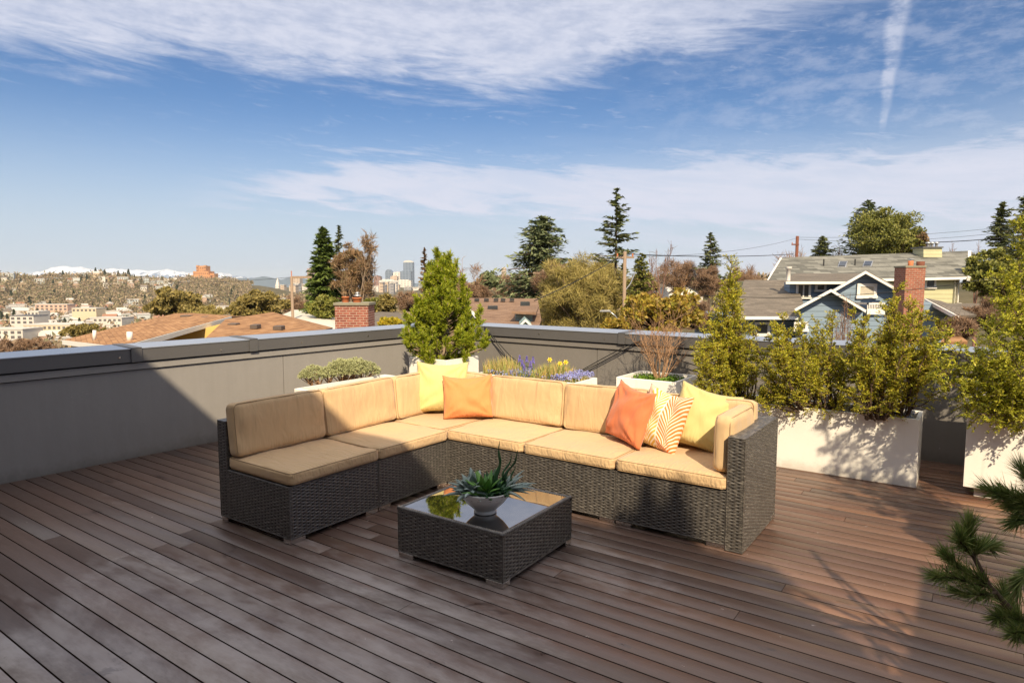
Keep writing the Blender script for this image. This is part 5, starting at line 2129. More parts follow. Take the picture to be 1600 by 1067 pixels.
conifer('broad grey green cedar with layered boughs', 846, 58, 339, 98, 474, 110, 'cedar', name='cedar_tree', irr=0.6, droop=0.42, nbr=270, leaf=0.62, power=0.75, per=44, lw=0.30, cat='cedar')
crown_tree('wide olive brown leafless willow in the middle of the view', 906, 35, 400, 76, 530, 111, 'olive_twig', 'willow_tree', 'willow', 36000, 0.55, lobes=22, aspect=0.045, bark='bark_pale')
crown_tree('paler leafless crown rising behind the willow', 868, 40, 408, 38, 470, 112, 'brown_twig', 'bare_crown_tree', 'bare tree', 7000, 0.55, aspect=0.05, bark='bark_pale')
crown_tree('small ochre bush at the right foot of the willow', 962, 27, 494, 28, 525, 113, 'magnolia', 'ochre_bush', 'bush', 2500, 0.16)
conifer('tall spindly spruce with sparse ragged boughs', 962, 38, 294, 40, 412, 114, 'fir', name='spruce_tree', irr=0.85, droop=0.12, nbr=80, leaf=0.36, power=0.75, skip=0.12, per=30, cat='spruce')
conifer('slender golden green conifer right of the utility pole', 1001, 34, 396, 26, 475, 115, 'broad', irr=0.3, nbr=120, leaf=0.22, power=0.5)
conifer('another golden green conifer half behind the willow', 972, 42, 412, 24, 480, 116, 'broad', irr=0.3, nbr=90, leaf=0.24, power=0.5)
crown_tree('magnolia with ochre and brown leaves behind the twiggy shrub', 1032, 21, 448, 72, 530, 117, 'magnolia', 'magnolia_tree', 'magnolia', 9000, 0.15, lobes=16)
bare_tree('leafless tree with fine upright branches against the clouds', 1046, 42, 372, 36, 118, 'twig_red', 'brown_twig', levels=4, nchild=4, twigs=1, tw_len=0.5, tw_w=0.015, spread=40, trunk_f=0.32, rmin=0.008)
crown_tree('lacy brown crown filling the gap behind the magnolia', 1062, 58, 404, 44, 460, 221, 'brown_twig', 'bare_crown_tree', 'bare tree', 4200, 0.8, aspect=0.035, bark='twig_tan')
crown_tree('lacy brown crown left of the long taupe roof', 1160, 60, 416, 34, 470, 222, 'brown_twig', 'bare_crown_tree', 'bare tree', 4200, 0.7, aspect=0.04, bark='twig_tan')
crown_tree('tan leafless crown between the dwarf pine and the brown roof', 700, 72, 424, 30, 470, 223, 'brown_twig', 'bare_crown_tree', 'bare tree', 4500, 0.7, aspect=0.05, bark='twig_tan')
crown_tree('pale leafless crown rising over the right half of the willow', 940, 52, 400, 36, 450, 224, 'olive_twig', 'bare_crown_tree', 'bare tree', 4500, 0.8, aspect=0.035, bark='twig_tan')
crown_tree('brown leafless crown between the cedar and the dwarf pine', 795, 70, 432, 24, 468, 225, 'brown_twig', 'bare_crown_tree', 'bare tree', 3500, 0.7, aspect=0.05, bark='twig_tan')
crown_tree('olive crowned tree low behind the lamp pole', 1004, 48, 424, 26, 480, 226, 'olive_leaf', 'olive_tree', 'tree', 6000, 0.3)
conifer('dark pointed spruce with a russet lower half', 1108, 55, 364, 32, 452, 119, 'fir', name='spruce_tree', irr=0.5, nbr=120, leaf=0.36, power=0.8, cat='spruce')
crown_tree('russet leafless thicket at the foot of the dark spruce', 1106, 50, 415, 26, 470, 120, 'brown_twig', 'thicket', 'shrub', 6000, 0.5, aspect=0.06)
crown_tree('brown leafless shrubbery between the magnolia and the trough yews', 1080, 30, 462, 36, 520, 121, 'brown_twig', 'thicket', 'shrub', 8000, 0.35, aspect=0.05)
for i, (px, yt, w_) in enumerate(((1165, 418, 24), (1190, 412, 20), (1225, 392, 18), (1252, 385, 16), (1300, 384, 20), (1320, 388, 14))):
    bare_tree(('low leafless tree behind the left end of the grey roof', 'leafless tree just left of the grey roof ridge', 'leafless tree left of the rust coloured pole', 'leafless tree right of the rust coloured pole', 'leafless tree right of the small conifer on the ridge', 'small leafless tree at the foot of the big evergreen')[i], px, 62, yt, w_, 130 + i, 'twig_tan', 'brown_twig', levels=3, nchild=6, twigs=7, tw_len=0.7, tw_w=0.035, spread=30, group='leafless trees behind the houses', up=0.6)
conifer('small dark conifer standing on the ridge line behind the grey roof', 1284, 66, 369, 22, 402, 140, 'fir', irr=0.5, nbr=80, leaf=0.4)
conifer('ragged spruce left of the big round evergreen', 1352, 62, 313, 48, 402, 141, 'cedar', name='spruce_tree', irr=0.6, droop=0.1, nbr=150, leaf=0.5, power=0.7, cat='spruce')
crown_tree('big round mid green evergreen behind the grey roof', 1392, 58, 324, 60, 415, 142, 'broad', 'round_evergreen', 'tree', 30000, 0.21, lobes=24)
conifer('dark boughs of a fir on the right flank of the round evergreen', 1416, 64, 338, 36, 400, 143, 'cedar', irr=0.5, nbr=120, leaf=0.5)
crown_tree('small brown leaved tree top beside the pale roof box', 1441, 56, 360, 9, 394, 144, 'rust', 'small_brown_tree', 'tree', 1600, 0.28)
bare_tree('small leafless tree on the skyline right of the pale roof box', 1494, 70, 374, 17, 145, 'twig_red', 'brown_twig', levels=3, nchild=5, twigs=3, spread=36)
bare_tree('rightmost small leafless tree on the skyline', 1532, 72, 376, 14, 146, 'twig_red', 'brown_twig', levels=3, nchild=5, twigs=3, spread=36)
conifer('dark ragged pine left of the tallest dark pine at the right edge', 1562, 55, 316, 30, 400, 147, 'fir', name='pine_tree', irr=0.6, nbr=130, leaf=0.42, power=0.7, cat='pine')
conifer('tallest dark pine at the right edge', 1602, 50, 296, 46, 410, 148, 'fir', name='pine_tree', irr=0.5, nbr=190, leaf=0.42, power=0.6, cat='pine')
crown_tree('big leaved evergreen shrub right of the pale green house', 1555, 34, 388, 50, 472, 149, 'broad', 'laurel_shrub', 'shrub', 14000, 0.19)
crown_tree('brown leafless scrub below the big leaved evergreen', 1560, 26, 465, 60, 520, 150, 'brown_twig', 'thicket', 'shrub', 8000, 0.35, aspect=0.06)
crown_tree('tan grass like bush beside the right end of the blue house', 1497, 17, 497, 30, 528, 151, 'brown_twig', 'thicket', 'shrub', 4500, 0.30, aspect=0.07)
bare_tree('reddish twiggy tree in front of the lower blue gable', 1312, 19, 452, 24, 152, 'twig_red', 'brown_twig', levels=3, nchild=6, twigs=5, tw_len=0.25, tw_w=0.012, spread=30, rmin=0.005, up=0.7)
crown_tree('round olive green tree behind the orange brown roof', 272, 75, 448, 46, 505, 160, 'olive_leaf', 'olive_tree', 'tree', 12000, 0.42, lobes=18)
crown_tree('sandy leafless tree right of the olive green tree', 325, 70, 478, 30, 505, 161, 'olive_twig', 'bare_crown_tree', 'bare tree', 5000, 0.7, aspect=0.07)
crown_tree('row of lime green bushes left of the orange brown roof', 128, 60, 506, 36, 532, 162, 'olive_leaf', 'lime_bush', 'bush', 4500, 0.38)
crown_tree('olive brown tree mass left of the wooden pole', 405, 60, 452, 48, 505, 163, 'olive_leaf', 'olive_tree', 'tree', 11000, 0.38, lobes=18)
crown_tree('grey brown leafless crown behind the wooden pole', 462, 75, 462, 26, 500, 164, 'brown_twig', 'bare_crown_tree', 'bare tree', 5000, 0.6, aspect=0.07)
crown_tree('dark green bush right of the clay chimney pots', 580, 38, 462, 14, 490, 165, 'broad', 'evergreen_bush', 'bush', 3000, 0.2)
crown_tree('mid green bush between the chimney and the dwarf pine', 604, 38, 458, 20, 492, 166, 'olive_leaf', 'evergreen_bush', 'bush', 4000, 0.2)
crown_tree('golden flowering bush above the parapet left of the dwarf pine', 609, 15, 495, 21, 515, 167, 'gold', 'golden_bush', 'bush', 2500, 0.10)
crown_tree('pinkish leafless shrubs in the lower left of the view', 40, 70, 528, 62, 566, 168, 'brown_twig', 'thicket', 'shrub', 8000, 0.6, aspect=0.10)
crown_tree('brown leafless shrubs left of the dwarf pine', 640, 70, 455, 30, 490, 169, 'brown_twig', 'thicket', 'shrub', 5000, 0.6, aspect=0.08)


# ------------------------------------------------------------------ houses
M['roof_orange'] = shingle_mat('orange_brown_shingle', [(0.15, (.15, .075, .035)), (0.5, (.34, .18, .085)), (0.9, (.52, .30, .15))], 0.5, 0.16)
M['roof_white'] = plain('pale_membrane_roof', (.62, .58, .50), 0.8, 0, 0.08, 1.0)
M['roof_brown'] = shingle_mat('brown_shingle', [(0.15, (.12, .07, .045)), (0.5, (.24, .15, .10)), (0.9, (.33, .22, .15))], 0.5, 0.16)
M['roof_grey'] = shingle_mat('grey_green_slate', [(0.1, (.045, .045, .04)), (0.45, (.145, .142, .125)), (0.9, (.34, .33, .29))], 0.9, 0.26)
M['roof_taupe'] = shingle_mat('taupe_shingle', [(0.15, (.09, .077, .063)), (0.5, (.165, .14, .115)), (0.9, (.26, .22, .18))], 0.5, 0.16)
M['brick'] = brick_mat('red_brick', (.24, .075, .045), (.35, .12, .07), (.34, .26, .20))
M['brick2'] = brick_mat('weathered_brick', (.20, .05, .035), (.32, .10, .065), (.42, .30, .23), 0.165, 0.06)
M['blue_siding'] = siding_mat('blue_siding', (.22, .295, .38), 0.21)
M['green_siding'] = siding_mat('pale_green_siding', (.56, .53, .32), 0.22)
M['teal_wall'] = siding_mat('teal_siding', (.26, .36, .33), 0.14)
M['yellow_wall'] = plain('ochre_render', (.62, .42, .13), 0.8, 0, 0.08, 1.5)
M['trim'] = plain('white_trim', (.78, .74, .68), 0.6, 0, 0.05, 3)
M['pane'] = plain('window_pane', (.05, .055, .06), 0.08, 0, 0.3, 2.0)
M['curtain'] = plain('pale_curtain', (.46, .42, .34), 0.8, 0, 0.2, 12)
M['clay'] = plain('clay_pot', (.50, .16, .06), 0.75, 0, 0.2, 20)
M['metal'] = plain('galvanised_metal', (.55, .55, .55), 0.35, 0.7, 0.1)
M['pole_wood'] = plain('pole_wood', (.28, .20, .14), 0.9, 0, 0.25, 12)
M['rust_pole'] = plain('creosote_pole', (.17, .06, .035), 0.9, 0, 0.25, 12)


def P3(lst):
    return [tuple(at(x, y, Y)) for x, y, Y in lst]


def slab(name, pts, t, m_, parent):
    o = MB().slab(P3(pts), t).build(name, m_, parent)
    return auto_uv(o)


def strip(pts, w, t, name, m_, parent):
    """trim board of height w (m) and thickness t following px points"""
    P = [Vector(p) for p in P3(pts)]
    m2 = MB()
    for a, b in zip(P[:-1], P[1:]):
        d = (b - a).normalized()
        n = Vector((d.y, -d.x, 0)).normalized()
        if n.y > 0:
            n = -n
        dn = Vector((0, 0, -w))
        v = [a, b, b + dn, a + dn]
        v2 = [p + n * -t for p in v]
        m2.add([p + n * 0.004 for p in v] + v2, [(0, 1, 2, 3), (7, 6, 5, 4), (0, 4, 5, 1), (1, 5, 6, 2), (2, 6, 7, 3), (3, 7, 4, 0)])
    return m2.build(name, m_, parent)


def wall_px(pts, depth, m_, parent, name='wall'):
    """wall with its outline given in px on one distance, extruded away from the viewer"""
    P = [Vector(p) for p in P3(pts)]
    k = len(P)
    Q = [p + Vector((0, depth, 0)) for p in P]
    m2 = MB()
    fs = [tuple(range(k)), tuple(range(2 * k - 1, k - 1, -1))]
    for i in range(k):
        j = (i + 1) % k
        fs.append((i, k + i, k + j, j))
    m2.add(P + Q, fs)
    o = m2.build(name, m_, parent)
    return o


def window_px(x0, x1, y0, y1, Y, parent, pane='pane', fr=0.09, mull=0, name='window'):
    a, b = at(x0, y1, Y), at(x1, y0, Y)
    X0, X1, Z0, Z1 = a[0], b[0], a[2], b[2]
    f = MB()
    y = Y
    f.box(X0, X1, y - 0.05, y + 0.01, Z1 - fr, Z1)
    f.box(X0 - 0.03, X1 + 0.03, y - 0.07, y + 0.01, Z0, Z0 + fr)
    f.box(X0, X0 + fr, y - 0.046, y + 0.01, Z0 + fr, Z1 - fr)
    f.box(X1 - fr, X1, y - 0.046, y + 0.01, Z0 + fr, Z1 - fr)
    for i in range(mull):
        xm = X0 + (X1 - X0) * (i + 1) / (mull + 1)
        f.box(xm - fr * .3, xm + fr * .3, y - 0.04, y + 0.01, Z0 + fr, Z1 - fr)
    o = f.build(name, M['trim'], parent)
    MB().box(X0 + fr, X1 - fr, y - 0.02, y + 0.005, Z0 + fr, Z1 - fr).build('pane', M[pane], o)
    return o


def brick_box(x0, x1, ytop, Y, depth, zbot, m_, parent, name='chimney'):
    a, b = at(x0, ytop, Y), at(x1, ytop, Y)
    o = MB().box(a[0], b[0], Y, Y + depth, zbot, a[2]).build(name, m_, parent)
    auto_uv(o)
    MB().box(a[0] - 0.03, b[0] + 0.03, Y - 0.03, Y + depth + 0.03, a[2] - 0.004, a[2] + 0.07, bev=0.01).build('chimney_cap', plain('mossy_mortar', (.24, .22, .16), 0.95, 0, 0.3, 14), o)
    return o


def house_orange():
    root = thing('orange_roof_house', 'ochre house with a wide orange brown shingle roof and white fascia at left', 'house', tuple(at(300, 520, 26)[:2]) + (-10.0,))
    root_loc = Vector(root.location)

    def fin(o):
        o.matrix_parent_inverse = Matrix.Translation(-root_loc)
        return o
    A = [(98, 531, 24), (272, 490, 31), (361, 494, 27), (188, 541, 19)]
    fin(slab('roof', A, 0.12, M['roof_orange'], root))
    fin(slab('roof', [(272, 489.5, 31), (361, 494, 27), (420, 497, 36), (300, 489, 42)], 0.12, M['roof_orange'], root))
    fin(slab('roof', [(318, 531, 19), (352, 499, 25.5), (426, 487.5, 31), (497, 517, 23), (410, 535, 18)], 0.12, M['roof_orange'], root))
    fin(slab('roof', [(426, 487.5, 31), (497, 517, 23), (520, 512, 31)], 0.12, M['roof_orange'], root))
    fin(strip([(97, 531.5, 23.95), (188, 542, 18.95)], 0.16, 0.03, 'fascia', M['trim'], root))
    fin(strip([(188, 542, 18.95), (361, 494.5, 26.95)], 0.17, 0.03, 'fascia', M['trim'], root))
    fin(wall_px([(110, 538, 24.5), (190, 548, 24.5), (352, 504, 24.5), (352, 700, 24.5), (110, 700, 24.5)], 0.5, M['yellow_wall'], root))
    fin(wall_px([(330, 540, 24.2), (355, 522, 24.2), (426, 516, 24.2), (470, 528, 24.2), (480, 700, 24.2), (330, 700, 24.2)], 0.5, M['yellow_wall'], root))
    for x0, x1, y0, y1, Y in ((281, 295, 490.5, 494, 28.5), (314, 326, 492, 496, 27.6), (222, 233, 511, 514.5, 24.5), (355, 368, 499, 507, 23.5), (390, 401, 501, 509, 22.5), (426, 439, 502, 511, 22.5)):
        a, b = at(x0, y1, Y), at(x1, y0, Y)
        fin(MB().box(a[0], b[0], Y, Y + 0.4, a[2] - 0.12, a[2] + 0.035, bev=0.02).build('roof_vent', plain('vent_brown', (.10, .075, .06), 0.6), root))
    for x, y0, y1, Y, r in ((147.5, 516, 531, 21.5, 0.055), (202.5, 518.5, 533, 20.5, 0.085)):
        a, b = at(x, y1, Y), at(x, y0, Y)
        fin(MB().tube([tuple(a), tuple(b)], r, 12).build('vent_pipe', M['trim'], root, True))


def rooted(name, label, cat, px, Y, z=-10.0, group=None):
    p = at(px, 500, Y)
    root = thing(name, label, cat, (float(p[0]), float(p[1]), z), 0, group)
    return root


def rebase(root):
    """children were built in world coordinates: keep them there"""
    v = Matrix.Translation(-Vector(root.location))
    for o in bpy.data.objects:
        if o.parent == root and o.type == 'MESH':
            o.matrix_parent_inverse = v


house_orange()

r = rooted('white_roof_house', 'house with a pale flat hipped roof behind the wooden pole', 'house', 478, 44)
slab('roof', [(424, 499, 40), (459, 484, 50), (502, 485, 50), (490, 512, 38)], 0.25, M['roof_white'], r)
slab('roof', [(490, 512, 38), (502, 485, 50), (530, 502, 44), (528, 515, 38)], 0.25, M['roof_white'], r)
slab('roof', [(440, 508, 36), (485, 506, 37), (494, 516, 34), (470, 520, 33)], 0.2, M['roof_white'], r)
wall_px([(436, 502, 42), (520, 505, 42), (520, 600, 42), (436, 600, 42)], 6, M['trim'], r)
rebase(r)

r = rooted('brick_chimney_house', 'house hidden below the parapet with a red brick chimney and two clay pots', 'house', 550, 16.3)
brick_box(523, 575, 477.5, 16.0, 0.75, -4.5, M['brick2'], r)
for x, rr, top in ((540, 0.085, 466.5), (558, 0.105, 468)):
    a, b = at(x, 478, 16.3), at(x, top, 16.3)
    MB().lathe([(rr * 0.9, 0), (rr * 1.02, b[2] - a[2] - 0.03), (rr * 1.12, b[2] - a[2] - 0.03), (rr * 1.12, b[2] - a[2]), (rr * 0.8, b[2] - a[2]), (rr * 0.8, 0.02)], 16, (a[0], 16.3, a[2] + 0.05)).build('chimney_pot', M['clay'], r, True)
a = at(558.5, 468, 16.3)
MB().lathe([(0.05, 0.0), (0.05, 0.06), (0.09, 0.065), (0.09, 0.08), (0.045, 0.10), (0.045, 0.13), (0.075, 0.135), (0.0, 0.17)], 16, (a[0], 16.3, a[2] + 0.02)).build('metal_cowl', M['metal'], r, True)
slab('roof', [(440, 620, 12), (450, 560, 18), (660, 560, 18), (670, 620, 12)], 0.15, M['roof_brown'], r)
wall_px([(450, 600, 17), (660, 600, 17), (660, 900, 17), (450, 900, 17)], 4, M['yellow_wall'], r)
rebase(r)

r = rooted('grey_roof_house', 'low house with a grey brown hip roof right of the brick chimney', 'house', 605, 34)
slab('roof', [(572, 512, 30), (582, 489, 36), (612, 483.5, 40), (648, 500, 33), (645, 514, 29)], 0.15, M['roof_taupe'], r)
wall_px([(575, 508, 36), (644, 508, 36), (644, 600, 36), (575, 600, 36)], 5, M['teal_wall'], r)
rebase(r)

r = rooted('brown_roof_house', 'teal house with a brown shingle roof seen above the back parapet', 'house', 790, 32)
slab('roof', [(757, 510, 24), (727, 470, 31), (733, 465.5, 33), (840, 466.5, 33), (846, 500, 26), (842, 510, 24)], 0.14, M['roof_brown'], r)
slab('roof', [(757, 508, 23.5), (732, 477, 30), (728, 477, 30.4), (752, 511, 23.4)], 0.14, M['trim'], r)
wall_px([(722, 476, 30.5), (731, 476, 30.5), (757, 510, 30.5), (757, 560, 30.5), (722, 560, 30.5)], 3, M['teal_wall'], r)
window_px(727, 733, 484, 496, 30.45, r, fr=0.06)
wall_px([(806, 487, 25.6), (832, 488, 25.6), (832, 520, 25.6), (804, 520, 25.6)], 3, M['teal_wall'], r)
slab('roof', [(800, 486, 25), (812, 478, 27.5), (842, 478, 27.5), (838, 488, 25)], 0.10, M['roof_brown'], r)
wall_px([(812, 508, 22.6), (821, 499, 22.6), (831, 508, 22.6), (831, 540, 22.6), (812, 540, 22.6)], 2, M['teal_wall'], r)
strip([(811, 508.5, 22.5), (821, 498.5, 22.5), (832, 508.5, 22.5)], 0.09, 0.05, 'gable_trim', M['trim'], r)
a = at(820, 475, 29.2)
auto_uv(MB().box(a[0] - 0.20, a[0] + 0.22, 29.0, 29.5, a[2] - 0.12, a[2] + 0.10, bev=0.02).build('skylight', M['pane'], r))
for x in (745, 760, 775, 786, 800):
    a = at(x, 468.5, 31.5)
    MB().box(a[0] - 0.11, a[0] + 0.11, 31.4, 31.7, a[2] - 0.05, a[2] + 0.06).build('roof_vent', M['wall_dark'], r)
a = at(770, 480, 29)
MB().box(a[0] - 0.22, a[0] + 0.22, 28.8, 29.2, a[2] - 0.10, a[2] + 0.07, bev=.02).build('skylight', M['pane'], r)
rebase(r)

r = rooted('white_gable_house', 'distant white gabled house behind the leafless tree', 'house', 1070, 70)
wall_px([(1045, 451, 70), (1071, 436, 70), (1098, 452, 70), (1098, 480, 70), (1045, 480, 70)], 8, M['trim'], r)
slab('roof', [(1042, 453, 69.5), (1071, 435, 69.5), (1075, 435, 80), (1046, 452, 80)], 0.3, M['trim'], r)
slab('roof', [(1071, 435, 69.5), (1101, 453, 69.5), (1105, 452, 80), (1075, 435, 80)], 0.3, M['roof_taupe'], r)
slab('roof', [(1020, 437, 74), (1060, 436, 80), (1066, 446, 74), (1018, 447, 70)], 0.2, M['roof_taupe'], r)
rebase(r)


def green_house():
    r = rooted('pale_green_house', 'pale green two storey house with a long grey slate roof behind the blue house', 'house', 1400, 36)
    slab('roof', [(1200, 439, 34), (1222, 403, 38.5), (1515, 392.5, 38.5), (1514, 432, 34)], 0.14, M['roof_grey'], r)
    slab('roof', [(1222, 402.5, 38.7), (1515, 392, 38.7), (1530, 400, 45), (1225, 408, 45)], 0.14, M['roof_grey'], r)
    strip([(1199, 439.5, 33.95), (1514, 432.5, 33.95)], 0.13, 0.05, 'gutter', M['trim'], r)
    slab('rake_board', [(1197, 440, 33.9), (1219, 403, 38.5), (1223, 403, 38.5), (1202, 440, 33.9)], 0.2, M['trim'], r)
    slab('rake_board', [(1512, 433, 33.85), (1512.5, 392, 38.5), (1517.5, 392, 38.5), (1517, 433, 33.85)], 0.2, M['trim'], r)
    wall_px([(1212, 440, 34.6), (1497, 434, 34.6), (1497, 474, 34.6), (1497, 620, 34.6), (1212, 620, 34.6)], 7, M['green_siding'], r)
    window_px(1444, 1463, 431, 451, 34.55, r, fr=0.11)
    for x0, x1 in ((1490.5, 1493.5), (1495, 1499)):
        a, b = at(x0, 474, 34.5), at(x1, 433, 34.5)
        MB().box(a[0], b[0], 34.45, 34.62, a[2], b[2]).build('corner_board', M['trim'], r)
    wall_px([(1443, 402, 37.5), (1443, 387.5, 37.5), (1472, 387.5, 37.5), (1472, 402, 37.5)], 1.0, M['green_siding'], r, 'roof_box')
    a, b = at(1441.5, 387.5, 37.45), at(1473.5, 385.5, 37.45)
    MB().box(a[0], b[0], 37.4, 38.6, a[2], b[2]).build('roof_box_cap', M['fascia'], r)
    for x in (1450, 1456, 1463):
        a = at(x, 386, 37.9)
        MB().lathe([(0.07, 0), (0.07, 0.18), (0.14, 0.19), (0.14, 0.24), (0.0, 0.30)], 12, (a[0], 37.9, a[2])).build('flue_cap', M['metal'], r, True)
    for x0, x1, y0, y1 in ((1310, 1323, 410, 419.5), (1349, 1363, 409.5, 418.5)):
        Y0, Y1 = 36.2, 37.2
        o = slab('skylight', [(x0 - 1.5, y1, Y0), (x0 + 1.5, y0, Y1), (x1 + 1.5, y0, Y1), (x1 - 1.5, y1, Y0)], 0.05, M['metal'], r)
        o.location.z += 0.07
        o2 = slab('glazing', [(x0 + .2, y1 - 1.4, Y0 + .1), (x0 + 2.8, y0 + 1.2, Y1 - .1), (x1 + .2, y0 + 1.2, Y1 - .1), (x1 - 2.8, y1 - 1.4, Y0 + .1)], 0.05, M['pane'], r)
        o2.location.z += 0.10
    for x, y in ((1287, 412), (1336, 412)):
        a = at(x, y, 36.6)
        MB().tube([tuple(a - [0, 0, .15]), tuple(a + [0, 0, 0.25])], 0.04, 8).build('vent_pipe', M['wall_dark'], r)
    # flat roof and low parapet at the right end
    slab('terrace_roof', [(1445, 490, 27.5), (1470, 474, 32), (1530, 474, 33), (1575, 492, 28)], 0.2, M['roof_taupe'], r)
    strip([(1499, 473, 34.2), (1560, 484, 31)], 0.18, 0.1, 'roof_upstand', M['trim'], r)
    rebase(r)


def blue_house():
    r = rooted('blue_house', 'blue clapboard house with white trimmed gables and a tall brick chimney', 'house', 1320, 29)
    # long low roof at the left
    slab('roof', [(1143, 494, 25.5), (1163, 437.5, 32.5), (1243, 437.5, 32.5), (1262, 494, 25.5)], 0.12, M['roof_taupe'], r)
    strip([(1142, 494.5, 25.4), (1250, 494.5, 25.4)], 0.12, 0.05, 'gutter', M['trim'], r)
    wall_px([(1150, 497, 26.2), (1420, 497, 26.2), (1420, 640, 26.2), (1150, 640, 26.2)], 6, M['blue_siding'], r)
    # dormer
    wall_px([(1234, 441, 29.6), (1350, 441, 29.6), (1350, 520, 29.6), (1234, 520, 29.6)], 0.6, M['blue_siding'], r)
    slab('roof', [(1229, 439.5, 28.9), (1240, 427.5, 33), (1362, 427.5, 33), (1362, 439.5, 28.9)], 0.10, M['roof_taupe'], r)
    strip([(1228, 440, 28.85), (1335, 440, 28.85)], 0.11, 0.05, 'gutter', M['trim'], r)
    window_px(1243, 1267, 442, 467, 29.55, r, fr=0.10, mull=1)
    window_px(1273, 1291, 442, 456, 29.55, r, fr=0.10)
    a, b = at(1231.5, 439, 29.2), at(1231.5, 417, 29.2)
    MB().lathe([(0.09, 0), (0.09, b[2] - a[2] - .1), (0.14, b[2] - a[2] - .09), (0.14, b[2] - a[2])], 12, (a[0], 29.2, a[2])).build('vent_pipe', M['trim'], r, True)
    # upper gable
    wall_px([(1300, 458, 28.2), (1353, 428, 28.2), (1418, 465, 28.2), (1418, 560, 28.2), (1300, 560, 28.2)], 0.5, M['blue_siding'], r)
    slab('roof', [(1299, 454, 27.7), (1353, 423, 27.7), (1357, 424, 34), (1303, 455, 34)], 0.10, M['roof_taupe'], r)
    slab('roof', [(1353, 423, 27.7), (1424, 463, 27.7), (1426, 462, 34), (1357, 424, 34)], 0.10, M['roof_taupe'], r)
    strip([(1298, 455.5, 27.65), (1353, 423.5, 27.65), (1425, 464, 27.65)], 0.11, 0.06, 'gable_trim', M['trim'], r)
    window_px(1338, 1370, 443, 466.5, 28.15, r, 'curtain', fr=0.13)
    # lower gable in front
    wall_px([(1252, 482, 25.2), (1299, 457, 25.2), (1348, 484, 25.2), (1348, 620, 25.2), (1252, 620, 25.2)], 0.5, M['blue_siding'], r)
    slab('roof', [(1243, 482, 24.7), (1299, 451.5, 24.7), (1300, 453, 29), (1246, 482, 29)], 0.10, M['roof_taupe'], r)
    slab('roof', [(1299, 451.5, 24.7), (1352, 483, 24.7), (1352, 482, 29), (1300, 453, 29)], 0.10, M['roof_taupe'], r)
    strip([(1242, 483, 24.65), (1299, 452, 24.65), (1353, 484.5, 24.65)], 0.10, 0.06, 'gable_trim', M['trim'], r)
    window_px(1178, 1203, 503, 525, 26.15, r, fr=0.10)
    window_px(1240, 1262, 503, 518, 25.15, r, fr=0.10)
    window_px(1383, 1400, 506, 527, 26.1, r, fr=0.10)
    # small balcony with a white railing
    m2 = MB()
    a, b = at(1349, 485, 26.9), at(1379, 473, 26.9)
    m2.box(a[0], b[0], 26.6, 26.66, b[2] - 0.07, b[2])
    m2.box(a[0], b[0], 26.6, 26.66, a[2], a[2] + 0.07)
    for i in range(12):
        x = a[0] + (b[0] - a[0] - .03) * i / 11
        m2.box(x, x + 0.03, 26.61, 26.65, a[2] + 0.07, b[2] - 0.07)
    m2.box(a[0], a[0] + 0.05, 26.6, 27.6, b[2] - 0.07, b[2])
    m2.box(b[0] - 0.05, b[0], 26.6, 27.6, b[2] - 0.07, b[2])
    m2.build('balcony_railing', M['trim'], r)
    MB().box(a[0], b[0], 26.6, 27.8, a[2] - 0.15, a[2] - 0.002).build('balcony_floor', M['trim'], r)
    # right low wing
    slab('roof', [(1447, 466, 27), (1499, 493, 23.5), (1530, 492, 26), (1470, 470, 31)], 0.10, M['roof_taupe'], r)
    strip([(1447, 467, 26.9), (1499, 494, 23.4)], 0.14, 0.06, 'gable_trim', M['trim'], r)
    wall_px([(1440, 472, 26.0), (1452, 472, 26.0), (1494, 494, 26.0), (1494, 640, 26.0), (1440, 640, 26.0)], 3, M['blue_siding'], r)
    window_px(1471, 1482, 503, 527, 25.9, r, fr=0.10)
    c = brick_box(1415.5, 1446.5, 418, 25.6, 0.75, -9, M['brick'], r)
    for x, rr, yt, mm in ((1422.5, 0.10, 410, 'clay'), (1438, 0.15, 411, 'rust_pole')):
        a, b = at(x, 418, 25.95), at(x, yt, 25.95)
        h = b[2] - a[2]
        MB().lathe([(rr * .95, 0), (rr, h), (rr * .8, h), (rr * .8, 0.02)], 14, (a[0], 25.95, a[2] + 0.06)).build('chimney_pot', M[mm], r, True)
    a = at(1422.5, 409, 25.95)
    MB().tube([tuple(a), tuple(a + [0, 0, 0.10])], 0.03, 6).box(a[0] - 0.08, a[0] + 0.08, 25.87, 26.03, a[2] + 0.10, a[2] + 0.13).build('pot_cowl', M['metal'], r)
    # rust coloured hip roof peeking over the parapet
    slab('porch_roof', [(1470, 533, 16), (1487, 514, 18), (1512, 533, 16)], 0.08, M['roof_orange'], r)
    rebase(r)


green_house()
blue_house()


# ------------------------------------------------------------------ poles and wires
def pole(label, px, Y, ytop, r, m_, extras, name='utility_pole'):
    gz = float(terr(Y, az_of(px))) - 0.3
    t = at(px, ytop, Y)
    root = thing(name, label, 'utility pole', (t[0], t[1], gz))
    H = t[2] - gz
    MB().tube([(0, 0, 0), (0, 0, H * 0.5), (0, 0, H)], [r * 1.2, r * 1.1, r], 10).build('pole', M[m_], root, True)
    extras(root, H)
    return root


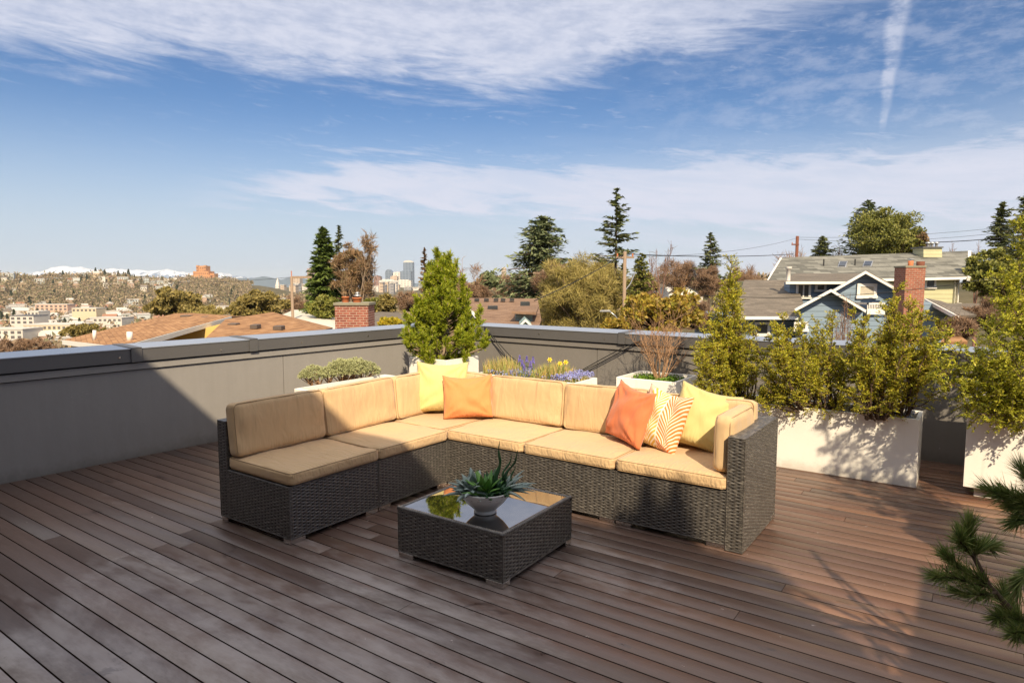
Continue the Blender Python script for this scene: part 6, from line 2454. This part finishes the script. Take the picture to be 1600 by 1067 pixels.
def ex_lamp(r, H):
    h = H - 3.1
    MB().tube([(0, 0, h - 0.8), (-0.45, -0.05, h - 0.1), (-0.75, -0.1, h + 0.12)], 0.035, 8).build('lamp_arm', M['metal'], r, True)
    MB().box(-1.25, -0.7, -0.18, 0.02, h + 0.08, h + 0.19, bev=0.03).build('lamp_head', M['metal'], r)
    MB().box(-0.45, 0.45, -0.07, 0.0, H - 0.35, H - 0.25).build('cross_arm', M['pole_wood'], r)
    for x in (-0.38, 0.38):
        MB().lathe([(0.03, 0), (0.05, 0.04), (0.03, 0.08), (0.05, 0.12), (0, 0.15)], 8, (x, -0.035, H - 0.25)).build('insulator', M['clay'], r, True)
    MB().tube([(0.55, 0, H - 1.0), (0.30, 0, H - 1.6), (0.0, 0, H - 2.0)], 0.03, 6).build('brace', M['metal'], r)


def ex_box(r, H):
    MB().box(0.0, 1.3, -0.07, 0.07, H - 0.12, H + 0.02).build('cross_arm', M['pole_wood'], r)
    MB().lathe([(0.0, 0), (0.22, 0.02), (0.24, 0.1), (0.24, 0.75), (0.20, 0.85), (0.0, 0.88)], 14, (0.46, -0.05, H - 3.6)).build('transformer', M['trim'], r, True)
    MB().tube([(0, 0, H), (0.0, 0, H + 0.35)], 0.03, 6).build('insulator', M['clay'], r)


def ex_small(r, H):
    MB().box(-0.8, 0.8, -0.06, 0.06, H - 0.35, H - 0.22).build('cross_arm', M['pole_wood'], r)
    MB().lathe([(0.0, 0), (0.15, 0.02), (0.16, 0.5), (0.0, 0.55)], 12, (-0.3, -0.1, H - 1.3)).build('transformer', M['metal'], r, True)


def ex_tiny(r, H):
    MB().box(-0.55, 0.1, -0.16, -0.14, H - 0.8, H - 0.68).build('cross_arm', M['rust_pole'], r)
    MB().lathe([(0.03, 0), (0.05, 0.05), (0.03, 0.1), (0, 0.16)], 8, (-0.5, -0.15, H - 0.68)).build('insulator', M['clay'], r, True)


pole('wooden utility pole with a white transformer left of the firs', 455.5, 42, 432, 0.085, 'pole_wood', ex_box)
pole('utility pole with a curved street lamp arm in front of the willow', 976.5, 33, 393, 0.085, 'pole_wood', ex_lamp)
pole('short utility pole standing against the cedar', 848.5, 52, 421, 0.09, 'pole_wood', ex_small)
pole('rust brown utility pole behind the grey slate roof', 1246, 58, 369, 0.13, 'rust_pole', ex_tiny)


def wire(label, pts, r=0.014, sag=0.3):
    P = [arr(at(*p)) for p in pts]
    q = []
    for a, b in zip(P[:-1], P[1:]):
        for k in range(12):
            s = k / 12
            p = a + (b - a) * s
            q.append((p[0], p[1], p[2] - sag * 4 * s * (1 - s)))
    q.append(tuple(P[-1]))
    root = thing('power_line', label, 'power line', q[0], 0, 'overhead wires')
    o = MB().tube([tuple(arr(p) - arr(q[0])) for p in q], r, 4).build('wire', M['black_cable'], root)
    return root


wire('thick overhead wire running from the street lamp pole to the right', [(977, 397, 33), (1240, 397, 50)], 0.022, 0.15)
wire('thick overhead wire rising from the grey roof to the right edge', [(1440, 379, 40), (1700, 352, 34)], 0.022, 0.2)
wire('pale slanting wire from the willow up to the pole', [(835, 470, 26), (975, 397, 33)], 0.02, 0.1)
wire('thin upper wire right of the rust brown pole', [(1246, 371, 58), (1700, 338, 52)], 0.012, 0.5)
wire('second thin wire right of the rust brown pole', [(1246, 374, 58), (1700, 344, 52)], 0.012, 0.7)
wire('thin wire between the lamp pole and the rust brown pole', [(977, 401, 33), (1246, 372, 58)], 0.010, 0.4)
wire('overhead wire crossing in front of the blue house', [(1100, 462, 22), (1600, 425, 22)], 0.010, 0.35)
wire('faint wire left of the wooden pole', [(200, 437, 60), (456, 433, 42)], 0.012, 0.3)


# ------------------------------------------------------------------ far hillside
def zone(x, r_):
    a = 'near the left edge' if x < 35 else 'above the cream block' if x < 95 else 'below the snowy peaks' if x < 160 else 'left of the olive tree' if x < 225 else 'over the olive tree' if x < 300 else 'right below the brick tower'
    b = 'just under the crest' if r_ > 1180 else 'halfway up' if r_ > 880 else 'low down'
    return b + ' ' + a


def far_hill():
    rng = np.random.default_rng(50)
    hm = [leafmat('far_bare_wood', [(.26, .18, .115), (.36, .27, .175), (.20, .145, .09), (.42, .32, .20), (.22, .195, .09), (.12, .12, .06)], 0.1, 0.8),
          leafmat('far_conifer', [(.05, .065, .035), (.07, .09, .045), (.04, .05, .03)], 0.1, 0.8)]
    # the wooded slopes read as one mass
    N = 12500
    px = rng.uniform(-260, 500, N)
    rr = np.where(rng.uniform(size=N) < 0.60, rng.uniform(900, 1560, N), rng.uniform(330, 950, N))
    az = np.degrees(np.arctan((px - 800) / FOC))
    keep = ~((px > 395) & (rr > 1100))
    px, rr, az = px[keep], rr[keep], az[keep]
    N = len(px)
    z = terr(rr, az)
    X, Y_ = np.sin(np.radians(az)) * rr, np.cos(np.radians(az)) * rr
    hgt = rng.uniform(4, 12, N) * np.where(rng.uniform(size=N) < 0.08, 1.5, 1.0)
    k = 16
    C = np.repeat(np.stack([X, Y_, z], 1), k, 0)
    d = rdir(rng, N * k)
    hh = np.repeat(hgt, k)[:, None]
    C = C + d * hh * [0.42, 0.42, 0.36] * rng.uniform(0.4, 1.0, (N * k, 1)) + hh * [0, 0, 0.55]
    lv = Leaves()
    lv.quads(C, d + rng.normal(0, .4, d.shape), hh[:, 0] * 0.30, hh[:, 0] * 0.14, rng)
    tag(lv.build('hillside_wood', hm[0]), 'leafless brown wood covering the far hillside', 'woodland', kind='stuff')
    # middle distance between the left hill and the right
    N = 2600
    px = rng.uniform(380, 1300, N)
    rr = rng.uniform(110, 900, N)
    az = np.degrees(np.arctan((px - 800) / FOC))
    z = terr(rr, az)
    X, Y_ = np.sin(np.radians(az)) * rr, np.cos(np.radians(az)) * rr
    hgt = rng.uniform(4, 8, N)
    k = 22
    C = np.repeat(np.stack([X, Y_, z], 1), k, 0)
    d = rdir(rng, N * k)
    hh = np.repeat(hgt, k)[:, None]
    C = C + d * hh * [0.42, 0.42, 0.36] * rng.uniform(0.4, 1.0, (N * k, 1)) + hh * [0, 0, 0.45]
    lv = Leaves()
    lv.quads(C, d + rng.normal(0, .4, d.shape), hh[:, 0] * 0.26, hh[:, 0] * 0.10, rng)
    tag(lv.build('valley_wood', hm[0]), 'brown leafless tree cover between the near houses and downtown', 'woodland', kind='stuff')

    # countable conifers
    def proto_con(seed):
        rg = np.random.default_rng(seed)
        n = 260
        f = rg.uniform(0, 1, n) ** 0.8
        a = rg.uniform(0, 6.28, n)
        r_ = (1 - f) * 0.24 * rg.uniform(0.4, 1.1, n) + 0.01
        C = np.stack([np.cos(a) * r_, np.sin(a) * r_, 0.06 + f * 0.94], 1)
        l2 = Leaves()
        l2.quads(C, np.stack([np.cos(a), np.sin(a), -.3 + 0 * a], 1), 0.15, 0.10, rg)
        return l2.build('far_conifer_tree', hm[1])
    spots = [(82, 1420, 12), (102, 1430, 14), (118, 1430, 9), (153, 1400, 16), (141, 1420, 11), (204, 1420, 20), (188, 1400, 16), (268, 1420, 13), (62, 1350, 11), (36, 1300, 10), (213, 1380, 10), (250, 1400, 9), (235, 1430, 9)]
    for _ in range(70):
        spots.append((rng.uniform(-40, 390), rng.uniform(560, 1400), rng.uniform(8, 15)))
    protos = [proto_con(1), proto_con(2)]
    for i, (x, r_, h) in enumerate(spots):
        p = on_ground(x, r_)
        o = protos[i] if i < 2 else protos[i % 2].copy()
        if i >= 2:
            COL.objects.link(o)
        o.location = p
        o.scale = (h, h, h)
        o.rotation_euler = (0, 0, rng.uniform(0, 6))
        if i < 13:
            tag(o, 'dark conifer on the crest of the far hill against the snowy mountains', 'conifer', 'conifers on the hill crest')
        else:
            tag(o, 'small dark conifer on the far hillside ' + zone(x, r_), 'conifer', 'conifers on the far hillside ' + zone(x, r_))

    # houses: a few kinds, copied
    cols = [(.66, .62, .55), (.60, .47, .32), (.44, .41, .37), (.70, .66, .60), (.46, .31, .22), (.48, .50, .48)]
    wm = [plain('far_wall', c, 0.8, 0, 0.12, 0.2) for c in cols]
    rm = [plain('far_roof_a', (.20, .17, .15), 0.9), plain('far_roof_b', (.52, .48, .44), 0.9), plain('far_roof_c', (.32, .16, .10), 0.9)]
    wn = plain('far_windows', (.10, .10, .11), 0.3)

    def proto_house(i, flat):
        root = thing('hillside_house', 'small house', 'house')
        w, d, h = (9, 8, 5) if not flat else (16, 10, 7)
        MB().box(-w / 2, w / 2, -d / 2, d / 2, -3, h).build('wall', wm[i % 6], root)
        rf = MB()
        if flat:
            rf.box(-w / 2 - .4, w / 2 + .4, -d / 2 - .4, d / 2 + .4, h, h + 0.6)
        else:
            v = [(-w / 2 - .5, -d / 2 - .5, h - .2), (w / 2 + .5, -d / 2 - .5, h - .2), (w / 2 + .5, d / 2 + .5, h - .2), (-w / 2 - .5, d / 2 + .5, h - .2), (-w / 2 - .5, 0, h + 2.6), (w / 2 + .5, 0, h + 2.6)]
            rf.add(v, [(0, 1, 5, 4), (2, 3, 4, 5), (0, 4, 3), (1, 2, 5), (3, 2, 1, 0)])
        rf.build('roof', rm[i % 3] if not flat else rm[1], root)
        nw = 3 if not flat else 5
        for k in range(nw):
            x = -w / 2 + w * (k + 0.5) / nw
            for zz in ((1.2,) if not flat else (1.0, 4.2)):
                MB().box(x - 0.7, x + 0.7, -d / 2 - 0.06, -d / 2 + 0.02, zz, zz + 1.5).build('window', wn, root)
        return root
    kids = {}
    protos = [proto_house(i, i in (3, 5)) for i in range(6)]
    for p_ in protos:
        kids[p_.name] = [o for o in bpy.data.objects if o.parent == p_]
    used = set()
    groups = [((120, 160, 1330, 1400), 6), ((155, 275, 1180, 1420), 34), ((0, 130, 900, 1380), 26), ((110, 260, 600, 1000), 66), ((-30, 130, 560, 920), 60), ((290, 460, 650, 1050), 34), ((-120, 0, 500, 1300), 16)]
    n = 0
    for (x0, x1, r0, r1), cnt in groups:
        for _ in range(cnt):
            x, r_ = rng.uniform(x0, x1), rng.uniform(r0, r1)
            i = int(rng.integers(0, 6))
            if i not in used:
                o = protos[i]
                used.add(i)
            else:
                o = protos[i].copy()
                COL.objects.link(o)
                for ch in kids[protos[i].name]:
                    c = ch.copy()
                    COL.objects.link(c)
                    c.parent = o
            p = on_ground(x, r_)
            o.location = (p[0], p[1], p[2] + 2.0 + 1.0 * (r_ > 900))
            s = rng.uniform(0.62, 1.05) * (1.3 if r_ < 900 else 1.0)
            o.scale = (s, s, s)
            o.rotation_euler = (0, 0, rng.choice([0, HP]) + rng.uniform(-0.25, 0.25) - math.radians(az_of(x)))
            kind_ = ('off white', 'ochre', 'grey', 'flat roofed white', 'brown', 'flat roofed grey')[i]
            where = 'high on the far hillside' if r_ > 900 else 'low on the far slope'
            tag(o, '%s hillside house %s' % (kind_, zone(x, r_)), 'house', '%s houses %s' % (kind_, zone(x, r_)))
    for i in range(6):
        if i not in used:
            tag(protos[i], 'house on the far slope', 'house')
            protos[i].location = on_ground(30, 800)


far_hill()


def block(name, label, cat, x0, x1, ytop, Y, depth, m_, roof=None, rows=0, cols=0, win=None, gap=0.55, base=None, stepped=None):
    a, b = at(x0, ytop, Y), at(x1, ytop, Y)
    gz = float(terr(Y, az_of((x0 + x1) / 2))) - 2 if base is None else base
    cx = (a[0] + b[0]) / 2
    root = thing(name, label, cat, (cx, Y, gz))
    w, H = (b[0] - a[0]), a[2] - gz
    MB().box(-w / 2, w / 2, 0, depth, 0, H).build('wall', m_, root)
    if roof:
        MB().box(-w / 2 - w * .01, w / 2 + w * .01, -w * .01, depth + w * .01, H, H + max(0.5, H * 0.015)).build('roof', roof, root)
    if rows:
        for i in range(rows):
            for j in range(cols):
                ww, hh = w / cols, min(H, rows * 3.3) / rows
                x = -w / 2 + ww * (j + 0.5)
                z = H - hh * (i + 0.6)
                MB().box(x - ww * gap / 2, x + ww * gap / 2, -0.10, 0.02, z - hh * .3, z + hh * .3).build('window', win, root)
    return root


m_cream = plain('cream_facade', (.58, .48, .33), 0.8, 0, 0.06, 0.1)
m_white = plain('white_facade', (.56, .52, .46), 0.8, 0, 0.05, 0.1)
m_win = plain('dark_facade_window', (.12, .11, .11), 0.3)
block('apartment_block', 'long cream four storey apartment block low in the valley at left', 'apartment block', 36, 118, 508, 480, 22, m_cream, m_white, 4, 11, m_win)
block('apartment_block', 'lower white apartment block at the left edge of the view', 'apartment block', -60, 35, 515, 455, 20, m_white, m_white, 3, 9, m_win)
block('apartment_block', 'small white block with a dark slanted roof left in the valley', 'apartment block', 15, 52, 494, 560, 18, m_white, plain('dark_flat_roof', (.10, .10, .11), 0.8), 2, 4, m_win)
block('apartment_block', 'low white hall between the slope and the orange brown roof', 'hall', 145, 190, 497, 620, 20, m_white, m_white, 1, 6, m_win)
block('apartment_block', 'tall pale block left of the slanted roof', 'apartment block', 42, 60, 487, 640, 16, m_white, m_white, 3, 3, m_win)
block('apartment_block', 'pink and white row houses halfway up the far slope', 'row houses', 55, 105, 476, 760, 14, plain('pink_facade', (.60, .40, .30), 0.8), m_white, 2, 7, m_win)
block('apartment_block', 'cream warehouse left of the dark fir on the slope', 'warehouse', 112, 150, 482, 700, 18, m_cream, m_white, 1, 6, m_win)
block('apartment_block', 'white terrace of houses below the crest of the far hill', 'row houses', 200, 226, 449.5, 1130, 14, m_white, m_white, 2, 5, m_win)
block('apartment_block', 'white houses with dark gables high on the far hill', 'row houses', 165, 193, 437, 1300, 14, m_white, plain('dark_gable_roof', (.12, .09, .08), 0.9), 2, 6, m_win)
block('apartment_block', 'teal roofed building on the crest of the far hill', 'building', 143, 160, 434, 1390, 14, m_white, plain('teal_roof', (.22, .36, .34), 0.7), 1, 4, m_win)


def brick_tower():
    Y = 1480
    u_ = Y / FOC
    p = at(312, 440, Y)
    root = thing('brick_tower', 'stepped orange brick tower on the crest of the far hill', 'tower', (p[0], Y, p[2] - 25))
    bm = plain('orange_brick_facade', (.50, .25, .115), 0.9, 0, 0.25, 0.12)
    wn = plain('brick_tower_window', (.20, .10, .06), 0.5)
    k = 0

    def blk(x0, x1, ytop, yo, d, ybot=446):
        a, b = (x0 - 312) * u_, (x1 - 312) * u_
        z1, z0 = 25 + (440 - ytop) * u_, 25 + (440 - ybot) * u_
        MB().box(a, b, yo, yo + d, z0 - 12, z1).build('tower_stage', bm, root)
        n = max(2, int((x1 - x0) / 3))
        for r_ in range(max(1, int((ybot - ytop) / 5))):
            for j in range(n):
                xx = a + (b - a) * (j + 0.5) / n
                zz = z1 - 5 - r_ * 7
                MB().box(xx - 1.0, xx + 1.0, yo - 0.2, yo + 0.1, zz - 1.8, zz + 1.4).build('window', wn, root)
    blk(306, 320, 415.5, 8, 22)
    blk(305.5, 308.5, 414.8, 6, 8)
    blk(317, 320.5, 414.8, 6, 8)
    blk(301, 325, 424, 4, 30)
    blk(299, 329, 430, 0, 34)
    blk(325, 332, 427.5, 10, 20)


brick_tower()


# ------------------------------------------------------------------ downtown skyline
def skyline():
    Y0 = 3000
    base = -60.0

    def fac(name, col, line, sx=14, sz=7.5):
        m_, g, b = mat(name)
        x, y, z = g.sep(g.obj())
        fx = g.ss(g.m('ABSOLUTE', g.m('SUBTRACT', g.m('FRACT', g.m('DIVIDE', x, sx)), 0.5)), 0.2, 0.35)
        fz = g.ss(g.m('ABSOLUTE', g.m('SUBTRACT', g.m('FRACT', g.m('DIVIDE', z, sz)), 0.5)), 0.15, 0.35)
        g.put(b.inputs['Base Color'], g.mix(g.m('MAXIMUM', fx, fz), line, col))
        b.inputs['Roughness'].default_value = 0.4
        return m_
    glass = fac('blue_glass_facade', (.17, .21, .27), (.08, .11, .16))
    tan = fac('tan_facade', (.52, .40, .29), (.28, .21, .16))
    white = fac('pale_facade', (.68, .62, .55), (.38, .35, .32))
    grey = fac('grey_facade', (.30, .28, .28), (.16, .16, .17))
    pink = fac('pink_granite_facade', (.42, .30, .27), (.26, .18, .17))
    brown = fac('brown_facade', (.28, .16, .12), (.15, .09, .08))

    def tower(label, x0, x1, yt, m_, Y=Y0, d=45, top=None, cat='tower'):
        a, b = at(x0, yt, Y), at(x1, yt, Y)
        root = thing('office_tower', label, cat, ((a[0] + b[0]) / 2, Y, base))
        w, H = b[0] - a[0], a[2] - base
        if top == 'dome':
            MB().box(-w / 2, w / 2, 0, d, 0, H - w * 0.55).build('wall', m_, root)
            v = []
            m2 = MB()
            n = 14
            P = [(-w / 2 * math.cos(math.pi * i / n), H - w * 0.55 + w * 0.55 * math.sin(math.pi * i / n)) for i in range(n + 1)]
            vs = [(x, 0, z) for x, z in P] + [(x, d, z) for x, z in P]
            fs = [tuple(range(n, -1, -1)), tuple(range(n + 1, 2 * n + 2))] + [(i, i + 1, n + 2 + i, n + 1 + i) for i in range(n)]
            m2.add(vs, fs)
            m2.build('vaulted_top', m_, root)
        elif top == 'cap':
            MB().box(-w / 2, w / 2, 0, d, 0, H).build('wall', m_, root)
            n = 12
            m2 = MB()
            P = [(-w / 2 * math.cos(math.pi * i / n), H + 9 * math.sin(math.pi * i / n)) for i in range(n + 1)]
            vs = [(x, 2, z) for x, z in P] + [(x, d - 2, z) for x, z in P]
            fs = [tuple(range(n, -1, -1)), tuple(range(n + 1, 2 * n + 2))] + [(i, i + 1, n + 2 + i, n + 1 + i) for i in range(n)]
            m2.add(vs, fs)
            m2.build('curved_white_top', m_white, root)
        elif top == 'spire':
            MB().box(-w / 2, w / 2, 0, d, 0, H - w * 2.2).build('wall', m_, root)
            z = H - w * 2.2
            MB().add([(-w / 2, 0, z), (w / 2, 0, z), (w / 2, w, z), (-w / 2, w, z), (0, w / 2, H)], [(0, 1, 4), (1, 2, 4), (2, 3, 4), (3, 0, 4), (3, 2, 1, 0)]) if False else None
            m2 = MB()
            m2.add([(-w / 2, 0, z), (w / 2, 0, z), (w / 2, w, z), (-w / 2, w, z), (0, w / 2, H)], [(0, 1, 4), (1, 2, 4), (2, 3, 4), (3, 0, 4), (3, 2, 1, 0)])
            m2.build('pyramid_top', m_, root)
        else:
            MB().box(-w / 2, w / 2, 0, d, 0, H).build('wall', m_, root)
            MB().box(-w / 2 + w * .15, w / 2 - w * .15, d * .2, d * .8, H, H + max(3, w * .06)).build('roof_plant', m_, root)
        return root
    tower('slim white tower with a pointed top, leftmost of downtown', 429.5, 435.5, 433, white, top='spire')
    tower('pale cylindrical looking block right of the pointed tower', 457, 468, 434, tan)
    tower('tall plain pinkish tower half hidden by the dark fir', 479.5, 494, 419.5, pink)
    tower('grey high rise seen through the bare tree', 565, 577, 402, grey)
    tower('tan tower at the foot of the grey high rise', 570.5, 579, 423, tan, Y=2900)
    tower('dark brown low block of downtown', 584, 594, 432, brown, Y=2900)
    tower('dark glass tower with a rounded vaulted top', 601.5, 612, 421, glass, top='dome')
    tower('blue glass tower with a curved white top, tallest in the open', 630, 645, 410, glass, top='cap')
    t = tower('lower blue glass shoulder block in front of the white topped tower', 625, 642, 424, glass, Y=2940)
    tower('pale stepped block left of the white topped tower', 614, 627, 426, white, Y=2960)
    tower('tan block below the vaulted tower', 610, 620, 432, tan, Y=2900)
    tower('small tan tower on the skyline left of the cedar', 783.5, 791, 419, tan)
    tower('wide low pale block at the foot of downtown', 592, 618, 438, white, Y=2850)
    tower('low white hall with a long roof below the glass tower', 618, 642, 438.5, white, Y=2800)
    rng = np.random.default_rng(70)
    names = [('low pale downtown block', white), ('low tan downtown block', tan), ('low grey downtown block', grey)]
    for i in range(46):
        x = rng.uniform(420, 660) if i < 34 else rng.uniform(660, 830)
        w = rng.uniform(5, 12)
        lab, m_ = names[i % 3]
        Y = rng.uniform(1700, 2700)
        a = at(x, rng.uniform(441, 450), Y)
        b = at(x + w, 440, Y)
        zn = 'left of the dark fir' if x < 482 else 'between the fir and the vaulted tower' if x < 600 else 'below the glass towers' if x < 660 else 'right of the dwarf pine'
        dz = 'nearer ' if Y < 2200 else 'farther '
        root = thing('city_block', dz + lab + ' ' + zn, 'building', (a[0], Y, -40), 0, dz + lab + 's ' + zn)
        MB().box(0, b[0] - a[0], 0, 25, 0, a[2] + 40).build('wall', m_, root)
        MB().box(-1, b[0] - a[0] + 1, -1, 26, a[2] + 40, a[2] + 42).build('roof', m_white if i % 2 else grey, root)


skyline()


# ------------------------------------------------------------------ the air
def haze():
    o = MB().box(-14200, 14200, -14200, 14200, -97.5, 185).build('haze', None)
    m_ = bpy.data.materials.new('haze_air')
    m_.use_nodes = True
    g = NT(m_.node_tree)
    g.n.clear()
    out = g.node('ShaderNodeOutputMaterial')
    v = g.node('ShaderNodeVolumePrincipled')
    v.inputs['Color'].default_value = (0.86, 0.93, 1.0, 1)
    v.inputs['Density'].default_value = 0.00006
    g.l.new(v.outputs[0], out.inputs['Volume'])
    o.data.materials.clear()
    o.data.materials.append(m_)
    tag(o, kind='stuff')


haze()
